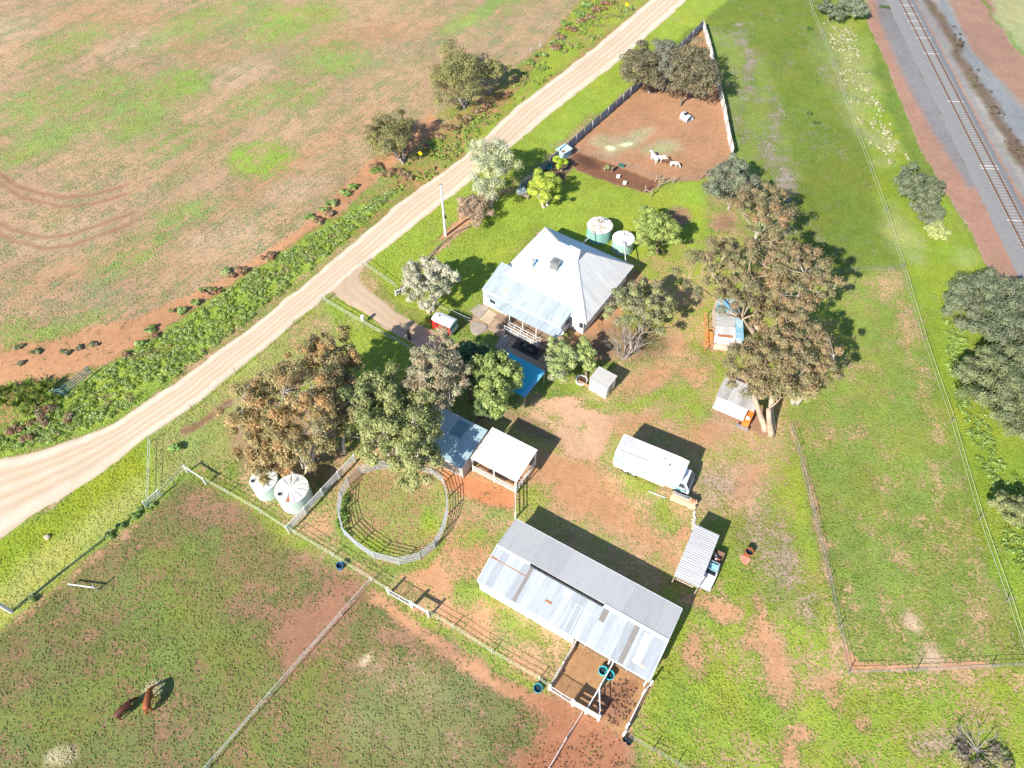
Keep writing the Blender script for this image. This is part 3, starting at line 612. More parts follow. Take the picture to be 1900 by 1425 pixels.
    for y in (-17.5, -16.68):
        q = MB(); q.bar((4.9, y, 1.15), (9.9, y, .95), .06); q.bar((4.9, y, .65), (9.9, y, .5), .05)
        for i in range(6): x = 4.9+i; q.bar((x, y, 0), (x, y, 1.15-.04*i), .06)
        q.build('handrail', WHT, t)
    win(t, 3.4, 4.6, -14.26, -14.2, 1.0, 2.0); win(t, 8.2, 9.6, -14.26, -14.2, 1.0, 2.0); win(t, 12.9, 13.6, -12.26, -12.2, 1, 2.1)
    win(t, x1-.26, x1-.19, -13.3, -12.2, 1.0, 2.1); win(t, x1-.26, x1-.19, -11.9, -11.2, 1.0, 2.1)
    win(t, x0+.19, x0+.26, -13.5, -12.3, .95, 1.9); win(t, .8, 1.8, -15.06, -15.0, .95, 1.9)
    dd = MB(); dd.box(6.2, 7.1, -14.27, -14.2, .28, 2.3); d_ = dd.build('door', pm('dark door', (.10, .07, .05), (.14, .1, .07), 2, .5), t); kb = MB(); kb.box(6.95, 7.0, -14.33, -14.27, 1.2, 1.26); kb.build('handle', GAL, d_)
    ud = MB(); ud.box(13.98, 14.02, -2, -1, .3, 2.3)
    # flue and cooler
    zc = ze+(D-9.7)*(zr-ze)/(D-6.25)*1.0
    fl = MB(); fl.tube([(4.15, -9.75, zc-.2), (4.15, -9.75, zc+1.05)], .13, 12); fl.lathe(4.15, -9.75, [(.13, zc+1.05), (.24, zc+1.08), (.24, zc+1.16), (.04, zc+1.32)], 12); fl.build('flue', pm('flue steel', (.5, .45, .42), (.35, .25, .2), 4, .5, .4), t)
    zc = ze+(D-8.7)*(zr-ze)/(D-6.25)
    ac = MB(); ac.box(6.35, 7.45, -9.2, -8.2, zc-.3, zc+.78); ac.box(6.25, 7.55, -9.3, -8.1, zc+.78, zc+.86)
    for i in range(4):
        ac.box(6.45, 7.35, -9.24, -9.2, zc+.05+i*.17, zc+.12+i*.17); ac.box(6.31, 6.35, -9.1, -8.3, zc+.05+i*.17, zc+.12+i*.17)
    a_ = ac.build('evaporative_cooler', pm('cooler housing', (.20, .20, .19), (.28, .27, .25), 3, .7), t)
    tp = MB(); tp.lathe(6.9, -8.7, [(.0, zc+.95), (.34, zc+.93), (.38, zc+.86)], 16); tp.build('fan_cap', pm('fan cap', (.12, .12, .12), (.2, .2, .2), 4, .6), a_)
    sp = MB(); sp.sheet([(2.0, -14.0, 2.89), (3.0, -14.0, 2.89), (3.0, -13.45, 3.04), (2.0, -13.45, 3.04)], .02); sp.build('roof_patch', pm('old patch', (.42, .38, .32), (.5, .47, .42), 2, .8), t)
    sat = MB(); sat.lathe(11.95, -15.3, [(0, 2.0), (.25, 2.05), (.42, 2.16)], 18); sat.tube([(11.9, -15.3, 0), (11.9, -15.3, 2.1)], .03); sat.build('satellite_dish', WHT, t)
    hw_ = MB(); 
    for x in (2.7, 3.05, 3.5): hw_.lathe(x, -15.1, [(0, 1.75), (.17, 1.75), (.19, 1.7), (.19, .28)], 16)
    hw_.build('hot_water_cylinder', WHT2, t)
house()
# pavers / patio of the house
def slab(name, label, pts, mat, z=.05, cat='paving', group=None, th=.12):
    P = Gs(pts, z); c = sum(P, Vector())/len(P); c.z = 0; m = MB(); m.sheet([p-c for p in P], th)
    o = m.build(name, mat); o.location = c; return tag(o, label, cat, group)
pav = [pm('paving stone warm', (.46, .33, .23), (.36, .25, .17), 1.4, .9, 0, .2), pm('paving stone grey', (.40, .34, .28), (.3, .25, .2), 1.4, .9, 0, .2), pm('paving stone pale', (.54, .42, .30), (.45, .34, .24), 1.4, .9, 0, .2)]
SL = [([(873, 577), (888, 564), (906, 569), (905, 574), (890, 590)], 1, 'cracked grey slab by the white wall, outermost of the paving'), ([(890, 591), (907, 574), (925, 584), (909, 601)], 2, 'pale sunlit slab behind the round slab'), ([(911, 602), (927, 585), (938, 592), (922, 609)], 0, 'brown slab between the pale slab and the verandah'),
      ([(907, 611), (922, 603), (942, 614), (929, 626)], 0, 'long brown slab at the foot of the ramp'), ([(926, 583), (941, 590), (944, 598), (936, 607), (925, 600)], 2, 'small pale slab against the verandah deck'), ([(918, 643), (934, 620), (948, 628), (932, 652)], 1, 'grey strip of path running to the blue roof'), ([(949, 629), (1002, 660), (1014, 690), (934, 653)], 0, 'wide brown patio under the black trough')]
for i, (pts, k, lab) in enumerate(SL): slab('paving_slab', lab, pts, pav[k], .045+.004*i, 'paving', 'paving slabs beside the verandah')
rs = MB(); rs.lathe(0, 0, [(0, .1), (1.0, .1), (1.1, .06), (1.1, 0)], 22, 0, lambda j, k, t, r: (r*.12*math.sin(3*t+1), 0)); rso = rs.build('round_slab', pav[1]); rso.location = at(887, 609); tag(rso, 'irregular round stone slab beside the pavers west of the verandah', 'paving')
# black matting with oval trough
c0 = G(980, 648); rg = thing('garden_pond', 'black oval pond liner set in a dark mat on the patio', 'pond', (c0.x, c0.y, .07), R(-34))
m = MB(); m.box(-2.0, 2.0, -.95, .95, 0, .04); m.build('mat', pm('dark rubber mat', (.06, .055, .05), (.1, .08, .07), 2, .9), rg)
m = MB()
N = 40; V = []; F = []
for j, (k, z) in enumerate([(1.08, .04), (1.08, .28), (.95, .30), (.88, .10), (.0, .10)]):
    for i in range(N):
        a = 2*math.pi*i/N; V.append(((1.25*math.cos(a)+(.25 if math.cos(a) > 0 else -.25))*k*.9, .55*math.sin(a)*k, z))
for j in range(4):
    for i in range(N): F.append((j*N+i, j*N+(i+1) % N, (j+1)*N+(i+1) % N, (j+1)*N+i))
m.add(V, F); m.build('rim', BLK, rg)
for sx, sy in ((-.6, .1), (.5, -.1)):
    q = MB(); q.lathe(sx, sy, [(0, .34), (.2, .32), (.34, .1)], 12, 0, lambda j, k, t, r: (.06*math.sin(3*t), 0)); q.build('rock', pm('pond rock', (.16, .15, .13), (.08, .08, .07), 3, .9), rg)
# ================================================================== WATER TANKS
def tank(label, u, v, r, h, c1, c2, top1, top2, ribs=False, segs=10, hatch=0.6, group='rainwater tanks', rustseg=False, cone=.35):
    p = G(u, v, h); t = thing('water_tank', label, 'water tank', (p.x, p.y, 0), 0, group)
    m = pm('tank '+label[:14], c1, c2, .8, .55)
    pr = [(r, 0)]
    if ribs:
        n = int(h/.16)
        for i in range(n): z = (i+.5)*h/n; pr += [(r, z-.06), (r-.04, z)]
    pr += [(r, h)]
    b = MB(); b.lathe(0, 0, pr, 40); b.build('shell', m, t, not ribs)
    tm = pm('tank top '+label[:14], top1, top2, 1.5, .55, 0, 0, None, .4, .62)
    N = segs*6; V = []; F = []; prof = [(r*1.02, -.04), (r*1.02, .04), (r*.8, .14), (r*.45, .26), (r*.08, cone), (0.0, cone+.02)]
    for j, (rr, z) in enumerate(prof):
        for k in range(N):
            a = 2*math.pi*k/N; w = .5+.5*math.cos(segs*a); dz = -(.16*max(0, (w-.72)/.28))*(1 if 1 < j < 5 else 0)*(rr/r+.3)
            V.append((rr*math.cos(a), rr*math.sin(a), h+z+dz))
    for j in range(len(prof)-1):
        for k in range(N): F.append((j*N+k, j*N+(k+1) % N, (j+1)*N+(k+1) % N, (j+1)*N+k))
    b = MB(); b.add(V, F); lid = b.build('roof', tm, t)
    if rustseg:
        b = MB(); a0, a1 = R(-99), R(-86)
        b.add([(.35*math.cos((a0+a1)/2), .35*math.sin((a0+a1)/2), h+cone-.03), (r*.93*math.cos(a0), r*.93*math.sin(a0), h+.11), (r*.93*math.cos(a1), r*.93*math.sin(a1), h+.11)], [(0, 1, 2)]); b.build('rust_patch', RUST, lid)
    hx, hy = r*.72*math.cos(hatch), r*.72*math.sin(hatch)
    b = MB(); b.lathe(hx, hy, [(.30, h+.1), (.30, h+.26), (.24, h+.28), (.22, h+.2), (.0, h+.2)], 18); hh = b.build('hatch', pm('hatch rim', (.55, .58, .58), (.45, .48, .48), 2, .5), t)
    b = MB(); b.lathe(hx, hy, [(.2, h+.215), (.12, h+.23), (.0, h+.24)], 14); b.build('strainer', BLK, hh)
    o = MB(); o.tube([(r*.7, -r*.75, .12), (r*.78, -r*.83, .12)], .05); o.build('outlet', BLK, t)
    return t
tank('pale green water tank with ridged white dome and rusty segment, nearest the white rail fence', 541, 907, 1.78, 2.45, (.50, .60, .54), (.44, .54, .48), (.80, .80, .77), (.62, .63, .58), segs=11, hatch=R(215), rustseg=True)
tank('pale green water tank half covered by the orange tinted gum', 489, 890, 1.45, 2.2, (.50, .60, .54), (.44, .54, .48), (.80, .80, .78), (.45, .40, .34), segs=10, hatch=R(195))
tank('ribbed sea green water tank with brown stained white lid behind the house', 1113.5, 418, 1.83, 2.1, (.22, .42, .36), (.18, .36, .31), (.80, .78, .75), (.40, .30, .20), ribs=True, segs=12, hatch=R(52))
tank('smooth pale green water tank with white starred lid beside the round garden tree', 1157, 442, 1.55, 1.95, (.36, .52, .45), (.30, .46, .40), (.85, .85, .86), (.7, .7, .72), segs=10, hatch=R(-90), cone=.4)
def pipe(label, pts, r=.07, mat=None, name='downpipe', cat='pipe', group=None):
    P = [G(u, v, z) for u, v, z in pts]; c = P[0].copy(); c.z = 0; m = MB(); m.tube([p-c for p in P], r, 8); o = m.build(name, mat or WHT); o.location = c; return tag(o, label, cat, group)
pipe('white pipe from the house gutter to the ribbed green tank', [(1081, 452, 2.7), (1104, 430, 2.25)])
pipe('white pipe from the house gutter to the smooth pale tank', [(1161, 487, 2.7), (1158.5, 449, 2.3)])
# ================================================================== STABLE BARN
def barn():
    o = G(958.4, 963.7, 2.65); t = thing('stable_barn', 'long stable barn, half grey roof and half patched white and silver sheeting', 'barn', (o.x, o.y, 0), R(-30.7))
    grey = corr('grey barn roof', (.64, .61, .575), (.56, .54, .52), 0, .17, 3.4, .06, None, 0, .6, 0, .3)
    silv = corr('patched silver roof', (.48, .51, .53), (.36, .385, .40), 0, .2, .8, .16, None, 0, .4, .15, .5)
    wl = pm('barn white wall', (.80, .79, .76), (.70, .68, .64), .8, .7)
    L, W_ = 18.4, 7.6; ze, zr, zs = 2.65, 3.5, 2.5; yr = -3.68
    r = MB(); r.sheet([(0, 0, ze), (L, 0, ze), (L, yr, zr), (0, yr, zr)], .05); r.build('grey_roof', grey, t)
    r = MB(); r.sheet([(0, yr-.16, zr-.1), (L, yr-.16, zr-.1), (L, -W_, zs), (0, -W_, zs)], .05); r.build('silver_roof', silv, t)
    dark = pm('ridge gap', (.06, .07, .08), (.12, .12, .12), 2, .6)
    q = MB(); q.box(3.9, 11.8, yr-.34, yr-.18, zr-.11, zr-.055); q.build('ridge_gutter', dark, t)
    q = MB(); q.bar((11.9, yr-.1, zr+.0), (L, yr-.1, zr+.0), .32, .06); q.bar((.0, yr-.12, zr-.03), (3.8, yr-.12, zr-.03), .18, .05); q.build('ridge_capping', WHT, t)
    sl = lambda y: zr-.1+(y-(yr-.16))*(zs-(zr-.1))/(-W_-(yr-.16))+.006
    def strip(x0, x1, y0, y1, mat, nm, dz=0):
        b = MB(); b.sheet([(x0, y1, sl(y1)+.01+dz), (x1, y1, sl(y1)+.01+dz), (x1, y0, sl(y0)+.01+dz), (x0, y0, sl(y0)+.01+dz)], .012); b.build(nm, mat, t)
    tp = pm('old taupe sheet', (.25, .22, .20), (.20, .18, .165), 1, .7); sky_ = pm('pale skylight', (.62, .64, .66), (.55, .57, .59), 1, .4)
    strip(3.95, 4.32, -3.95, -7.55, tp, 'roof_strip'); strip(12.0, 12.55, -4.0, -5.2, tp, 'roof_strip'); strip(15.2, 15.7, -3.95, -7.55, tp, 'roof_strip')
    strip(16.3, 17.05, -4.1, -6.9, sky_, 'skylight'); strip(17.1, 17.6, -6.7, -7.0, pm('peach stain', (.7, .42, .32), (.75, .55, .45), 1, .7), 'roof_stain')
    strip(8.0, 8.65, -4.2, -4.8, sky_, 'skylight'); strip(.2, 3.9, -4.95, -5.03, RUST, 'rust_edge'); strip(.0, .7, -4.9, -5.06, RUST, 'rust_edge', .004)
    strip(6.75, 7.45, -5.9, -6.1, RUST, 'rust_patch'); 
    for x in (8.3, 8.95, 9.55, 10.15, 10.8): strip(x, x+.07, -4.9, -7.5, sky_, 'lap_seam')
    for x, y0, y1 in ((.75, -4.0, -7.5), (14.4, -5.0, -7.5), (16.1, -4, -7.4)): strip(x, x+.05, y0, y1, pm('seam shadow', (.42, .44, .45), (.5, .5, .5), 2, .6), 'lap_seam')
    strip(9.6, 12.0, -4.86, -4.93, pm('lap edge', (.55, .53, .5), (.45, .43, .4), 2, .7), 'sheet_lap')
    g = MB(); g.bar((0, -W_-.04, zs-.05), (L, -W_-.04, zs-.05), .1, .08); g.bar((0, .04, ze-.05), (L, .04, ze-.05), .1, .08); g.build('gutter', WHT2, t)
    for xx in (-.03, L+.03):
        g = MB(); g.bar((xx, yr, zr), (xx, 0, ze), .08, .1); g.bar((xx, yr, zr), (xx, -W_, zs), .08, .1); g.build('barge_board', WHT2, t)
    w = MB(); w.box(.1, 10.7, -W_+.15, -W_+.25, 0, zs-.08); w.box(.1, .2, -W_+.25, -.2, 0, 2.45); w.box(.2, L-.2, -.3, -.2, 0, ze-.08)
    w.add([(.1, -.3, 2.4), (.1, yr, 3.42), (.1, -W_+.3, 2.42), (.2, -.3, 2.4), (.2, yr, 3.42), (.2, -W_+.3, 2.42)], [(0, 1, 2), (5, 4, 3), (0, 3, 4, 1), (1, 4, 5, 2)])
    w.build('wall', wl, t)
    for x in (10.65, 14.5, L-.2):
        p = MB(); p.box(x-.07, x+.07, -W_+.1, -W_+.24, 0, zs-.05); p.build('post', WHT, t)
    # open east end: posts and truss lattice
    for y in (-.3, yr, -5.6):
        p = MB(); p.box(L-.25, L-.11, y-.07, y+.07, 0, 2.5+(.9 if y == yr else .2)); p.build('post', WHT2, t)
    tr = MB(); n = 16
    tr.bar((L-.15, -W_+.2, 2.2), (L-.15, -.3, 2.3), .06)
    for i in range(n):
        y = -W_+.3+i*(W_-.7)/n; y2 = y+(W_-.7)/n; zt = lambda yy_: (zs+(yy_+W_)*(zr-zs)/(W_+yr) if yy_ < yr else zr+(yy_-yr)*(ze-zr)/(-yr))-.1
        tr.bar((L-.15, y, 2.25), (L-.15, y2, zt(y2)), .05); tr.bar((L-.15, y, zt(y)), (L-.15, y2, 2.25), .05)
    tr.build('truss', WHT2, t)
    for x in (11.8, 16.2):
        dv = MB()
        for z in (.5, .9, 1.3): dv.bar((x, -W_+.3, z), (x, -.4, z), .05, .1)
        dv.build('stall_rail', WHT2, t)
    st = MB(); st.box(10.8, L-.3, -W_+.4, -.4, .0, .04); st.build('floor', pm('stable sand', (.34, .22, .13), (.28, .17, .1), 2, .9), t)
barn()
# ================================================================== OPEN SHED + GREY SHED beside it
o_ = G(913.5, 792.5, 3.2)
def open_shed():
    t = thing('open_shed', 'open sided shed with a flat white roof beside the grey green shed', 'shed', (o_.x, o_.y, 0), R(-30.7))
    rm = pm('clean white roof', (.84, .83, .81), (.80, .80, .78), .6, .5)
    L, W_ = 5.85, 4.55
    r = MB(); r.sheet([(0, -W_, 3.0), (L, -W_, 3.0), (L, 0, 3.2), (0, 0, 3.2)], .07); r.build('roof', rm, t)
    lt = pm('leaf litter', (.12, .10, .08), (.2, .16, .12), 5, .9); b = MB()
    for i in range(46):
        x = abs(random.gauss(.1, .28)); y = random.uniform(-3.6, -.2); s_ = random.uniform(.03, .09); z = 3.2+y*.2/W_+.008
        a = random.uniform(0, 3); b.sheet([(x+s_*math.cos(a+k*2.1), y+s_*math.sin(a+k*2.1), z+random.uniform(0, .02)) for k in range(3)], .004)
    b.build('leaf_litter', lt, t)
    for x in (.12, 2.9, L-.15):
        for y in (-W_+.15, -.15):
            p = MB(); p.box(x-.06, x+.06, y-.06, y+.06, 0, 2.98+(y+W_)*.045); p.build('post', WHT, t)
    for k, (a, b_) in enumerate((((.12, -W_+.15), (2.9, -W_+.15)), ((2.9, -W_+.15), (L-.15, -W_+.15)), ((L-.15, -W_+.15), (L-.15, -.15)))):
        q = MB()
        for z in (.35, .75, 1.15): q.bar((*a, z), (*b_, z), .05, .1)
        q.build('rail', WHT, t)
    q = MB(); q.box(.2, L-.2, -W_+.2, -.2, 0, .05); q.build('floor', pm('stall floor', (.38, .2, .1), (.5, .32, .18), 2, .9), t)
    f = MB(); f.box(1.5, 3.9, -3.9, -2.6, .05, .12); 
    f.build('rubber_mat', pm('rubber mat', (.16, .10, .08), (.22, .15, .1), 2, .9), t)
    pw = pm('plank', (.55, .36, .2), (.4, .25, .14), 2, .8)
    for yy_ in (-4.1, -3.3): 
        q = MB(); q.bar((1.5, yy_, .7), (5.3, yy_, .7), .12, .05); q.build('plank', pw, t)
    # old bicycle wheels / harness frame stored in the corner: a feed rack
    q = MB()
    for k in range(5): q.bar((.3+k*.35, -4.1, .2), (.3+k*.35, -3.6, 1.1), .04)
    q.bar((.25, -4.1, .2), (1.75, -4.1, .2), .05); q.bar((.25, -3.6, 1.1), (1.75, -3.6, 1.1), .05); q.build('hay_rack', DKW, t)
open_shed()
def grey_shed():
    t = thing('grey_shed', 'grey green skillion shed under tree shade beside the open white shed', 'shed', (o_.x, o_.y, 0), R(-30.7))
    rm = corr('grey shed roof with shade blue', (.46, .60, .64), (.34, .46, .50), 0, .17, .8, .05, None, 0, .45, .1, .5)  # grey roof, its colour leaned to blue to stand in for skylit shade
    gw = pm('grey sheet wall', (.42, .38, .34), (.34, .31, .28), 1, .6)
    x0, x1 = -6.3, -.3; 
    r = MB(); r.sheet([(x0, -5.9, 2.55), (x1, -5.9, 2.55), (x1, -.5, 3.0), (x0, -.5, 3.0)], .06); r.build('roof', rm, t)
    w = MB(); w.box(x1-.12, x1-.04, -5.75, -.6, 0, 2.5); w.add([(x1-.12, -5.75, 2.5), (x1-.12, -.6, 2.5), (x1-.12, -.6, 2.92), (x1-.04, -5.75, 2.5), (x1-.04, -.6, 2.5), (x1-.04, -.6, 2.92)], [(2, 1, 0), (3, 4, 5), (0, 3, 5, 2)])
    w.box(x0+.1, x1-.12, -5.75, -5.67, 0, 2.48); w.box(x0+.1, x0+.18, -5.67, -.6, 0, 2.5); w.box(x0+.18, x1-.12, -.68, -.6, 0, 2.88)
    w.build('wall', gw, t)
    g = MB(); g.bar((x0, -5.95, 2.5), (x1, -5.95, 2.5), .1, .08); g.build('gutter', WHT2, t)
    d = MB(); d.box(-4.9, -3.9, -5.80, -5.75, 0, 2.1); dd = d.build('door', pm('shed door', (.5, .52, .5), (.42, .44, .42), 1, .6), t); k = MB(); k.box(-4.05, -4.0, -5.86, -5.80, 1.0, 1.1); k.build('handle', BLK, dd)
    pt = MB(); pt.sheet([(-3.9, -2.9, 2.82), (-2.4, -2.9, 2.82), (-2.4, -.9, 2.985), (-3.9, -.9, 2.985)], .01); pt.build('roof_patch', pm('dark teal sheet', (.16, .30, .34), (.14, .25, .29), 1, .5), t)
grey_shed()
# ================================================================== BLUE-ROOFED SHELTER
def blue_shelter():
    o = G(938, 651, 2.6); t = thing('blue_shelter', 'patio shelter with a bright blue roof half hidden by the dense green tree', 'shelter', (o.x, o.y, 0), R(-34.3))
    m = pm('bright blue roof', (.03, .50, .62), (.05, .42, .52), 1.2, .5, 0, 0, None, .35, .7, 6); m2 = pm('pale blue edge', (.16, .52, .72), (.12, .45, .64), 1, .5)
    L, W_ = 5.85, 4.5
    r = MB(); r.sheet([(0, -W_, 2.5), (L-.5, -W_, 2.5), (L-.5, 0, 2.7), (0, 0, 2.7)], .05); r.build('roof', m, t)
    r = MB(); r.sheet([(L-.5, -W_, 2.503), (L, -W_, 2.503), (L, 0, 2.703), (L-.5, 0, 2.703)], .05); r.build('skylight_strip', m2, t)
    for x in (.1, L-.1):
        for y in (-W_+.1, -.1): p = MB(); p.box(x-.05, x+.05, y-.05, y+.05, 0, 2.46+(y+W_)*.04); p.build('post', GAL, t)
blue_shelter()
# ================================================================== SMALL WHITE SHED
def small_shed():
    o = G(1111.5, 679.5, 2.3); t = thing('garden_shed', 'small white garden shed with a ribbed grey roof on its own in the yard', 'shed', (o.x, o.y, 0), R(-35.8))
    rm = corr('ribbed grey roof', (.58, .56, .52), (.46, .42, .38), 1, .22, .8, .05, (.45, .36, .28), .3, .6)
    L, W_ = 2.6, 2.25
    w = MB(); w.box(.1, L-.1, -W_+.1, -.1, 0, 2.16); w.build('wall', pm('shed white', (.84, .83, .8), (.78, .77, .74), 1, .6), t)
    r = MB(); r.sheet([(0, -W_, 2.2), (L, -W_, 2.2), (L, 0, 2.34), (0, 0, 2.34)], .05); r.build('roof', rm, t)
    v = MB(); v.box(.8, 1.7, -W_+.06, -W_+.1, 1.25, 1.5); v.build('vent', GAL, t)
    d = MB(); d.box(L-.1, L-.05, -1.7, -.8, .05, 1.9); dd = d.build('door', pm('faded door', (.45, .38, .32), (.38, .32, .27), 1, .7), t); k = MB(); k.box(L-.05, L-.02, -1.6, -1.5, .9, 1.0); k.build('handle', BLK, dd)
    k = MB(); k.tube([(1.15, -W_+.0, 0), (1.15, -W_-.05, .75)], .04); k.tube([(1.15, -W_-.05, .75), (1.15, -W_-.3, .75)], .03); k.build('tap', GAL, t)
small_shed()
# ================================================================== CARPORT SHED
def carport():
    o = G(1290, 973, 2.6); t = thing('carport', 'narrow lean-to with a long ribbed white grey roof beside the derelict ute', 'carport', (o.x, o.y, 0), R(-28.2))
    rm = corr('ribbed pale roof', (.58, .57, .55), (.42, .40, .38), 1, .26, .8, .08, None, 0, .5, 0, .6)
    L, W_ = 2.6, 6.2
    r = MB(); r.sheet([(0, -W_, 2.5), (L, -W_, 2.5), (L, 0, 2.62), (0, 0, 2.62)], .05); r.build('roof', rm, t)
    for x in (.1, L-.1):
        for y in (-W_+.1, -3.1, -.1): p = MB(); p.box(x-.05, x+.05, y-.05, y+.05, 0, 2.45+(y+W_)*.018); p.build('post', WOOD, t)
    w = MB(); w.box(.06, .1, -W_+.2, -.2, 0, 2.4); w.build('wall', pm('rusty side sheet', (.42, .24, .16), (.52, .42, .35), 1.5, .8), t)
carport()
def pallet_gate():
    o = G(1252, 1076, .0); t = thing('cattle_crate', 'pinkish stock crate leaning at the open end of the lean-to carport', 'crate', (o.x, o.y, 0), R(-28.2)); pk = pm('faded pink timber', (.58, .42, .36), (.68, .58, .52), 2, .8)
    for k in range(9):
        q = MB(); q.bar((k*.22, 0, 0), (k*.22, -.05, 1.5), .07, .03); q.build('slat', pk, t)
    q = MB(); q.bar((-.05, -.03, .4), (1.85, -.03, .4), .05, .08); q.bar((-.05, -.06, 1.35), (1.85, -.06, 1.35), .05, .08); q.bar((-.05, 0, .4), (-.05, .9, .4), .05, .08); q.bar((1.85, 0, .4), (1.85, .9, .4), .05, .08); q.build('frame', pk, t)
pallet_gate()
# ================================================================== SHEDS UNDER THE EASTERN GUMS
def shed_r1():
    o = G(1327, 552, 2.6); t = thing('old_shed', 'old shed with blue and grey patched roof and orange frame under the gums', 'shed', (o.x, o.y, 0), R(-8))
    rm = corr('patched grey roof', (.50, .50, .49), (.34, .32, .31), 1, .24, .9, .12, (.36, .22, .16), .35, .6)
    bl = pm('faded blue roof', (.12, .38, .52), (.40, .52, .58), 1, .5, 0, 0, None, .4, .62)
    L, W_ = 3.4, 7.4
    r = MB(); r.sheet([(0, -4.9, 2.5), (L-1.0, -4.9, 2.5), (L-1.0, -2.4, 2.55), (0, -2.4, 2.55)], .05); r.build('grey_roof', rm, t)
    r = MB(); r.sheet([(0, -2.4, 2.58), (L-.2, -2.4, 2.58), (L-.2, 0, 2.68), (.4, 0, 2.68)], .05); r.sheet([(L-1.0, -6.9, 2.35), (L, -6.9, 2.35), (L, -2.45, 2.5), (L-1.0, -2.45, 2.5)], .05); r.build('blue_roof', bl, t)
    r = MB(); r.sheet([(-.2, -6.6, 2.4), (L-1.0, -6.6, 2.4), (L-1.0, -4.92, 2.48), (-.1, -4.92, 2.48)], .05); r.build('grey_lean_to', corr('bleached ribs', (.62, .61, .59), (.5, .46, .42), 0, .24, .9, .1, None, 0, .5), t)
    r = MB(); r.sheet([(-.25, -7.5, 2.2), (L-.3, -7.5, 2.2), (L-.3, -6.6, 2.38), (-.25, -6.6, 2.38)], .04); r.build('white_awning', WHT, t)
    r = MB(); r.sheet([(.2, -6.62, 2.425), (2.0, -6.62, 2.425), (2.0, -6.2, 2.44), (.2, -6.2, 2.44)], .01); r.build('rust_patch', RUST, t)
    w = MB(); w.box(.1, L-.15, -6.7, -.15, 0, 2.3); w.build('wall', pm('old boards', (.50, .36, .26), (.6, .5, .42), 1, .8), t)
    of = pm('orange timber', (.60, .25, .08), (.5, .2, .07), 2, .8)
    for y in (-7.2, -6.1, -4.6, -3.0, -1.6): q = MB(); q.box(-1.0, -.92, y-.04, y+.04, 0, 1.5); q.build('post', of, t)
    q = MB(); q.bar((-.96, -7.2, 1.5), (-.96, -1.6, 1.5), .07); q.bar((-.96, -7.2, .8), (-.96, -1.6, .8), .06); q.bar((-.96, -4.6, 1.5), (0, -4.6, 1.6), .1, .05); q.bar((-.96, -7.2, 1.5), (0, -7.2, 1.6), .1, .05); q.build('rail', of, t)
    q = MB(); q.sheet([(-1.05, -6.2, 1.0), (-.05, -6.2, 1.0), (-.05, -4.6, 1.05), (-1.05, -4.6, 1.05)], .05); q.build('bench', pm('orange bench', (.62, .27, .07), (.55, .22, .06), 2, .7), t)
shed_r1()
def shed_r2():
    o = G(1347, 697, 2.6); t = thing('corner_shed', 'small shed with streaky silver roof, white front and orange end beside the leaning gum trunks', 'shed', (o.x, o.y, 0), R(-30))
    rm = corr('streaky silver roof', (.50, .48, .45), (.36, .31, .28), 0, .24, .7, .2, None, 0, .5, .1, .7)
    L, W_ = 4.6, 3.3
    r = MB(); r.sheet([(0, -W_, 2.4), (L, -W_, 2.4), (L, 0, 2.65), (0, 0, 2.65)], .05); r.build('roof', rm, t)
    r = MB(); r.sheet([(.1, -.02, 2.66), (2.6, -.02, 2.66), (2.4, .8, 2.6), (0.0, .8, 2.6)], .05); r.build('tarpaulin', pm('dark tarp', (.05, .05, .06), (.2, .08, .07), 1.5, .6), t)
    r = MB(); r.sheet([(.2, -4.6, 1.7), (3.9, -4.6, 1.7), (3.9, -3.15, 2.32), (.2, -3.15, 2.32)], .04); r.build('white_awning', WHT, t)
    w = MB(); w.box(.15, 3.9, -W_+.1, -.2, 0, 2.3); w.build('wall', pm('shed cream', (.72, .7, .62), (.62, .6, .52), 1, .7), t)
    w = MB(); w.box(3.92, 4.7, -4.3, -2.4, 0, 1.35); w.build('orange_cabinet', pm('orange paint', (.72, .23, .03), (.6, .18, .03), 2, .6), t)
    w = MB(); w.box(4.1, 4.5, -3.9, -3.5, 1.35, 1.5); w.build('white_tub', WHT, t)
    w = MB(); w.box(3.4, 4.9, -4.85, -4.4, .5, .62); w.build('shelf', GAL, t)
shed_r2()
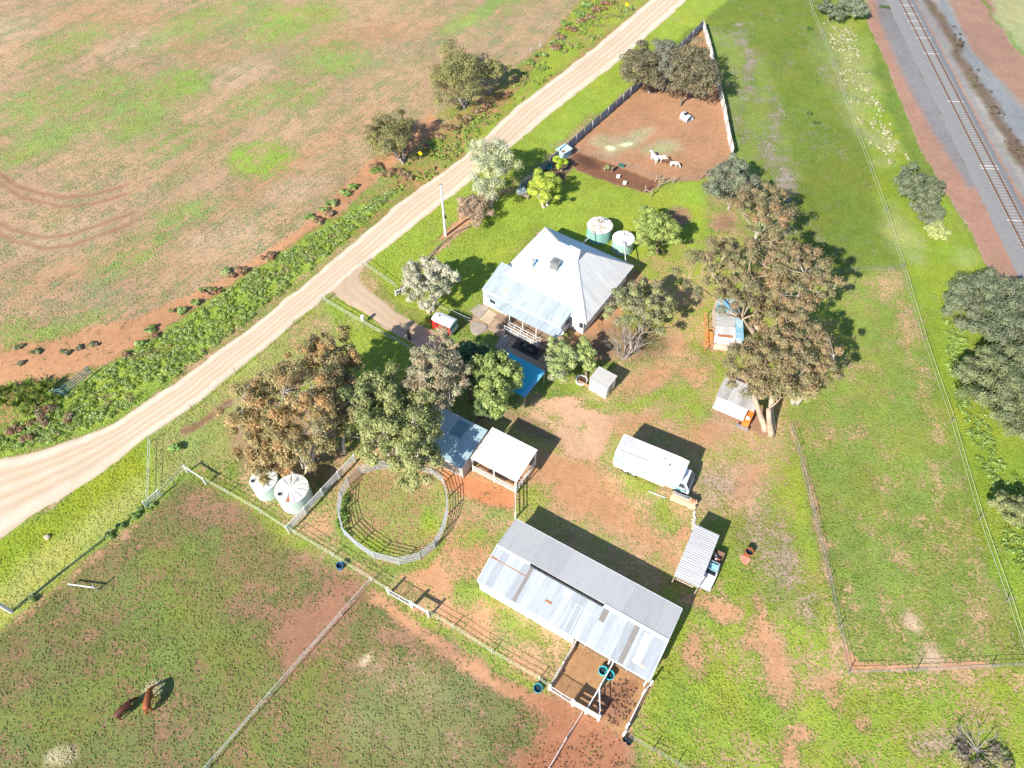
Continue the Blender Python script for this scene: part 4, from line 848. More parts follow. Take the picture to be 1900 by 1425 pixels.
# ================================================================== TRUCK
def truck():
    o = G(1158.5, 805, 3.5); t = thing('horse_truck', 'long white horse truck with a teal stripe parked in the yard', 'truck', (o.x, o.y, 0), R(-26.8))
    wh = pm('truck white', (.83, .83, .82), (.80, .80, .79), .8, .3); teal = pm('truck teal', (.05, .30, .34), (.06, .34, .38), 1, .35); gry = pm('truck grey line', (.22, .22, .22), (.3, .3, .3), 1, .5)
    L, W_ = 7.65, 2.6
    b = MB(); z0, z1 = .95, 3.5
    b.box(0, L-1.0, -W_, 0, z0, z1-.02); b.add([(L-1, -W_, 2.0), (L-.15, -W_+.1, 2.0), (L-.15, -.1, 2.0), (L-1, 0, 2.0), (L-1, -W_, z1-.02), (L-.05, -W_+.05, z1-.1), (L-.05, -.05, z1-.1), (L-1, 0, z1-.02)],
        [(0, 3, 2, 1), (4, 5, 6, 7), (0, 1, 5, 4), (1, 2, 6, 5), (2, 3, 7, 6)]); b.build('body', wh, t)
    s_ = MB(); s_.add([(.02, -W_-.006, 2.25), (.02, -W_-.006, 1.95), (.9, -W_-.006, 1.7), (L-1.5, -W_-.006, 1.62), (L-1.5, -W_-.006, 1.8), (.9, -W_-.006, 1.88)], [(0, 1, 2, 5), (5, 2, 3, 4)]); s_.build('side_stripe', teal, t)
    for k, y in enumerate((-.32, -.55, -.8, -1.05, -1.3)):
        q = MB(); q.box(.12, 1.65, y-.035, y+.035, z1-.01, z1+.004); q.build('roof_slot', gry, t)
    q = MB()
    for k in range(4): q.box(.3+k*.85, .3+k*.85+.7, -2.14, -2.04, z1-.01, z1+.006)
    q.build('roof_rail', gry, t)
    q = MB(); q.box(5.7, 5.9, -1.7, -1.5, z1-.02, z1+.12); q.build('roof_vent', gry, t); q = MB(); q.box(5.0, 5.25, -1.1, -1.0, z1-.02, z1+.05); q.build('roof_vent', gry, t)
    sk = MB(); sk.box(.1, L-1.6, -W_+.02, -W_+.1, .55, .95); sk.box(.1, L-1.6, -.1, -.02, .55, .95); sk.build('skirt', wh, t)
    rr = MB(); rr.box(-.06, 0, -W_+.1, -.1, .9, 3.3); rp = rr.build('tail_ramp', wh, t); 
    for y in (-W_+.15, -.25): h = MB(); h.box(-.12, -.06, y, y+.1, 2.9, 3.05); h.build('hinge', GAL, rp)
    c = MB(); x0, x1 = L-.95, L+.95
    c.add([(x0, -W_+.1, .75), (x1, -W_+.25, .75), (x1, -.25, .75), (x0, -.1, .75), (x0, -W_+.1, 1.55), (x1+.02, -W_+.22, 1.5), (x1+.02, -.22, 1.5), (x0, -.1, 1.55),
           (x0, -W_+.2, 2.35), (x1-.45, -W_+.35, 2.3), (x1-.45, -.35, 2.3), (x0, -.2, 2.35)],
          [(0, 3, 2, 1), (0, 1, 5, 4), (1, 2, 6, 5), (2, 3, 7, 6), (3, 0, 4, 7), (4, 5, 9, 8), (5, 6, 10, 9), (6, 7, 11, 10), (7, 4, 8, 11), (8, 9, 10, 11)])
    cb = c.build('cab', wh, t)
    g = MB(); g.add([(x1-.04, -W_+.35, 1.58), (x1-.04, -.35, 1.58), (x1-.40, -.42, 2.24), (x1-.40, -W_+.42, 2.24)], [(0, 1, 2, 3)]); ws = g.build('windscreen', GLS, t); ws.location = (.03, 0, .02)
    for y, sgn in ((-W_+.13, -1), (-.13, 1)):
        g = MB(); g.add([(x0+.75, y+sgn*.02, 1.62), (x1-.35, y+sgn*-.02, 1.6), (x1-.6, y-sgn*.12, 2.2), (x0+.75, y-sgn*.06, 2.25)], [(0, 1, 2, 3) if sgn < 0 else (3, 2, 1, 0)]); g.build('side_window', GLS, t)
    cs = MB(); cs.box(x0+.1, x1-.1, -W_+.05, -W_+.09, 1.15, 1.3); cs.build('cab_stripe', teal, t)
    bp = MB(); bp.box(x1-.05, x1+.15, -W_+.2, -.2, .5, .8); bp.build('bumper', WHT2, t)
    for y in (-W_+.4, -.6): h = MB(); h.box(x1+.0, x1+.06, y, y+.22, .95, 1.12); h.build('headlight', pm('lamp glass', (.8, .8, .78), (.7, .7, .7), 2, .2), t)
    for y in (-W_-.12, .02): h = MB(); h.box(x1-.35, x1-.28, y, y+.16, 1.5, 1.95); h.build('mirror', BLK, t)
    for x in (1.5, 2.5, 7.55):
        for y in (-W_+.05, -.33):
            w = MB(); w.tube([(x, y, .5), (x, y+.28, .5)], .5, 22); wo = w.build('wheel', TYRE, t); q = MB(); q.tube([(x, y-.015, .5), (x, y+.295, .5)], .26, 14); q.build('rim', WHT2, wo)
    fr = MB(); fr.box(.2, x1, -1.75, -.85, .55, .93); fr.build('chassis', BLK, t)
    tk = MB(); tk.box(2.9, 4.1, -W_+.1, -W_+.6, .5, .9); tk.build('side_locker', WHT, t)
truck()
# ================================================================== HORSE FLOAT
def float_():
    o = G(812, 574, 2.2); t = thing('horse_float', 'red and teal horse float with a rounded white roof parked by the silver tree', 'trailer', (o.x, o.y, 0), R(-30.2))
    red = pm('float red', (.62, .03, .02), (.50, .03, .02), 1, .35); wh = pm('float roof', (.72, .75, .76), (.5, .55, .56), 1.2, .4); tl = pm('float teal', (.03, .25, .27), (.03, .2, .22), 1, .4); dk = pm('slots', (.25, .3, .32), (.2, .24, .26), 2, .5)
    L, W_ = 3.0, 1.75
    b = MB(); b.add([(0.25, -W_, .45), (L, -W_, .45), (L, 0, .45), (.25, 0, .45), (0, -W_*.8, .45), (0, -W_*.2, .45), (.25, -W_, 1.95), (L, -W_, 1.95), (L, 0, 1.95), (.25, 0, 1.95), (0, -W_*.8, 1.95), (0, -W_*.2, 1.95)],
        [(0, 1, 7, 6), (2, 3, 9, 8), (3, 5, 11, 9), (5, 4, 10, 11), (4, 0, 6, 10), (0, 4, 5, 3, 2, 1)]); b.build('body', red, t)
    # rear panel teal with white slats
    b = MB(); b.box(L-.02, L+.03, -W_+.02, -.02, 1.25, 2.1); b.build('rear_panel', tl, t); b = MB(); b.box(L-.01, L+.045, -W_+.02, -.02, .45, 1.24); rr = b.build('rear_ramp', dk, t)
    for k in range(4): q = MB(); q.box(L+.045, L+.06, -W_+.15+k*.42, -W_+.38+k*.42, .5, 1.2); q.build('ramp_panel', WHT, rr)
    V = []; F = []; n = 10
    prof = [(-W_-.02, 1.93), (-W_+.12, 2.12), (-W_*.7, 2.24), (-W_*.5, 2.28), (-W_*.3, 2.24), (-.12, 2.12), (.02, 1.93)]
    xs = [(-.05, .55, -.25), (.1, .85, -.08), (.45, 1, 0), (L+.05, 1, 0)]
    for x, k, dz in xs:
        for y, z in prof: V.append((x, -W_/2+(y+W_/2)*k, z+dz*(1 if z > 1.95 else 0)))
    m_ = len(prof)
    for i in range(3):
        for j in range(m_-1): F.append((i*m_+j, (i+1)*m_+j, (i+1)*m_+j+1, i*m_+j+1))
    F.append(tuple(3*m_+j for j in range(m_))); F.append(tuple(m_-1-j for j in range(m_))); F.append((0, m_-1, 4*m_-1, 3*m_)); 
    b = MB(); b.add(V, F); b.build('roof', wh, t); q = MB(); q.box(.8, 1.0, -W_/2-.1, -W_/2+.1, 2.26, 2.34); q.build('vent', BLK, t)
    for y in (-W_-.2, .0):
        g = MB(); g.box(1.1, 2.5, y, y+.2, .75, .8); g.box(1.05, 1.12, y, y+.2, .4, .8); g.box(2.48, 2.55, y, y+.2, .4, .8); g.build('mudguard', WHT, t)
        for x in (1.45, 2.15): w = MB(); w.tube([(x, y+.01, .32), (x, y+.19, .32)], .32, 18); wo = w.build('wheel', TYRE, t); q = MB(); q.tube([(x, y-.01, .32), (x, y+.2, .32)], .16, 12); q.build('rim', WHT, wo)
    d = MB(); d.bar((0.1, -W_*.85, .4), (-1.1, -W_/2, .4), .08); d.bar((0.1, -W_*.15, .4), (-1.1, -W_/2, .4), .08); d.tube([(-1.05, -W_/2, 0.08), (-1.05, -W_/2, .6)], .04); d.tube([(-1.05, -W_/2-.03, .1), (-1.05, -W_/2+.03, .1)], .1, 12); d.build('drawbar', pm('red steel', (.5, .05, .03), (.4, .04, .03), 2, .5), t)
    g = MB(); g.box(.6, 1.2, -W_-.008, -W_, 1.25, 1.6); g.build('side_window', GLS, t)
float_()
# ================================================================== DERELICT UTE
def ute():
    o = G(1302, 1092, .0); t = thing('derelict_ute', 'derelict white ute with its glass gone and scrap in the tray beside the carport', 'ute', (o.x, o.y, 0), R(62))
    wp = pm('chalky white', (.70, .70, .68), (.5, .5, .5), 1.5, .6); cy = pm('cyan seat cover', (.10, .5, .6), (.4, .6, .65), 2, .6)
    # x forward to the tray (away), bonnet nearest the camera ; width 1.7
    w = .85
    b = MB(); b.add([(-.1, -w+.05, .35), (1.35, -w, .35), (1.35, w, .35), (-.1, w-.05, .35), (-.1, -w+.1, .85), (1.35, -w, 1.02), (1.35, w, 1.02), (-.1, w-.1, .85)], [(0, 3, 2, 1), (4, 5, 6, 7), (0, 1, 5, 4), (1, 2, 6, 5), (2, 3, 7, 6), (3, 0, 4, 7)]); b.build('bonnet', wp, t)
    b = MB(); b.box(1.36, 2.7, -w, -w+.06, .35, 1.0); b.box(1.36, 2.7, w-.06, w, .35, 1.0); b.box(1.36, 2.7, -w+.06, w-.06, .35, .42); b.build('cab_shell', wp, t)
    for y in (-w+.1, w-.1): 
        q = MB(); q.bar((1.4, y, 1.0), (1.7, y*.9, 1.5), .06); q.bar((2.65, y, 1.0), (2.6, y*.9, 1.5), .07); q.bar((1.7, y*.9, 1.5), (2.6, y*.9, 1.5), .07); q.build('pillar', wp, t)
    q = MB(); q.bar((1.7, -w*.85, 1.5), (1.7, w*.85, 1.5), .08); q.bar((2.6, -w*.85, 1.5), (2.6, w*.85, 1.5), .1); q.bar((2.15, -w*.85, 1.52), (2.15, w*.85, 1.52), .05); q.build('roof_frame', GAL, t)
    q = MB(); q.box(1.95, 2.5, -w+.1, w-.1, .5, .78); q.box(2.42, 2.58, -w+.1, w-.1, .78, 1.2); q.build('seat', cy, t)
    q = MB(); q.box(1.37, 1.6, -w+.1, w-.1, .7, .98); q.build('dashboard', BLK, t)
    q = MB(); q.box(2.72, 4.3, -w, w, .5, .6); q.box(2.72, 4.3, -w, -w+.05, .6, .9); q.box(2.72, 4.3, w-.05, w, .6, .9); q.box(4.25, 4.3, -w+.05, w-.05, .6, .9); q.build('tray', pm('rusty tray', (.3, .17, .1), (.18, .13, .1), 2, .8), t)
    sc = [pm('scrap pink', (.7, .5, .42), (.5, .4, .35), 3, .7), BLK, RUST, WOOD, GAL]
    for k in range(9):
        q = MB(); x = random.uniform(2.9, 4.0); y = random.uniform(-.6, .6); r_ = random.uniform(.12, .26); q.lathe(x, y, [(0, .62+r_*1.4), (r_*.7, .62+r_*1.2), (r_, .62+r_*.6), (r_*.8, .61)], 9, 0, lambda j, k_, t_, r: (r*.2*math.sin(2*t_+k), 0)); q.build('scrap', sc[k % 5], t)
    for x in (.55, 3.5):
        for y in (-w-.02, w-.18): q = MB(); q.tube([(x, y, .32), (x, y+.2, .32)], .32, 18); wo = q.build('wheel', TYRE, t); q = MB(); q.tube([(x, y-.01, .32), (x, y+.21, .32)], .17, 12); q.build('rim', RUST, wo)
    for y in (-w+.2, w-.4): q = MB(); q.box(-.13, -.09, y, y+.2, .6, .78); q.build('headlight', GAL, t)
    q = MB(); q.box(-.2, -.1, -w+.05, w-.05, .4, .52); q.build('bumper', GAL, t)
ute()
# ================================================================== FENCES
def wire_fence(label, path, posts, ph=1.15, pr=.045, wires=(.35, .7, 1.1), wm=None, pmat=None, wr=.012, name='wire_fence', group=None, rig=None):
    P = Gs(path); c = P[0].copy(); t = thing(name, label, 'fence', tuple(c), 0, group)
    w = MB()
    for z in wires:
        pts = []
        for i in range(len(P)-1):
            a, b = P[i], P[i+1]; n = max(2, int((b-a).length/3))
            for k in range(n): q = a.lerp(b, k/n)-c; pts.append((q.x+random.uniform(-.03, .03), q.y, z-.03*math.sin(math.pi*k/n)))
        q = P[-1]-c; pts.append((q.x, q.y, z)); w.tube(pts, wr, 4)
    w.build('wire', wm or STEELW, t)
    base = None
    for u, v in posts:
        p = G(u, v)-c
        if base is None:
            m = MB(); m.tube([(0, 0, -.05), (0, 0, ph-.02), (0, 0, ph)], [pr, pr, pr*.7], 7); base = m.build('post', pmat or WOOD, t); base.location = p
        else: o = base.copy(); COL.objects.link(o); o.parent = t; o.location = p; o.rotation_euler = (random.uniform(-.04, .04), random.uniform(-.04, .04), 0)
    return t
GI = pm('star picket', (.25, .25, .24), (.15, .14, .13), 3, .7)
wire_fence('long two strand boundary fence on the east side, running down from the railway corner', [(1492, -40), (1506, 25), (1523, 66), (1545, 123), (1565, 182), (1588, 249), (1614, 318), (1641, 394), (1673, 500)], [(1506, 25), (1523, 66), (1545, 123), (1565, 182), (1588, 249), (1614, 318), (1641, 394), (1673, 500)], wires=(.4, 1.05), wm=TAPE, pmat=GI, wr=.022, pr=.05)
wire_fence('boundary fence with pale tape between the green paddock and the thicket at right', [(1674, 502), (1712, 635), (1763, 785), (1815, 965), (1867, 1115), (1900, 1215), (1925, 1290)], [(1712, 635), (1763, 785), (1815, 965), (1867, 1115), (1900, 1215)], wires=(.4, 1.05), wm=TAPE, pmat=GI, wr=.022, pr=.05)
wire_fence('short cross fence from the big gums to the boundary corner', [(1500, 516), (1585, 506), (1672, 501)], [(1500, 516), (1585, 506)], pmat=GI)
wire_fence('inner paddock fence along the worn red track, turning at the bottom corner', [(1466, 790), (1480, 836), (1508, 955), (1537, 1078), (1556, 1165), (1574, 1249), (1700, 1245), (1840, 1238), (1925, 1234)], [(1480, 836), (1508, 955), (1537, 1078), (1556, 1165), (1574, 1249), (1700, 1245), (1840, 1238)], pmat=GI, wm=pm('dull wire', (.22, .2, .18), (.35, .35, .33), 3, .6), wr=.018, wires=(.25, .6, 1.0))
wire_fence('wire fence from the braced white corner post down to the four rail fence', [(384, 895), (422, 916), (485, 952), (535, 985)], [(422, 916), (485, 952)], wires=(.35, .7, 1.1), wm=TAPE, wr=.018, pmat=WHT2)
wire_fence('wire fence from the four rail fence past the round yard to the white gate', [(537, 985), (548, 991), (618, 1033), (690, 1078), (718, 1096)], [(548, 991), (618, 1033), (690, 1078)], wm=TAPE, wr=.018, pmat=WHT2)
wire_fence('wire fence between the white gate and the stable yard', [(797, 1140), (840, 1165), (913, 1212), (1000, 1262), (1018, 1275)], [(840, 1165), (913, 1212), (1000, 1262)], wm=TAPE, wr=.018, pmat=WHT2)
wire_fence('electric tape fence dividing the paddock diagonally toward the bottom edge', [(690, 1080), (635, 1142), (505, 1290), (388, 1425), (330, 1490)], [(635, 1142), (505, 1290), (388, 1425)], wires=(.6, 1.05), wm=WHT2, wr=.025, pmat=WHT2)
wire_fence('overgrown fence running down from the stable yard corner', [(1080, 1325), (1050, 1372), (1018, 1428), (990, 1480)], [(1050, 1372), (1018, 1428)], wires=(.6, 1.05), wm=WHT2, wr=.022, pmat=WHT2)
wire_fence('thin wire fence running to the bottom right from the black buckets', [(1165, 1368), (1210, 1393), (1256, 1419), (1300, 1445)], [(1210, 1393), (1256, 1419)], wm=STEELW, pmat=GI)
wire_fence('wire fence on the south side of the driveway beside the white mailbox', [(600, 560), (642, 585), (675, 604), (718, 628), (757, 649), (800, 672)], [(600, 560), (642, 585), (675, 604), (718, 628)], wires=(.6, 1.05), wm=WHT2, wr=.022, pmat=GI)
wire_fence('wire fence on the north side of the driveway leading to the silver tree', [(673, 491), (705, 515), (737, 537)], [(673, 491), (705, 515)], wires=(.5, 1.05), wm=WHT2, wr=.02, pmat=WOOD)
wire_fence('fence line between the lawn of the silver tree and the paving, behind the red float', [(806, 565), (820, 575), (862, 596), (873, 600)], [(862, 596)], wires=(.5, 1.0), wm=WHT2, wr=.02, pmat=GAL)
wire_fence('roadside wire fence from the driveway mouth down past the orange gum', [(607, 556), (546, 602), (438, 693), (358, 760), (281, 820)], [(607, 556), (546, 602), (438, 693), (358, 760), (281, 820)], wm=STEELW, pmat=WOOD)
wire_fence('fence running straight from the roadside corner to the white rail panel', [(281, 820), (280, 870), (277, 932)], [(278, 877)], wires=(.5, 1.05), wm=WHT2, wr=.024, pmat=WOOD)
wire_fence('two strand fence joining the white rail panel to the braced corner post', [(302, 918), (325, 893), (349, 870)], [(325, 896)], wires=(.5, 1.1), wm=WHT2, wr=.02, pmat=GI)
wire_fence('low paddock fence along the grass verge at the lower left', [(22, 1135), (70, 1108), (210, 989), (262, 944)], [(65, 1108), (210, 988)], wires=(.4, .9), wm=STEELW, pmat=WHT2, pr=.03)
wire_fence('crop field boundary fence above the road near the yellow sign', [(1180, 20), (1100, 75), (1002, 88), (985, 97), (960, 118)], [(1002, 88), (985, 97)], pmat=WHT2, wr=.01)
wire_fence('old fence along the lawn edge between road verge and garden', [(742, 541), (768, 510), (812, 462), (850, 432), (880, 418)], [(768, 510), (812, 462), (850, 432)], ph=.6, wires=(.3, .5), wm=WOOD, wr=.05, pr=.07)
wire_fence('goat yard cross fence between the bed and the goats', [(1065, 283), (1100, 290), (1165, 312), (1228, 338), (1253, 342), (1300, 332), (1360, 293)], [(1073, 284), (1110, 295), (1165, 312), (1300, 333)], pmat=WOOD, wr=.01)
# ---- post and rail fences
def rail_fence(label, path, rails=(.35, .7, 1.05, 1.4), w=.1, th=.05, ph=1.5, pw=.14, mat=None, posts=None, name='rail_fence', sub=None, group=None):
    P = Gs(path); c = P[0].copy(); t = thing(name, label, 'fence', tuple(c), 0, group); mat = mat or WHT
    for z in rails:
        m = MB()
        for i in range(len(P)-1): m.bar(P[i]-c+Vector((0, 0, z)), P[i+1]-c+Vector((0, 0, z)), th, w)
        m.build('rail', mat, t)
    pts = list(P)
    if sub:
        pts = []
        for i in range(len(P)-1):
            n = sub; pts += [P[i].lerp(P[i+1], k/n) for k in range(n)]
        pts.append(P[-1])
    for p in pts:
        q = p-c; m = MB(); m.box(-pw/2, pw/2, -pw/2, pw/2, -.05, ph); o = m.build('post', mat, t); o.location = q; o.rotation_euler = (0, 0, math.atan2(P[1].y-P[0].y, P[1].x-P[0].x))
    return t
rail_fence('white four rail fence beside the pale water tanks', [(537, 988), (660, 856)], (.4, .75, 1.1, 1.45), .11, .06, 1.55, .15, sub=4)
rail_fence('short white three rail fence panel by the roadside verge', [(274, 942), (300, 920)], (.4, .8, 1.2), .12, .06, 1.35, .16)
rail_fence('white braced corner of the lower paddock fence', [(349, 876), (383, 898)], (1.15,), .14, .1, 1.35, .18)
rail_fence('blue grey steel rail panel leaning in the yuccas beside the road', [(104, 738), (122, 735), (172, 694)], (.4, .75, 1.1, 1.45), .09, .05, 1.5, .07, mat=pm('blue grey steel', (.16, .30, .36), (.12, .22, .28), 2, .5))
rail_fence('rail fence between the open shed and the stable barn', [(956, 908), (956, 962)], (.5, 1.0, 1.4), .1, .06, 1.5, .14)
rail_fence('timber and white rails running from the barn wall to the mesh gate', [(1066, 1198), (1044, 1236), (1019, 1279)], (.45, .9, 1.35), .1, .08, 1.5, .18, mat=pm('whitewashed timber', (.72, .68, .62), (.5, .42, .36), 1.5, .8))
rail_fence('thick white plank fence closing the stable yards at the bottom', [(1063, 1309), (1087, 1323), (1110, 1336)], (.45, .85, 1.25, 1.5), .22, .07, 1.6, .2)
rail_fence('white rail dividing the two stable yards over the turquoise tubs', [(1135, 1236), (1113, 1276), (1087, 1321)], (.6, 1.35), .1, .09, 1.45, .14)
rail_fence('diagonal brace rail inside the stable yard', [(1110, 1286), (1111, 1333)], (.7, 1.3), .09, .06, 1.35, .09)
rail_fence('outer right rail fence of the stable yards', [(1206, 1272), (1193, 1288), (1163, 1349), (1157, 1364)], (.6, 1.4), .09, .08, 1.5, .2)
# ---- gates
def gate(label, a, b, mat=WHT, h=1.35, mesh=True, name='mesh_gate'):
    A = G(*a); B = G(*b); d = B-A; L = d.length; t = thing(name, label, 'gate', tuple(A), math.atan2(d.y, d.x))
    f = MB(); f.tube([(.15, 0, .15), (.15, 0, h), (L-.15, 0, h), (L-.15, 0, .15), (.15, 0, .15)], .035, 6); f.tube([(L/2, 0, .15), (L/2, 0, h)], .025, 6); f.build('frame', mat, t)
    if mesh:
        m = MB(); n = int(L/.16)
        for i in range(1, n): m.tube([(.15+i*(L-.3)/n, 0, .15), (.15+i*(L-.3)/n, 0, h)], .007, 4)
        for i in range(1, 9): m.tube([(.15, 0, .15+i*(h-.15)/9), (L-.15, 0, .15+i*(h-.15)/9)], .007, 4)
        m.build('mesh', GAL, t)
    for x in (0, L): p = MB(); p.box(x-.09, x+.09, -.09, .09, 0, 1.6); p.build('post', mat, t)
    return t
gate('white mesh gate in the paddock fence below the round yard', (722, 1102), (764, 1126))
rail_fence('stout white fence panel next to the mesh gate below the round yard', [(766, 1127), (796, 1144)], (1.2,), .22, .14, 1.6, .2)
gate('white mesh gate between the paddock and the left stable yard', (1020, 1280), (1061, 1306))
# ---- round yard
def round_yard():
    px = [(822, 890), (829, 918), (830, 948), (822, 980), (806, 1010), (778, 1032), (740, 1042), (692, 1030), (660, 1008), (636, 985), (628, 950), (632, 918), (646, 893), (668, 873), (700, 864), (735, 862), (770, 865), (800, 873)]
    c = sum(Gs(px), Vector())/len(px); t = thing('round_yard', 'round horse yard of pale grey pipe panels, partly under the green tree', 'horse yard', tuple(c))
    mat = pm('galvanised pipe', (.62, .63, .65), (.48, .49, .51), 3, .45, .2)
    P = [G(u, v, .9)-c for u, v in px]
    for p in P: p.z = 0
    n = len(P)
    for i in range(n):
        a, b = P[i], P[(i+1) % n]; m = MB(); d = (b-a).normalized()*.05; a2 = a+d; b2 = b-d
        for z in (.25, .55, .85, 1.15, 1.45, 1.75): m.bar(a2+Vector((0, 0, z)), b2+Vector((0, 0, z)), .045, .05)
        for q in (a2, b2): m.bar(q, q+Vector((0, 0, 1.78)), .05)
        m.build('panel', mat, t)
round_yard()
# ---- tall sheet fence round the goat yard
def sheet_fence(label, path, h=1.75, mat=None, inner=1, sub=6, ridge=None):
    P = Gs(path); c = P[0].copy(); t = thing('sheet_fence', label, 'fence', tuple(c))
    for i in range(len(P)-1):
        a = P[i]-c; b = P[i+1]-c; L = (b-a).length; n = max(1, int(L/2.4)); d = (b-a).normalized(); nn = Vector((-d.y, d.x, 0))*inner
        for k in range(n):
            p = a.lerp(b, k/n); q = a.lerp(b, (k+1)/n); h2 = h+random.uniform(-.06, .06); off = nn*random.uniform(-.05, .05)
            m = MB(); s = max(3, int((q-p).length/.2))
            V = []; F = []
            for j in range(s+1):
                w = p.lerp(q, j/s)+nn*(.035*(1 if j % 2 else -1))+off
                V += [(w.x, w.y, 0), (w.x, w.y, h2)]
            for j in range(s): F.append((2*j, 2*j+2, 2*j+3, 2*j+1))
            o = len(V); V += [(x+nn.x*.02, y+nn.y*.02, z) for x, y, z in V]; F += [(b_+o, a_+o, d_+o, c_+o) for a_, b_, c_, d_ in F]
            for j in range(s): F.append((2*j+1, 2*j+3, o+2*j+3, o+2*j+1))
            m.add(V, F); m.build('sheet', mat, t)
            po = MB(); w = p+nn*.1; po.bar(w, w+Vector((0, 0, h2+.08)), .09); po.build('post', WOOD if k % 2 else WHT2, t)
        m = MB(); m.bar(a+nn*.07+Vector((0, 0, h*.82)), b+nn*.07+Vector((0, 0, h*.82)), .04, .07); m.bar(a+nn*.07+Vector((0, 0, .35)), b+nn*.07+Vector((0, 0, .35)), .04, .07); m.build('rail', WOOD, t)
shb = pm('blue grey sheet', (.22, .30, .40), (.15, .21, .30), .8, .55, 0, 0, None, .35, .65)
shw = pm('pale sheet', (.66, .66, .64), (.5, .5, .49), .8, .5, 0, 0, None, .35, .65)
sheet_fence('blue grey iron sheet fence along the road side of the goat yard and garden', [(964, 356), (1036, 294), (1168, 178), (1240, 115), (1303, 52)], 1.6, shb, -1)
sheet_fence('pale iron sheet fence on the east side of the goat yard', [(1303, 52), (1313, 85), (1332, 160), (1358, 292)], 1.6, shw, -1)
# ---- timber gateways beside the vegetable bed
def hgate(label, pts):
    P = Gs(pts); c = P[0].copy(); t = thing('timber_gateway', label, 'gateway', tuple(c))
    for p in P: m = MB(); q = p-c; m.bar(q, q+Vector((0, 0, 1.5)), .12); m.build('post', WOOD, t)
    m = MB(); m.bar(Vector((0, 0, .95)), P[1]-c+Vector((0, 0, .6)), .09); m.build('rail', WOOD, t)
    return t
hgate('leaning timber gateway at the bottom corner of the red garden bed', [(1208, 365), (1196, 358)]); hgate('timber gateway posts at the top end of the red garden bed', [(1229, 341), (1216, 338)]); hgate('pair of timber posts at the corner of goat yard and lawn', [(1249, 341), (1221, 350)])
# ================================================================== SMALL THINGS
def tub(label, u, v, r, h, mat, name='water_tub', fill=(.02, .05, .06), group=None, cat='tub'):
    c = G(u, v); t = thing(name, label, cat, tuple(c), 0, group); m = MB()
    m.lathe(0, 0, [(r*.86, 0), (r, h), (r*1.06, h), (r*1.06, h-.04), (r*1.02, h+.01), (r*.93, h+.01), (r*.84, .12)], 22); m.build('shell', mat, t, False)
    w = MB(); w.lathe(0, 0, [(0, h*.62), (r*.92, h*.62)], 22); w.build('water', pm('dark water', fill, (.03, .05, .05), 2, .05), t); return t
turq = pm('turquoise plastic', (.05, .55, .62), (.04, .45, .52), 2, .4)
tub('deep blue tub against the paddock fence beneath the round yard', 632, 1053, .36, .62, BLUEP); tub('teal tub outside the corner of the left stable yard', 998, 1279, .42, .5, TEAL)
tub('turquoise tub left of the dividing rail, nearer the barn', 1118, 1247, .42, .55, turq); tub('turquoise tub under the dividing rail, the lower of the two', 1130, 1255, .44, .55, turq)
tub('black feed bucket beside the fence end, upper of the two', 1159, 1373, .22, .35, BLK, 'feed_bucket', cat='bucket'); tub('black feed bucket beside the fence end, lower of the two', 1166, 1379, .22, .35, BLK, 'feed_bucket', cat='bucket')
tub('rusty open drum standing alone in the grass right of the carport', 1387, 1029, .42, .85, pm('drum rust', (.38, .11, .04), (.22, .07, .04), 3, .85), 'rusty_drum', (.03, .01, .01), cat='drum')
tub('round turquoise pool tub beside the blue fence in the garden', 1017, 310, .62, .35, turq, 'paddling_tub')
c = G(1383, 1038); m = MB(); m.lathe(0, 0, [(0, .06), (.45, .05), (.55, .0)], 12, 0, lambda j, k, t, r: (.15*r*math.sin(3*t+1), 0)); o = m.build('brick_pad', pm('broken brick', (.48, .17, .10), (.6, .35, .25), 5, .9, 0, .4)); o.location = c; tag(o, 'small pile of broken red brick at the foot of the rusty drum', 'brick pad')
def power_pole(label, u, v, h, box=True, name='power_pole'):
    t = thing(name, label, 'pole', at(u, v)); m = MB(); m.tube([(0, 0, -.1), (0, 0, h*.5), (0, 0, h)], [.2, .17, .12], 14); m.build('pole', pm('pale pole', (.72, .71, .70), (.6, .59, .58), 1, .6), t)
    m = MB(); m.tube([(0, 0, h), (0, 0, h+.45)], .05, 8); m.bar((-.35, 0, h+.1), (.35, 0, h+.1), .08); m.build('insulator_bracket', GAL, t)
    if box: m = MB(); m.box(.1, .4, -.28, -.02, h*.38, h*.38+.4); m.build('meter_box', BLK, t)
power_pole('tall pale utility pole standing on the verge beside the gravel road', 827, 437, 8.9)
power_pole('tall pale pole cut by the left edge of the picture, casting a long thin shadow', 21, 1135, 9.5, False)
def sign(label, u, v, rz, hgt=1.9):
    t = thing('warning_sign', label, 'road sign', at(u, v), rz); p = MB(); p.tube([(0, 0, 0), (0, 0, hgt+.3)], .035, 8); p.build('post', GAL, t)
    s = .42; m = MB(); z = hgt; m.sheet([(0, -.05, z-s), (s, -.05, z), (0, -.05, z+s), (-s, -.05, z)], .03)
    m2 = MB(); V = [(0, -.06, z-s), (s, -.06, z), (0, -.06, z+s), (-s, -.06, z), (0, -.04, z-s), (s, -.04, z), (0, -.04, z+s), (-s, -.04, z)]
    m2.add(V, [(0, 1, 2, 3), (7, 6, 5, 4), (0, 4, 5, 1), (1, 5, 6, 2), (2, 6, 7, 3), (3, 7, 4, 0)]); pl = m2.build('plate', pm('sign yellow', (.85, .58, .01), (.8, .52, .01), 1, .4), t)
    q = MB(); q.bar((-.05, -.07, z-.2), (-.05, -.07, z+.02), .07, .012); q.bar((-.05, -.07, z+.02), (.12, -.07, z+.16), .07, .012); q.bar((.12, -.07, z+.2), (.0, -.07, z+.2), .05, .012); q.bar((.13, -.07, z+.2), (.13, -.07, z+.06), .05, .012); q.build('bent_arrow', BLK, pl)
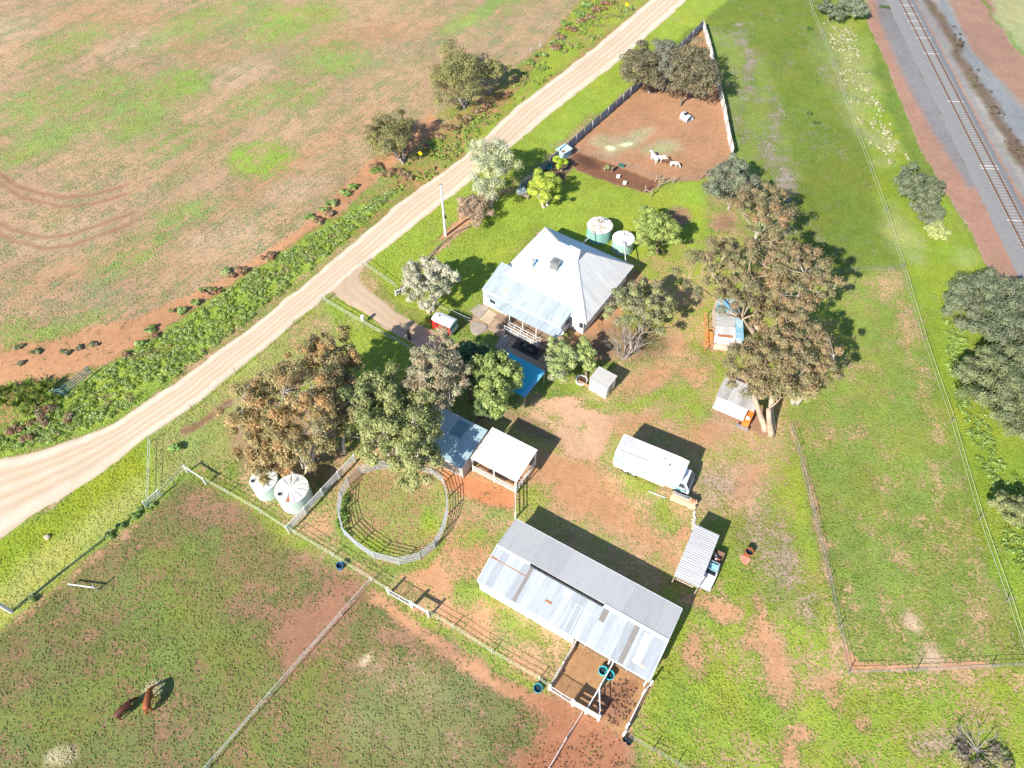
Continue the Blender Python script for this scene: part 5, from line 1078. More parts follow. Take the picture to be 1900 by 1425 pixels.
sign('yellow diamond bend sign on the field side of the road beside the bushy saltbush tree', 782, 303, R(-20)); sign('yellow diamond bend sign beside the road at the very top', 1161, 26, R(-20))
t = thing('mailbox', 'white drum mailbox on a stand beside the driveway', 'mailbox', at(675, 599)); m = MB(); m.tube([(0, 0, .0), (0, 0, .7)], .05, 8); m.build('stand', WHT2, t); m = MB(); m.tube([(0, 0, .65), (0, 0, 1.35)], .24, 16); m.build('drum', WHT, t)
t = thing('strainer_frame', 'white strainer frame with black feeder tied to it by the silver tree', 'frame', at(742, 546)); m = MB(); m.bar((-.5, -.3, .9), (.7, .3, .9), .12); m.bar((-.5, -.3, 0), (-.5, -.3, 1.1), .16); m.bar((.7, .3, 0), (.7, .3, 1.1), .16); m.bar((-.5, -.3, 0.1), (.7, .3, .8), .09); m.build('frame', WHT2, t); m = MB(); m.box(-.2, .2, -.1, .25, .3, .75); m.box(-.7, -.5, -.2, .1, .3, .8); m.build('feeder', BLK, t)
t = thing('jump_rail', 'white pole rail with one low post lying out in the lower left paddock', 'rail', at(182, 1095)); m = MB(); d = G(131, 1088)-G(182, 1095); d.z = 0; m.bar((0, 0, .62), d+Vector((0, 0, .62)), .09, .12); m.build('pole', WHT, t); m = MB(); m.bar((0, 0, 0), (0, 0, 1.3), .1); m.build('post', GAL, t); m = MB(); m.bar(d*.97, d*.97+Vector((0, 0, .62)), .08); m.build('post', GAL, t)
# stack of salvaged timber / wall by the truck nose
def woodstack():
    c = G(1242, 928); t = thing('timber_stack', 'stack of sawn blond timber with scrap on top in front of the horse truck', 'timber stack', tuple(c), R(-26)); bl = pm('blond timber', (.70, .55, .36), (.58, .40, .24), 2, .8, 0, .2, None, .4, .6, 5, (.6, 6, 6)); L = 2.9
    for j in range(5):
        m = MB()
        for k in range(4): m.box(random.uniform(0, .12), L-random.uniform(0, .2), k*.2+.01, k*.2+.19, .06+j*.17, .06+j*.17+.155)
        m.build('plank_layer', bl, t)
    m = MB(); m.bar((.2, .5, .98), (1.9, .45, 1.02), .1); m.bar((.3, .65, 1.0), (2.1, .7, 1.05), .07); m.bar((.1, .25, 1.0), (.25, .8, 1.0), .07); m.build('loose_pipe', GAL, t)
    m = MB(); m.lathe(2.3, .4, [(.05, .95), (.25, 1.0), (.2, 1.2), (.0, 1.25)], 8, 0, lambda j, k, t_, r: (.06*math.sin(2*t_), 0)); m.build('orange_bag', pm('orange bag', (.65, .26, .12), (.5, .2, .1), 2, .8), t)
    m = MB(); m.box(2.0, 3.1, -.12, .0, .0, .08); m.build('skid', WOOD, t)
woodstack()
m = MB(); m.bar((0, 0, .05), (1.75, -.8, .06), .1, .08); o = m.build('loose_plank', WHT2); o.location = at(1203, 912); tag(o, 'loose pale plank lying in the grass left of the timber stack', 'plank')
t = thing('rubble_strip', 'line of pale rubble running from the timber stack toward the carport', 'rubble', at(1287, 965)); 
for k in range(7):
    m = MB(); m.lathe(0, 0, [(0, .12), (.16, .1), (.22, .0)], 7, 0, lambda j, kk, t_, r: (.3*r*math.sin(2*t_+k), 0)); o = m.build('stone', pm('pale rubble', (.62, .56, .5), (.5, .42, .36), 3, .9), t); o.location = (-.2+.16*k*.5+random.uniform(-.1, .1), -.9+.3*k, 0)
# white boxes, blue kiosk, bench in the garden
def boxthing(name, label, u, v, sx, sy, sz, mat, cat, rz=0, lid=None):
    t = thing(name, label, cat, at(u, v), R(rz)); m = MB(); m.box(-sx/2, sx/2, -sy/2, sy/2, 0, sz); m.build('body', mat, t); m = MB(); m.box(-sx/2-.04, sx/2+.04, -sy/2-.04, sy/2+.04, sz, sz+.06); m.build('lid', lid or mat, t); return t
boxthing('nest_box', 'small white box on the red garden bed, the upper one', 1147, 329, .5, .45, .3, WHT, 'box', -20); boxthing('nest_box', 'small white box on the red garden bed, the lower one', 1159, 341, .5, .45, .3, WHT, 'box', -20)
t = thing('chicken_coop', 'pale blue coop with a tilted white blue lid against the blue sheet fence', 'coop', at(1046, 290), R(45)); cb = pm('coop blue', (.40, .56, .60), (.3, .46, .5), 1.5, .6); m = MB(); m.box(-1.0, 1.0, -.7, -.6, 0, 1.3); m.box(-1.0, 1.0, .6, .7, 0, 1.4); m.box(-1.0, -.92, -.6, .6, 0, 1.3); m.box(.92, 1.0, -.6, .6, 0, 1.3); m.build('wall', cb, t); m = MB(); m.sheet([(-1.15, -.85, 1.32), (1.15, -.85, 1.32), (1.15, .85, 1.5), (-1.15, .85, 1.5)], .05); m.build('roof', pm('coop lid', (.66, .74, .76), (.3, .58, .62), 1.2, .5), t); m = MB(); m.sheet([(-.9, -.6, 1.37), (-.3, -.6, 1.37), (-.3, -.1, 1.42), (-.9, -.1, 1.42)], .02); m.build('rust_patch', RUST, t)
t = thing('garden_bench', 'low weathered bench and grey cover beside the lime green tree', 'bench', at(972, 366), R(-30)); m = MB(); m.box(-1.0, .9, -.25, .25, .38, .45); m.build('seat', WOOD, t)
for x in (-.85, .75): m = MB(); m.box(x, x+.1, -.22, .22, 0, .38); m.build('leg', WOOD, t)
boxthing('storage_box', 'grey covered box beside the low bench under the blue fence', 968, 359, 1.3, .9, .7, pm('grey cover', (.4, .48, .5), (.5, .56, .58), 1.5, .7), 'box', 30)
t = thing('feed_shelter', 'small crumpled white metal shelter on the red earth of the goat yard', 'shelter', at(1273, 221), R(-55)); m = MB()
prof = [(-.75, .0), (-.7, .55), (-.4, .95), (0, 1.05), (.4, .9), (.7, .5), (.75, 0)]
for i in range(5):
    m.add([(x0, p[0]*(1+.04*math.sin(i*2+k)), p[1]) for k, p in enumerate(prof) for x0 in (-.9+i*.36, -.9+(i+1)*.36-.02)], [(2*k, 2*k+1, 2*k+3, 2*k+2) for k in range(6)])
m.build('arched_sheet', pm('crumpled sheet', (.78, .78, .80), (.5, .5, .54), 3, .35, .3), t); m = MB(); m.box(-.95, .95, -.8, .8, .0, .06); m.build('base', GAL, t); m = MB(); m.box(-.3, .2, -.5, .3, .9, 1.08); m.build('dark_lid', BLK, t)
boxthing('feed_trough', 'dark green trough beside the garden bed fence', 1153, 309, .9, .4, .35, pm('dark green', (.03, .12, .10), (.05, .16, .12), 2, .5), 'trough', -25)
t = thing('barrel_planter', 'dark stump with wilted plant in the middle of the red garden bed', 'planter', at(1135, 318)); m = MB(); m.tube([(0, 0, 0), (0.05, 0, .5), (.15, .1, 1.0)], [.3, .26, .2], 9); m.build('stump', DKW, t)
m = MB(); m.box(-.9, .9, -.05, .05, 0, .45); o = m.build('planter_edge', pm('rusty edging', (.42, .2, .1), (.5, .3, .2), 2, .9)); o.location = at(1085, 715); o.rotation_euler = (0, 0, R(-32)); tag(o, 'rusty garden edging beside the small white shed', 'edging')
t = thing('octagonal_planter', 'pale octagonal planter ring by the corner of the small white shed', 'planter', at(1079, 707)); m = MB(); m.lathe(0, 0, [(.78, 0), (.78, .3), (.66, .3), (.66, .1)], 8); m.build('ring', WHT2, t); m = MB(); m.lathe(0, 0, [(0, .2), (.66, .18)], 8); m.build('soil', pm('dark soil', (.08, .05, .035), (.12, .08, .05), 3, .9), t)
boxthing('blue_crate', 'blue crate lying under the leaning gum branches', 1450, 686, .6, 1.1, .45, pm('crate blue', (.05, .25, .36), (.03, .18, .28), 2, .5), 'crate', 10)
for lab, u, v, s in (('pale rock lying on the grass verge beside the lower left road', 88, 997, .4), ('pale rock at the overgrown end of the lower left fence', 251, 957, .35)):
    m = MB(); m.lathe(0, 0, [(0, s*.8), (s*.5, s*.7), (s*.8, s*.3), (s*.75, 0)], 9, 0, lambda j, k, t_, r: (.18*r*math.sin(2*t_+j), 0)); o = m.build('rock', pm('pale rock', (.6, .45, .36), (.5, .36, .28), 3, .9)); o.location = at(u, v); tag(o, lab, 'rock')
# hay
def hay(label, u, v, r):
    m = MB()
    for k in range(160):
        a = random.uniform(0, 6.28); d = r*math.sqrt(random.random())*random.uniform(.6, 1.1); x, y = d*math.cos(a), d*math.sin(a); b = random.uniform(0, 6.28); l = random.uniform(.1, .3); z = random.uniform(.02, .16)*(1.2-d/r)
        m.bar((x, y, z), (x+l*math.cos(b), y+l*math.sin(b), z+random.uniform(-.02, .05)), .05, .02)
    o = m.build('hay', pm('straw', (.55, .48, .27), (.42, .35, .18), 4, .9)); o.location = at(u, v); tag(o, label, 'hay', None, None)
hay('scattered pale hay in front of the chestnut horses', 285, 1275, .75); hay('scattered pale hay at the bottom left of the paddock', 122, 1403, .8)
# ================================================================== ANIMALS AND PERSON
def skinned(name, verts, edges, radii, mat, parent, sub=2, root=0):
    me = bpy.data.meshes.new(name); me.from_pydata(verts, edges, []); me.materials.append(mat); o = bpy.data.objects.new(name, me); COL.objects.link(o); o.parent = parent
    m = o.modifiers.new('skin', 'SKIN'); m.use_smooth_shade = True
    sv = me.skin_vertices[0].data if len(me.skin_vertices) else None
    if sv:
        for i, r in enumerate(radii): sv[i].radius = r if isinstance(r, tuple) else (r, r)
        sv[root].use_root = True
    s = o.modifiers.new('sub', 'SUBSURF'); s.levels = sub; s.render_levels = sub
    return o
def horse(label, u, v, rz, s, coat, dark, headdown=True, name='horse', cat='horse', group=None, goat=False, horns=False, turn=0.0):
    t = thing(name, label, cat, at(u, v), rz, group); B = []; Ed = []; Rr = []
    def vtx(x, y, z, r): B.append((x*s, y*s, z*s)); Rr.append((r[0]*s, r[1]*s) if isinstance(r, tuple) else (r*s*1.18, r*s*1.18)); return len(B)-1
    def link(*ids):
        for a, b in zip(ids, ids[1:]): Ed.append((a, b))
    hip = vtx(-.62, 0, 1.22, .27); bar = vtx(-.2, 0, 1.18, .31); mid = vtx(.15, 0, 1.16, .31); sh = vtx(.55, 0, 1.22, .27); link(hip, bar, mid, sh)
    rump = vtx(-.85, 0, 1.2, .2); link(hip, rump)
    if headdown: nk = [(.85, .05*turn, 1.15, .19), (1.12, .15*turn, .85, .14), (1.3, .28*turn, .55, .12), (1.42, .36*turn, .35, .11), (1.52, .42*turn, .14, .07)]
    else: nk = [(.8, .04*turn, 1.45, .17), (1.0, .1*turn, 1.68, .13), (1.15, .2*turn, 1.72, .12), (1.3, .28*turn, 1.6, .10), (1.46, .36*turn, 1.45, .07)]
    prev = sh; ids = []
    for q in nk: k = vtx(*q); link(prev, k); ids.append(k); prev = k
    for y, ph in ((.17, .06), (-.17, -.07)):
        a = vtx(.52, y, .95, .15); b = vtx(.56+ph, y, .62, .085); c_ = vtx(.54+ph*1.3, y, .34, .05); d = vtx(.56+ph*1.3, y, .1, .05); e = vtx(.60+ph*1.3, y, .03, .062); link(sh, a, b, c_, d, e)
        a = vtx(-.68, y, .98, .18); b = vtx(-.58-ph, y*1.05, .72, .12); c_ = vtx(-.82-ph, y, .48, .065); d = vtx(-.76-ph, y, .14, .05); e = vtx(-.71-ph, y, .03, .062); link(hip, a, b, c_, d, e)
    h = nk[2]; 
    for sg in (-1, 1): a = vtx(h[0]-.02, h[1]+.07*sg, h[2]+.1, .04); b = vtx(h[0]-.05, h[1]+.1*sg, h[2]+(.2 if not goat else .14), .02); link(ids[2], a, b)
    body = skinned('body', B, Ed, Rr, coat, t)
    m = MB(); 
    if not goat:
        for i in range(14):
            k = i/13; p0 = Vector((.5, 0, 1.5)).lerp(Vector((nk[2][0]-.06, nk[2][1], nk[2][2]+.16)), k); m.tube([p0*s, (p0+Vector((-.04, .09, -.16)))*s], [.045*s, .012*s], 5)
        m.build('mane', dark, t)
    m = MB(); L_ = .75 if not goat else .18
    m.tube([Vector((-.98, 0, 1.25))*s, Vector((-1.08, .02, 1.1))*s, Vector((-1.1, .03, 1.2-L_))*s], [.05*s, .075*s, .02*s], 7); m.build('tail', dark, t)
    m = MB()
    for sg in (-1, 1): e = nk[3]; m.lathe(e[0]*s, (e[1]+.09*sg)*s, [(0, (e[2]+.08)*s), (.022*s, (e[2]+.06)*s), (0, (e[2]+.03)*s)], 6)
    m.build('eyes', BLK, t)
    if horns:
        m = MB()
        for sg in (-1, 1): m.tube([Vector((h[0]-.03, h[1]+.04*sg, h[2]+.1))*s, Vector((h[0]-.14, h[1]+.07*sg, h[2]+.3))*s, Vector((h[0]-.28, h[1]+.12*sg, h[2]+.34))*s], [.028*s, .02*s, .006*s], 6)
        m.build('horns', WOOD, t)
    return t
ch = pm('chestnut coat', (.30, .085, .022), (.22, .06, .016), 2, .6); ba = pm('bay coat', (.125, .04, .018), (.08, .025, .014), 2, .6); dkh = pm('dark mane', (.05, .02, .012), (.09, .03, .015), 3, .7)
horse('bright chestnut horse with its head down at the hay', 283, 1305, R(95), .98, ch, pm('chestnut mane', (.36, .09, .03), (.42, .14, .05), 3, .7), turn=.2)
horse('darker bay horse walking up behind the chestnut one', 236, 1322, R(52), .95, ba, dkh, headdown=True, turn=.6)
gw_ = pm('goat white', (.80, .78, .74), (.68, .65, .6), 3, .8); gt_ = pm('goat tan', (.50, .30, .18), (.7, .6, .5), 2, .8); gb_ = pm('goat brown', (.10, .05, .035), (.16, .08, .05), 2, .8)
GG = 'goats standing together in the red yard'
horse('largest white goat with raised head, leftmost of the goats', 1213, 300, R(120), .86, gw_, gw_, False, 'goat', 'goat', GG, True, True, .4)
horse('white goat second from the left, close beside the largest', 1222, 300, R(-15), .74, gw_, gw_, False, 'goat', 'goat', GG, True, True, -.3)
horse('white and tan goat in the middle of the group', 1232, 301, R(-20), .66, gt_, gw_, True, 'goat', 'goat', GG, True, False, .3)
horse('dark brown goat between the tan goat and the rightmost one', 1240, 305, R(160), .64, gb_, gb_, True, 'goat', 'goat', GG, True, False, .2)
horse('white goat on the right end, head down to the ground', 1250, 310, R(-10), .70, gw_, gw_, True, 'goat', 'goat', GG, True, False, -.3)
def person():
    t = thing('person', 'person dressed in black standing at the end of the driveway by the tree', 'person', at(760, 630), R(70))
    skin = pm('skin', (.42, .24, .16), (.38, .21, .14), 3, .6); blk = pm('black cloth', (.015, .015, .018), (.03, .03, .033), 3, .8)
    B = []; E = []; Q = []
    def v(x, y, z, r): B.append((x, y, z)); Q.append(r if isinstance(r, tuple) else (r, r)); return len(B)-1
    def lk(*i):
        for a, b in zip(i, i[1:]): E.append((a, b))
    pel = v(0, 0, .95, (.15, .11)); wa = v(0, 0, 1.12, (.13, .1)); ch_ = v(0, 0, 1.34, (.16, .11)); nk = v(0, 0, 1.5, .055); hd = v(.01, 0, 1.6, (.08, .085)); tp = v(.0, 0, 1.72, (.075, .085)); lk(pel, wa, ch_, nk, hd, tp); ns = v(.1, 0, 1.63, .015); lk(hd, ns)
    for s in (-1, 1):
        a = v(0, s*.1, .86, .095); k = v(.02, s*.11, .5, .06); an = v(-.01, s*.11, .1, .042); to = v(.14, s*.12, .04, .04); lk(pel, a, k, an, to)
        sh = v(0, s*.19, 1.42, .06); el = v(-.02, s*.26, 1.14, .042); wr = v(.06, s*.25, .9, .028); pa = v(.09, s*.25, .82, (.036, .02)); lk(ch_, sh, el, wr, pa)
        for f in range(4): p = v(.09+(f-1.5)*.018, s*.25, .765, .009); q = v(.1+(f-1.5)*.018, s*.245, .73-.008*(f in (1, 2)), .008); lk(pa, p, q)
        p = v(.125, s*.24, .8, .01); q = v(.14, s*.238, .765, .009); lk(pa, p, q)
    skinned('body', B, E, Q, skin, t)
    def cloth(nm, idx_pts, edges): skinned(nm, [p[:3] for p in idx_pts], edges, [p[3] for p in idx_pts], blk, t, 1)
    cloth('jacket', [(0, 0, .98, (.175, .135)), (0, 0, 1.14, (.155, .125)), (0, 0, 1.34, (.185, .135)), (0, .2, 1.43, (.08, .08)), (-.02, .265, 1.14, (.058, .058)), (.05, .255, .93, (.045, .045)), (0, -.2, 1.43, (.08, .08)), (-.02, -.265, 1.14, (.058, .058)), (.05, -.255, .93, (.045, .045))], [(0, 1), (1, 2), (2, 3), (3, 4), (4, 5), (2, 6), (6, 7), (7, 8)])
    cloth('trousers', [(0, 0, .93, (.165, .13)), (0, .1, .84, (.11, .11)), (.02, .11, .5, (.078, .078)), (-.01, .11, .12, (.06, .06)), (0, -.1, .84, (.11, .11)), (.02, -.11, .5, (.078, .078)), (-.01, -.11, .12, (.06, .06))], [(0, 1), (1, 2), (2, 3), (0, 4), (4, 5), (5, 6)])
    m = MB(); m.lathe(-.015, 0, [(.02, 1.83), (.075, 1.81), (.105, 1.73), (.1, 1.64), (.08, 1.58)], 14); m.build('hair', pm('dark hair', (.03, .02, .015), (.05, .03, .02), 4, .6), t, True)
    for s in (-1, 1): m = MB(); m.box(-.07, .2, s*.12-.055, s*.12+.055, 0, .1); m.build('shoe', BLK, t)
person()
# ================================================================== VEGETATION
LEAF = leafmat('foliage', .34, .6)
BARKS = {'white': pm('pale gum bark', (.62, .55, .47), (.40, .32, .26), 2, .8, 0, .2, None, .4, .62), 'brown': pm('brown bark', (.22, .16, .11), (.14, .10, .07), 3, .9, 0, .3), 'grey': pm('grey bark', (.38, .33, .29), (.25, .21, .18), 3, .9, 0, .3), 'peel': pm('peeling gum bark', (.56, .42, .29), (.34, .25, .18), 1.6, .8, 0, .2)}
def unit(n):
    v = rng.normal(size=(n, 3)); return v/np.linalg.norm(v, axis=1)[:, None]
def quads(P, N, size, asp=.55):
    """leaf sprays: small folded diamonds at P with normals N"""
    n = len(P); t = unit(n); t -= N*(t*N).sum(1)[:, None]; t /= np.linalg.norm(t, axis=1)[:, None]+1e-9; b = np.cross(N, t)
    s = size[:, None]; fold = N*s*.25
    V = np.stack([P-t*s, P-b*s*asp+fold*.6, P+t*s, P+b*s*asp+fold*.6], 1).reshape(-1, 3)
    return V, np.arange(n*4).reshape(n, 4)
def clumps_leaves(C, Rc, per, size, flat=.75, up=.35, shell=.75):
    """leaves over the surface of many small clumps"""
    n = len(C); k = np.repeat(np.arange(n), per); d = unit(len(k)); d[:, 2] = np.where(d[:, 2] < -.35, -d[:, 2]*.6, d[:, 2])
    rr = shell+(1-shell)*rng.random(len(k))*1.25
    rr = rr*(1+.22*np.sin(d[:, 0]*7+k)*np.sin(d[:, 1]*6+k*1.7))
    P = C[k]+d*Rc[k][:, None]*rr[:, None]*np.array([1, 1, flat])
    N = d+unit(len(k))*.65+np.array([0, 0, up]); N /= np.linalg.norm(N, axis=1)[:, None]
    return P, N, k
BG = 'big reddish gums east of the house'
def tree(label, base, crown, wpx, hpx, zc, cols, n=46, cr=.2, per=150, leaf=.16, bark='brown', name='tree', cat='tree', group=None, tr=.22, rz=None, gaps=0.0, trunks=1, shell=.6, flat=.75, fork=.35, low=-.45, limbs=1.0, lift=0.0, wild=.0, droop=0):
    """base px on the ground, crown centre px at height zc, crown extent in px of the photograph"""
    if group == BG: n = int(n*.78); per = int(per*.85); gaps *= 1.25; cols = [tuple(x*1.12 for x in c_) for c_ in cols]
    n = int(n*1.45); cr *= .85; per = int(per*1.15); gaps *= .8; leaf *= .78; cols = [tuple(min(.9, x*1.5) for x in c_) for c_ in cols]
    Bp = G(*base); Cc = G(crown[0], crown[1], zc); dist = (Cc-Vector((0, 0, CAM_H))).length; v = crown[1]
    sx = mpp(*crown)*(CAM_H-zc)/CAM_H; rx = wpx/2*sx; E = hpx/2*sx
    vd = (Cc-Vector((0, 0, CAM_H))).normalized(); sinv = math.hypot(vd.x, vd.y); cosv = -vd.z
    rz_ = rz if rz else min(rx*.72, zc*.62, E/max(.35, sinv)*.8)
    ry = math.sqrt(max((E/ (1.0))**2-(rz_*sinv)**2, 0.01))/cosv; ry = min(max(ry, .6*rx), 1.7*rx)
    t = thing(name, label, cat, (Bp.x, Bp.y, 0), 0, group); off = Vector((Cc.x-Bp.x, Cc.y-Bp.y, zc))
    # clump centres: on and inside an ellipsoid, thinned below, lumpy outline
    C = []
    tries = 0; rmean = (rx+ry)/2
    while len(C) < n and tries < n*40:
        tries += 1; d = unit(1)[0]
        if d[2] < low: continue
        r = (rng.random()**.38)*(.98-cr*.55); r *= 1+.16*math.sin(3*math.atan2(d[1], d[0])+len(label))+.1*math.sin(5*math.atan2(d[1], d[0])+2*len(label))+wild*rng.normal()
        p = d*r*np.array([rx, ry, rz_])
        if gaps and C and min(np.linalg.norm((p-q)/np.array([1, 1, .7])) for q in C) < gaps*rmean: continue
        C.append(p)
    C = np.array(C)+np.array(off); Rc = cr*rmean*(.65+.7*rng.random(len(C)))
    C[:, 2] = np.maximum(C[:, 2], Rc*.5)
    P, N, k = clumps_leaves(C, Rc, per, leaf, flat, .35, shell)
    if droop: P[:, 2] -= np.abs(rng.normal(size=len(P)))*droop
    # stray sprays outside the clumps
    m_ = len(P)//14; j = rng.integers(0, len(P), m_); P2 = P[j]+unit(m_)*rmean*.09; P = np.concatenate([P, P2]); N = np.concatenate([N, unit(m_)]); k = np.concatenate([k, k[j]])
    P[:, 2] = np.maximum(P[:, 2], .05)
    sz = leaf*(.6+.8*rng.random(len(P))); V, F = quads(P, N, sz)
    cols = np.array(cols); w = rng.random(len(C)); ci = (w*(len(cols)-1)*.999); i0 = ci.astype(int); fr = (ci-i0)[:, None]
    cc = cols[i0]*(1-fr)+cols[np.minimum(i0+1, len(cols)-1)]*fr
    lc = cc[k]*(.72+.6*rng.random(len(P)))[:, None]
    mixi = rng.random(len(P)) < .18; lc[mixi] = cols[rng.integers(0, len(cols), mixi.sum())]*1.1
    ob = npmesh('crown', V, F, LEAF, t, np.repeat(np.clip(lc, 0, .95), 4, 0)); 
    # trunk and limbs
    mb = MB(); top = off.copy(); top.z -= rz_*.35; r0 = tr
    starts = []
    for q in range(trunks):
        a = 2*math.pi*q/max(1, trunks)+.7; b0 = Vector((math.cos(a)*r0*(1.4 if trunks > 1 else 0), math.sin(a)*r0*(1.4 if trunks > 1 else 0), -.05))
        tgt = top+Vector((math.cos(a)*rx*.4, math.sin(a)*ry*.4, 0))*(1 if trunks > 1 else 0); fk = b0.lerp(tgt, fork); fk += Vector((random.uniform(-.2, .2), random.uniform(-.2, .2), 0))*rx*.12
        mb.tube([b0, b0.lerp(fk, .12)+Vector((0, 0, .05)), b0.lerp(fk, .55)+Vector((random.uniform(-.15, .15), random.uniform(-.15, .15), 0)), fk], [r0*1.5, r0*1.1, r0*.9, r0*.75], 8); starts.append(fk)
    # main limbs end at well spread clumps; every clump hangs from the nearest limb
    K = max(3, min(9, len(C)//7)); picks = [int(np.argmax(C[:, 2]))]
    while len(picks) < K: dd = np.min([np.linalg.norm(C-C[p], axis=1) for p in picks], axis=0); picks.append(int(np.argmax(dd)))
    nodes = []
    for q in picks:
        c = Vector(C[q]); s = min(starts, key=lambda f: (Vector((f.x, f.y, 0))-Vector((c.x, c.y, 0))).length+random.random()*rx*.4)
        j = lambda k: Vector((random.uniform(-1, 1), random.uniform(-1, 1), random.uniform(-.2, .8)))*rx*k
        pts = [s, s.lerp(c, .3)+j(.06), s.lerp(c, .6)+j(.08), s.lerp(c, .85)+j(.05), c+Vector((0, 0, Rc[q]*.3))]; r_ = r0*random.uniform(.26, .42)
        mb.tube(pts, [r_, r_*.8, r_*.55, r_*.35, r_*.15], 6, 0, False); nodes += [(pts[1], r_*.6), (pts[2], r_*.42), (pts[3], r_*.3)]
    for q in range(len(C)):
        if q in picks or C[q][2] < .6: continue
        c = Vector(C[q]); s, r_ = min(nodes, key=lambda f: (f[0]-c).length+.25*rx*random.random()); r_ = min(r_, .07); m2 = s.lerp(c, .55)+Vector((random.uniform(-1, 1), random.uniform(-1, 1), random.uniform(-.2, .6)))*rx*.05; e = c+Vector((0, 0, Rc[q]*.4))
        mb.tube([s, m2, e], [r_, r_*.6, r_*.2], 5, 0, False)
        for _ in range(3): d = Vector(unit(1)[0]); d.z = abs(d.z)*.7; mb.tube([m2, m2.lerp(e, .5)+d*Rc[q]*.5, e+d*Rc[q]*1.0], [r_*.4, r_*.25, r_*.08], 4, 0, False)
    mb.build('trunk', BARKS[bark], t, True)
    return t
def bare(label, base, dirs, L=3.0, r=.12, depth=4, bark='grey', name='dead_tree', cat='tree', spread=.5):
    t = thing(name, label, cat, at(*base)); mb = MB()
    def grow(p, d, l, r_, k):
        n = 4; pts = [p]; q = p.copy(); dd = d.copy()
        for i in range(n): dd = (dd+Vector((random.uniform(-1, 1), random.uniform(-1, 1), random.uniform(-.6, .8)))*.16).normalized(); q = q+dd*l/n; pts.append(q.copy())
        mb.tube(pts, [r_*(1-.14*i) for i in range(n+1)], 5 if k < 2 else 4, 0, False)
        if k < depth:
            for _ in range(3 if k < 3 else 2):
                j = random.randint(2, n); nd = (dd+Vector((random.uniform(-1, 1), random.uniform(-1, 1), random.uniform(-.5, .9)))*spread*1.5).normalized(); grow(pts[j], nd, l*random.uniform(.5, .75), r_*.5, k+1)
    for d in dirs: grow(Vector((0, 0, 0)), Vector(d).normalized(), L*random.uniform(.85, 1.15), r, 0)
    mb.build('branches', BARKS[bark], t, True); return t
# palettes
SALT = [(.20, .20, .075), (.26, .245, .085), (.155, .16, .07), (.23, .18, .09)]; GUMB = [(.17, .155, .085), (.20, .17, .095), (.13, .13, .075), (.18, .145, .09)]; GREYG = [(.17, .175, .125), (.21, .21, .155), (.13, .135, .10)]
ORGUM = [(.38, .27, .13), (.29, .24, .11), (.23, .22, .10), (.39, .23, .10), (.20, .20, .095)]; PINKG = [(.34, .29, .19), (.28, .275, .16), (.37, .28, .185), (.22, .23, .13)]; GREENG = [(.26, .275, .10), (.32, .325, .13), (.19, .22, .08), (.36, .345, .15)]
DENSE = [(.14, .23, .06), (.20, .29, .08), (.10, .17, .05), (.28, .36, .12)]; DARKG = [(.07, .13, .06), (.10, .16, .07), (.05, .09, .05)]; LIMET = [(.34, .40, .06), (.42, .46, .08), (.26, .32, .05)]; CITR = [(.36, .44, .04), (.28, .38, .04)]
SILV = [(.38, .365, .27), (.48, .45, .34), (.27, .28, .17), (.43, .40, .32)]; OLIVE = [(.26, .31, .09), (.32, .37, .11), (.20, .25, .07)]; BROWN = [(.34, .24, .17), (.40, .30, .22), (.27, .19, .13), (.36, .30, .20)]
REDG = [(.22, .155, .085), (.17, .15, .075), (.26, .165, .09), (.13, .125, .065), (.18, .165, .075)]; SHRUBG = [(.135, .155, .09), (.17, .19, .11), (.11, .125, .08)]
FG = 'trees along the field side of the road'
tree('bushy saltbush tree, second from the top, left of the big one by the field', (748, 300), (724, 250), 92, 108, 3.6, SALT, 36, .22, 170, .17, 'grey', gaps=.18, trunks=3, group=FG, low=-.7)
tree('large spreading olive tree on the field edge above the road', (862, 198), (848, 140), 112, 112, 4.2, SALT, 52, .19, 170, .17, 'grey', gaps=.17, trunks=3, group=FG, low=-.7)
tree('low yellow green tree joined to the right of the spreading olive tree', (908, 175), (918, 132), 66, 40, 3.0, SALT[:3], 20, .24, 150, .17, 'grey', group=FG)
tree('tall brown grey gum at the left of the goat yard group', (1205, 172), (1192, 125), 84, 110, 5.2, GUMB, 44, .2, 240, .17, 'grey', gaps=.16, shell=.85)
tree('silver grey gum in the middle of the goat yard group with a pale trunk', (1229, 168), (1240, 108), 66, 80, 5.5, GREYG, 30, .22, 240, .17, 'white', gaps=.16, shell=.85)
tree('broad brown gum on the right of the goat yard group reaching over the pale fence', (1262, 196), (1283, 132), 104, 108, 5.2, GUMB, 50, .19, 240, .17, 'brown', gaps=.15, shell=.85)
tree('tall feathery grey green tree beside the blue fence', (912, 384), (914, 305), 96, 116, 5.6, [(.32, .34, .22), (.40, .41, .28), (.26, .28, .16), (.46, .46, .24)], 46, .18, 170, .16, 'white', gaps=.12, droop=.2)
tree('dry brown shrub at the end of the old garden fence line', (884, 420), (880, 384), 72, 72, 2.0, BROWN, 34, .2, 150, .13, 'grey', 'shrub', 'shrub', low=-.8)
tree('rounded lime green tree with twin stems by the garden bench', (1012, 383), (1010, 346), 66, 68, 3.0, LIMET, 42, .22, 190, .13, 'white', trunks=2, shell=.8)
tree('small bright citrus tree by the pale blue coop', (1042, 317), (1038, 302), 27, 26, 1.6, CITR, 16, .28, 110, .12, 'brown')
tree('silvery white leafed tree beside the driveway', (800, 578), (795, 522), 112, 98, 4.2, SILV, 90, .13, 170, .15, 'white', gaps=.10, trunks=2, wild=.06)
tree('round olive green garden tree beside the water tanks', (1222, 470), (1213, 427), 90, 84, 3.4, OLIVE, 54, .19, 200, .14, 'brown', shell=.8)
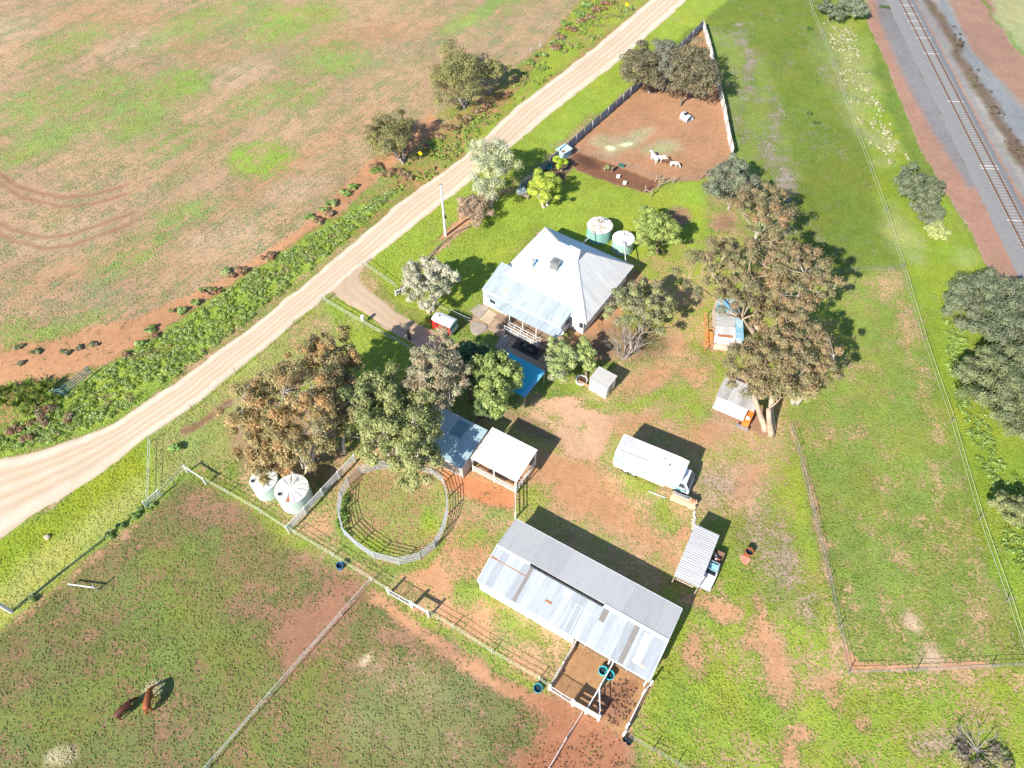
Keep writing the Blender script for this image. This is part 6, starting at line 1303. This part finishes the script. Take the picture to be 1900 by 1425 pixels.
tree('dark olive green rounded gum below the goat yard', (1352, 388), (1356, 340), 106, 92, 4.4, [(.16, .18, .12), (.20, .22, .14), (.13, .14, .10), (.19, .17, .12)], 54, .18, 220, .16, 'grey', gaps=.13)
BG = 'big reddish gums east of the house'
tree('northernmost reddish gum of the big eastern group', (1402, 450), (1412, 390), 140, 110, 7, REDG, 44, .16, 190, .16, 'white', gaps=.15, group=BG, name='gum_tree', limbs=1, wild=.08)
tree('widest gum of the eastern group, spreading over the old patched shed', (1400, 612), (1376, 512), 232, 170, 8.5, [(.155, .15, .072), (.18, .16, .08), (.205, .145, .085), (.12, .13, .065)], 92, .115, 200, .16, 'peel', gaps=.11, group=BG, name='gum_tree', tr=.4, trunks=2, wild=.08)
tree('gum at the right edge of the eastern group throwing its shadow on the paddock', (1470, 612), (1480, 512), 128, 165, 11, REDG, 66, .14, 190, .16, 'white', gaps=.13, group=BG, name='gum_tree', tr=.32, trunks=2, wild=.08)
tree('leaning gum with three pale peeling trunks rising from the bare red ground', (1428, 800), (1418, 682), 165, 150, 8, [(.19, .17, .08), (.22, .17, .085), (.15, .145, .075), (.23, .16, .09)], 78, .145, 200, .16, 'peel', gaps=.14, group=BG, name='gum_tree', tr=.34, trunks=3, fork=.6, wild=.08)
tree('gum with long bare silver limbs beside the leaning peeling trunks', (1475, 745), (1492, 652), 122, 180, 9.5, REDG, 60, .15, 190, .16, 'white', gaps=.17, group=BG, name='gum_tree', tr=.26, trunks=4, fork=.5, wild=.08)
tree('gum filling the middle of the eastern group beside the old patched shed', (1445, 655), (1440, 585), 120, 100, 7, REDG, 40, .17, 190, .16, 'peel', gaps=.15, group=BG, name='gum_tree', wild=.06)
tree('small gum tuft high over the right of the silver limbs', (1462, 725), (1475, 722), 90, 70, 4.5, [(.24, .23, .10), (.30, .25, .12), (.2, .2, .1)], 20, .2, 150, .15, 'white', gaps=.17, group=BG, name='gum_tree')
tree('green tree close to the east corner of the house', (1175, 650), (1188, 566), 140, 108, 5.2, [(.22, .24, .10), (.28, .29, .12), (.18, .18, .11), (.27, .23, .14)], 60, .15, 170, .15, 'grey', gaps=.15, trunks=2)
bare('leafless grey tree with spreading twigs between the house and the white shed', (1156, 668), [(-.4, .5, 1.2), (.5, .3, 1.1), (-.8, .1, .8), (.2, .8, 1), (-.2, -.2, 1.2), (.9, .5, .8)], 2.4, .11, 4, 'grey')
tree('mixed green shrub at the foot of the verandah corner', (1046, 700), (1040, 668), 66, 88, 2.4, [(.28, .34, .12), (.36, .40, .16), (.20, .26, .10), (.40, .36, .28)], 38, .2, 160, .13, 'brown', 'shrub', 'shrub', low=-.7)
tree('smaller leafy shrub between the verandah corner and the white shed', (1088, 700), (1085, 660), 48, 70, 2.2, [(.26, .32, .10), (.34, .38, .14), (.2, .24, .1)], 26, .22, 150, .13, 'brown', 'shrub', 'shrub', low=-.7)
tree('dense glossy green tree half covering the blue roof', (908, 772), (918, 706), 88, 134, 5.2, [(.21, .26, .07), (.29, .34, .11), (.14, .18, .05), (.34, .38, .14)], 70, .19, 260, .17, 'brown', shell=.85, low=-.6)
tree('dark green tree between the pink gum and the dense glossy tree', (872, 742), (872, 668), 66, 110, 4.6, DARKG, 40, .22, 220, .15, 'brown', low=-.6)
tree('dark olive tree at the foot of the dense glossy tree above the grey shed', (880, 790), (905, 748), 70, 66, 3.4, [(.10, .15, .06), (.15, .21, .08), (.08, .12, .05)], 26, .24, 200, .15, 'brown', low=-.6)
tree('pinkish grey gum standing below the red and teal float', (828, 788), (812, 690), 122, 150, 7.2, PINKG, 68, .14, 200, .15, 'white', gaps=.11, name='gum_tree', tr=.26, trunks=2, wild=.05)
tree('pale green tree left of the pinkish gum, the taller one', (735, 850), (694, 758), 160, 156, 6.5, [(.24, .26, .095), (.29, .30, .12), (.17, .205, .075), (.33, .325, .14)], 80, .15, 230, .16, 'white', gaps=.12, tr=.26, trunks=2)
tree('pale green tree overhanging the round yard', (765, 872), (756, 815), 165, 180, 6.0, GREENG, 84, .145, 230, .16, 'white', gaps=.11, tr=.26, trunks=2)
tree('upper left orange tinted gum with white limbs showing through', (590, 745), (604, 668), 146, 112, 7.5, ORGUM, 52, .155, 190, .15, 'white', gaps=.16, name='gum_tree', tr=.22, trunks=2, wild=.05)
tree('big orange brown gum leaning over the half covered water tank', (572, 868), (548, 756), 244, 204, 7.5, ORGUM, 120, .115, 200, .15, 'white', gaps=.11, name='gum_tree', tr=.3, trunks=3, wild=.05)
tree('narrow orange tinted gum squeezed between the big orange gum and the pale green trees', (640, 840), (632, 742), 84, 120, 7.0, ORGUM, 34, .18, 180, .15, 'white', gaps=.15, group=None, name='gum_tree', tr=.2, wild=.05)
tree('lower end gum of the orange group directly above the pale tank', (555, 885), (500, 838), 122, 112, 5.5, ORGUM[:4], 50, .18, 180, .15, 'white', gaps=.15, name='gum_tree', tr=.2, wild=.05)
EG = 'grey green thicket trees at the right edge'
tree('large grey green thicket tree at the right edge, the upper one', (1870, 650), (1855, 578), 180, 165, 4.2, SHRUBG, 86, .15, 230, .16, 'grey', group=EG, low=-.8, gaps=.1)
tree('large grey green thicket tree at the right edge, the lower one', (1880, 790), (1868, 718), 160, 165, 4.0, [(.15, .17, .08), (.19, .21, .10), (.12, .14, .075)], 80, .15, 230, .16, 'grey', group=EG, low=-.8, gaps=.1)
tree('outermost thicket tree cut by the right edge of the picture', (1965, 730), (1960, 660), 150, 200, 4.5, SHRUBG, 60, .17, 200, .17, 'grey', group=EG, low=-.8)
tree('dark olive bush beside the boundary fence at the lower right edge', (1880, 972), (1878, 948), 84, 72, 2.6, [(.20, .22, .08), (.26, .27, .11), (.13, .15, .07)], 34, .22, 190, .14, 'brown', 'bush', 'bush', low=-.8)
SG = 'grey saltbushes beside the railway'
tree('big grey saltbush beside the railway, largest of the three in the middle', (1702, 360), (1702, 342), 96, 62, 1.9, SHRUBG, 44, .2, 200, .15, 'grey', 'bush', 'bush', SG, low=-.8)
tree('grey saltbush directly below the biggest one', (1722, 400), (1722, 388), 74, 46, 1.6, SHRUBG, 30, .22, 190, .15, 'grey', 'bush', 'bush', SG, low=-.8)
tree('small yellowish saltbush at the end of the railway row', (1740, 436), (1740, 430), 52, 34, 1.2, [(.34, .36, .14), (.28, .31, .12)], 20, .25, 150, .14, 'grey', 'bush', 'bush', SG, low=-.8)
tree('grey saltbush at the top edge, left of the pair', (1540, 28), (1540, 16), 48, 44, 1.8, SHRUBG, 24, .22, 190, .17, 'grey', 'bush', 'bush', SG, low=-.8)
tree('grey saltbush at the top edge, right of the pair', (1585, 26), (1584, 12), 54, 50, 2.0, [(.16, .19, .12), (.2, .22, .15)], 26, .22, 190, .17, 'grey', 'bush', 'bush', SG, low=-.8)
tree('single leafy weed bush in the grass left of the orange gums', (322, 835), (322, 831), 26, 17, .5, [(.20, .32, .08), (.28, .40, .12)], 10, .3, 90, .12, 'brown', 'bush', 'bush', low=-.9)
tree('grey seedling bush on the bare earth of the garden bed', (1128, 316), (1126, 312), 14, 12, .7, [(.25, .3, .12)], 6, .35, 60, .1, 'brown', 'bush', 'bush', low=-.8)
# brush pile bottom right
bare('heap of dead grey branches and prunings at the bottom right', (1812, 1392), [(math.cos(a), math.sin(a), .28) for a in np.linspace(0, 6, 11)], 1.5, .06, 3, 'grey', 'brush_pile', 'brush pile', .6)
t_ = [o for o in COL.objects if o.name.startswith('brush_pile')][0]
C_ = np.array([(random.uniform(-2.2, 2.3), random.uniform(-2.6, .6), random.uniform(.1, .35)) for _ in range(24)]); P, N, k = clumps_leaves(C_, np.full(24, .55), 90, .14, .45); V, F = quads(P, N, .13*(.6+.8*rng.random(len(P)))); cl = np.array([(.42, .30, .22), (.36, .28, .22), (.46, .40, .2), (.25, .33, .1)])[rng.integers(0, 4, 24)][k]*(.7+.5*rng.random(len(P)))[:, None]
npmesh('dry_leaves', V, F, LEAF, t_, np.repeat(cl, 4, 0))
# low shrubs of the verge: browned saltbush and weeds, each its own plant
def bushlet(label, u, v, wpx, hpx, cols, h=.7, grp=None, name='bush', n=9, per=80):
    c = G(u, v); s = mpp(u, v); rx = wpx/2*s; ry = hpx/2*s/.8
    C = np.stack([rng.normal(size=n)*rx*.4, rng.normal(size=n)*ry*.4, rng.uniform(.15, h*.75, n)], 1); Rc = np.full(n, max(.22, min(rx, ry)*.5))
    P, N, k = clumps_leaves(C, Rc, per, .12, .7); P[:, 2] = np.maximum(P[:, 2], .03); V, F = quads(P, N, .12*(.6+.8*rng.random(len(P)))); cols = np.array(cols); cl = cols[rng.integers(0, len(cols), n)][k]*(.7+.55*rng.random(len(P)))[:, None]
    o = npmesh(name, V, F, LEAF, None, np.repeat(cl, 4, 0)); o.location = (c.x, c.y, 0); return tag(o, label, 'bush', grp)
BRS = [(.42, .23, .13), (.50, .30, .18), (.34, .22, .13), (.42, .36, .2)]; WDG = [(.28, .40, .10), (.36, .50, .14), (.22, .33, .08), (.42, .54, .2)]
VB = 'rust brown shrubs on the field side of the road'
for (u, v, w, h) in [(700, 310, 30, 16), (722, 325, 34, 20), (745, 322, 28, 18), (760, 332, 26, 16), (812, 255, 26, 16), (838, 240, 30, 16), (862, 222, 36, 18), (885, 208, 30, 16), (905, 200, 26, 14), (930, 180, 26, 16), (790, 275, 18, 12), (1040, 72, 26, 16), (1060, 55, 24, 14), (1110, 20, 30, 16), (1030, 90, 30, 12), (1095, 35, 20, 12), (1125, 8, 26, 12), (1075, 40, 20, 12), (498, 478, 26, 16), (590, 412, 22, 14), (610, 398, 22, 14), (448, 505, 24, 16), (430, 512, 18, 12), (75, 780, 34, 26), (30, 800, 30, 22), (92, 760, 26, 20), (290, 625, 14, 12), (232, 660, 18, 12), (130, 775, 24, 18), (50, 815, 22, 14), (395, 545, 26, 12)]:
    bushlet('rust brown shrub among the green weeds of the field side verge', u, v, w, h, BRS, .6, VB)
GB = 'green bushes on the field side verge'
for (u, v, w, h) in [(640, 360, 24, 14), (618, 378, 26, 14), (602, 390, 20, 12), (575, 405, 20, 10), (655, 348, 18, 12), (385, 540, 40, 10), (420, 505, 18, 14), (362, 565, 14, 12), (280, 612, 22, 14), (262, 640, 20, 12), (335, 578, 22, 14), (700, 318, 24, 16), (1075, 30, 26, 18), (1090, 10, 30, 20), (1050, 45, 18, 14), (1000, 105, 24, 12), (980, 118, 24, 12), (40, 675, 12, 8), (122, 655, 20, 9), (145, 648, 18, 8), (70, 652, 16, 12), (175, 640, 14, 7), (34, 645, 14, 14)]:
    bushlet('leafy green bush on the field side verge', u, v, w, h, WDG if u > 190 or u < 20 else [(.30, .32, .16), (.26, .30, .12), (.36, .34, .22)], .55 if u > 190 else .25, GB)
for (u, v) in [(262, 948), (250, 958), (275, 940), (205, 992), (65, 1112), (225, 975)]: bushlet('leafy weed clump growing along the lower left paddock fence', u, v, 16, 12, WDG, .4, 'weed clumps on the lower left fence', 'weed', 5, 60)
for (u, v) in [(1640, 15), (1500, 212), (1503, 55), (1515, 230)]: bushlet('small dark green tussock in the strip west of the railway', u, v, 18, 9, [(.12, .22, .05), (.10, .18, .05)], .3, 'dark tussocks in the green strip', 'weed', 5, 50)
# ---- yuccas
def yucca(u, v, s):
    t = thing('yucca', 'spiky green yucca in the clump at the left edge of the road verge', 'yucca', at(u, v), 0, 'yuccas beside the road'); n = 70; V = []; F = []; T = []
    for i in range(n):
        a = random.uniform(0, 6.28); el = random.uniform(.1, 1.3); L = s*random.uniform(.7, 1.1); d = np.array([math.cos(a)*math.cos(el), math.sin(a)*math.cos(el), math.sin(el)]); sd_ = np.array([-math.sin(a), math.cos(a), 0])*.06
        b = np.array([0, 0, s*.45]); m = b+d*L*.6; e = b+d*L+np.array([0, 0, -.22*L]); o = len(V); V += [b-sd_, b+sd_, m+sd_, m-sd_, m-sd_, m+sd_, e+sd_*.1, e-sd_*.1]; F += [(o, o+1, o+2, o+3), (o+4, o+5, o+6, o+7)]
        c = random.choice([(.20, .28, .04), (.34, .38, .07), (.10, .16, .03)]); T += [c]*8
    npmesh('leaves', np.array(V), np.array(F), LEAF, t, np.array(T)); m = MB(); m.tube([(0, 0, 0), (0, 0, s*.5)], [.14, .11], 7); m.build('trunk', BARKS['brown'], t)
for u, v, s in [(6, 735, 1.5), (28, 728, 1.5), (48, 742, 1.4), (62, 722, 1.5), (82, 735, 1.5), (90, 722, 1.4), (40, 756, 1.3), (100, 745, 1.3), (70, 752, 1.3), (14, 752, 1.3), (-12, 740, 1.4), (55, 770, 1.0)]: yucca(u, v, s)
# ================================================================== GROUND COVER (uncountable)
def scatter(poly_px, dens):
    P = np.array([(p.x, p.y) for p in Gs(poly_px)]); mn, mx = P.min(0), P.max(0); n = int((mx-mn).prod()*dens); x = rng.uniform(mn[0], mx[0], n); y = rng.uniform(mn[1], mx[1], n); ins = np.zeros(n, bool)
    for i in range(len(P)):
        a = P[i]; b = P[(i+1) % len(P)]; ins ^= ((a[1] > y) != (b[1] > y)) & (x < (b[0]-a[0])*(y-a[1])/(b[1]-a[1]+1e-12)+a[0])
    return x[ins], y[ins]
# roadside broad-leaved weeds, knee high
def weeds(name, pol, dens, r, h, cols, per, leaf, thr=.35, label=None, warp=3.0):
    x, y = scatter(pol, dens); keep = fbm(x, y, warp, 5, 3)+.5 > thr; x, y = x[keep], y[keep]; n = len(x)
    C = np.stack([x, y, h*(.3+.5*rng.random(n))], 1); Rc = r*(.6+.8*rng.random(n)); P, N, k = clumps_leaves(C, Rc, per, leaf, .6, .5); P[:, 2] = np.maximum(P[:, 2], .02); V, F = quads(P, N, leaf*(.6+.8*rng.random(len(P))), .7)
    cols = np.array(cols); cl = cols[rng.integers(0, len(cols), n)][k]*(.65+.7*rng.random(len(P)))[:, None]; return tag(npmesh(name, V, F, LEAF, None, np.repeat(cl, 4, 0)), label, None, None, 'stuff')
weeds('roadside_weeds', [(190, 690), (330, 604), (480, 500), (600, 425), (700, 365), (742, 350), (610, 474), (470, 588), (330, 695), (205, 776), (100, 820), (0, 842), (-40, 842), (-30, 800), (60, 780), (110, 745)], 6.5, .30, .28, [(.33, .43, .11), (.42, .53, .17), (.25, .34, .08), (.48, .57, .24), (.38, .46, .07)], 30, .085, .40, None, 1.4)
weeds('verge_dry_weeds', [(190, 690), (330, 604), (480, 500), (600, 425), (700, 365), (742, 350), (610, 474), (470, 588), (330, 695), (205, 776), (100, 820), (0, 842), (-30, 800), (60, 780), (110, 745)], 1.6, .3, .3, [(.42, .34, .18), (.36, .26, .14), (.46, .44, .2), (.34, .4, .12)], 20, .09, .56, None, 3.1)
weeds('verge_herbage', [(1210, -20), (1195, 0), (1040, 130), (900, 240), (860, 280), (790, 340), (740, 360), (720, 340), (800, 262), (900, 205), (1000, 110), (1075, 0), (1080, -20)], 1.9, .3, .22, [(.30, .42, .08), (.36, .48, .1), (.42, .32, .16), (.26, .36, .08)], 22, .12, .46)
weeds('thicket_weeds', [(1745, 590), (1790, 610), (1830, 780), (1850, 850), (1900, 900), (1940, 1050), (1900, 1060), (1860, 1020), (1840, 900), (1800, 830), (1760, 700)], 4.2, .32, .25, [(.30, .42, .10), (.38, .50, .14), (.22, .33, .07)], 22, .10, .34)
weeds('rail_corridor_scrub', [(1725, 0), (1745, 0), (1800, 100), (1860, 210), (1900, 280), (1930, 340), (1910, 345), (1850, 240), (1790, 130)], 1.4, .3, .3, [(.16, .11, .08), (.12, .12, .08), (.2, .16, .1)], 16, .14, .5)
# grass: short leafy tufts wherever the pasture grows
def grass():
    x, y = scatter([(-60, -30), (1960, -30), (1960, 1470), (-60, 1470)], 1.0); 
    # denser close to the camera, where single tufts can be seen
    d = []
    for _ in range(17):
        xa, ya = scatter([(-40, -20), (1940, -20), (1940, 1460), (-40, 1460)], 1.0); kp = rng.random(len(xa)) < np.clip(1.25-ya/150, .3, 1); d.append((xa[kp], ya[kp]))
    x = np.concatenate([a for a, b in d]); y = np.concatenate([b for a, b in d]); g = gidx(x, y); c = cov[g]
    n1 = fbm(x, y, .9, 3, 2)*.8; keep = (c+n1 > .15+.75*rng.random(len(x))) & (c > .12); x, y, g = x[keep], y[keep], g[keep]
    # keep tufts off the road, floors and buildings
    ok = np.ones(len(x), bool)
    def off(pol):
        P = np.array([(p.x, p.y) for p in Gs(pol)]); ins = np.zeros(len(x), bool)
        for i in range(len(P)):
            a = P[i]; b = P[(i+1) % len(P)]; ins ^= ((a[1] > y) != (b[1] > y)) & (x < (b[0]-a[0])*(y-a[1])/(b[1]-a[1]+1e-12)+a[0])
        ok[ins] = False
    off(RL+RR[::-1]); off([(600, 520), (625, 555), (670, 580), (720, 612), (790, 655), (830, 625), (778, 602), (690, 540), (665, 510), (680, 490)])
    off([(1640, -40), (1700, -40), (1800, 130), (1905, 340), (1990, 520), (1960, 580), (1850, 410), (1740, 200)])
    x, y, g = x[ok], y[ok], g[ok]; n = len(x); per = 3; k = np.repeat(np.arange(n), per); a = rng.random(len(k))*2*math.pi; tilt = .05+.55*rng.random(len(k))
    N = np.stack([np.cos(a)*np.sin(tilt), np.sin(a)*np.sin(tilt), np.cos(tilt)], 1); r = .07*(.5+rng.random(len(k))); P = np.stack([x[k]+np.cos(a)*r, y[k]+np.sin(a)*r, .02+.035*rng.random(len(k))], 1)
    s = (.04+.045*rng.random(len(k))); V, F = quads(P, N, s, .75); col = veg[g][k]*(.75+.65*rng.random(len(k)))[:, None]*1.3
    print('tufts', n); return tag(npmesh('grass', V, F, LEAF, None, np.repeat(np.clip(col, 0, .9), 4, 0)), None, None, None, 'stuff')
grass()
weeds('dry_grass', [(1525, 35), (1580, 45), (1620, 160), (1660, 250), (1690, 300), (1640, 320), (1600, 250), (1555, 130)], 3.5, .2, .2, [(.50, .48, .28), (.58, .54, .34), (.34, .38, .14)], 14, .13, .52, None, 2.0)
weeds('round_yard_weeds', [(634, 905), (650, 930), (645, 985), (665, 1020), (640, 1010), (622, 960)], 4, .25, .3, [(.12, .22, .05), (.18, .30, .07)], 20, .1, .3)

weeds('churned_dung', [(1122, 1272), (1160, 1258), (1184, 1280), (1176, 1315), (1150, 1348), (1125, 1340), (1105, 1312)], 12, .11, .07, [(.34, .20, .12), (.40, .24, .15), (.27, .155, .095)], 9, .06, .3, None, 1.5)
weeds('churned_earth', [(1000, 1330), (1090, 1345), (1150, 1370), (1165, 1430), (1120, 1490), (980, 1480), (975, 1400)], 6, .09, .05, [(.38, .22, .13), (.42, .25, .15), (.32, .18, .11)], 8, .05, .45, None, 1.5)
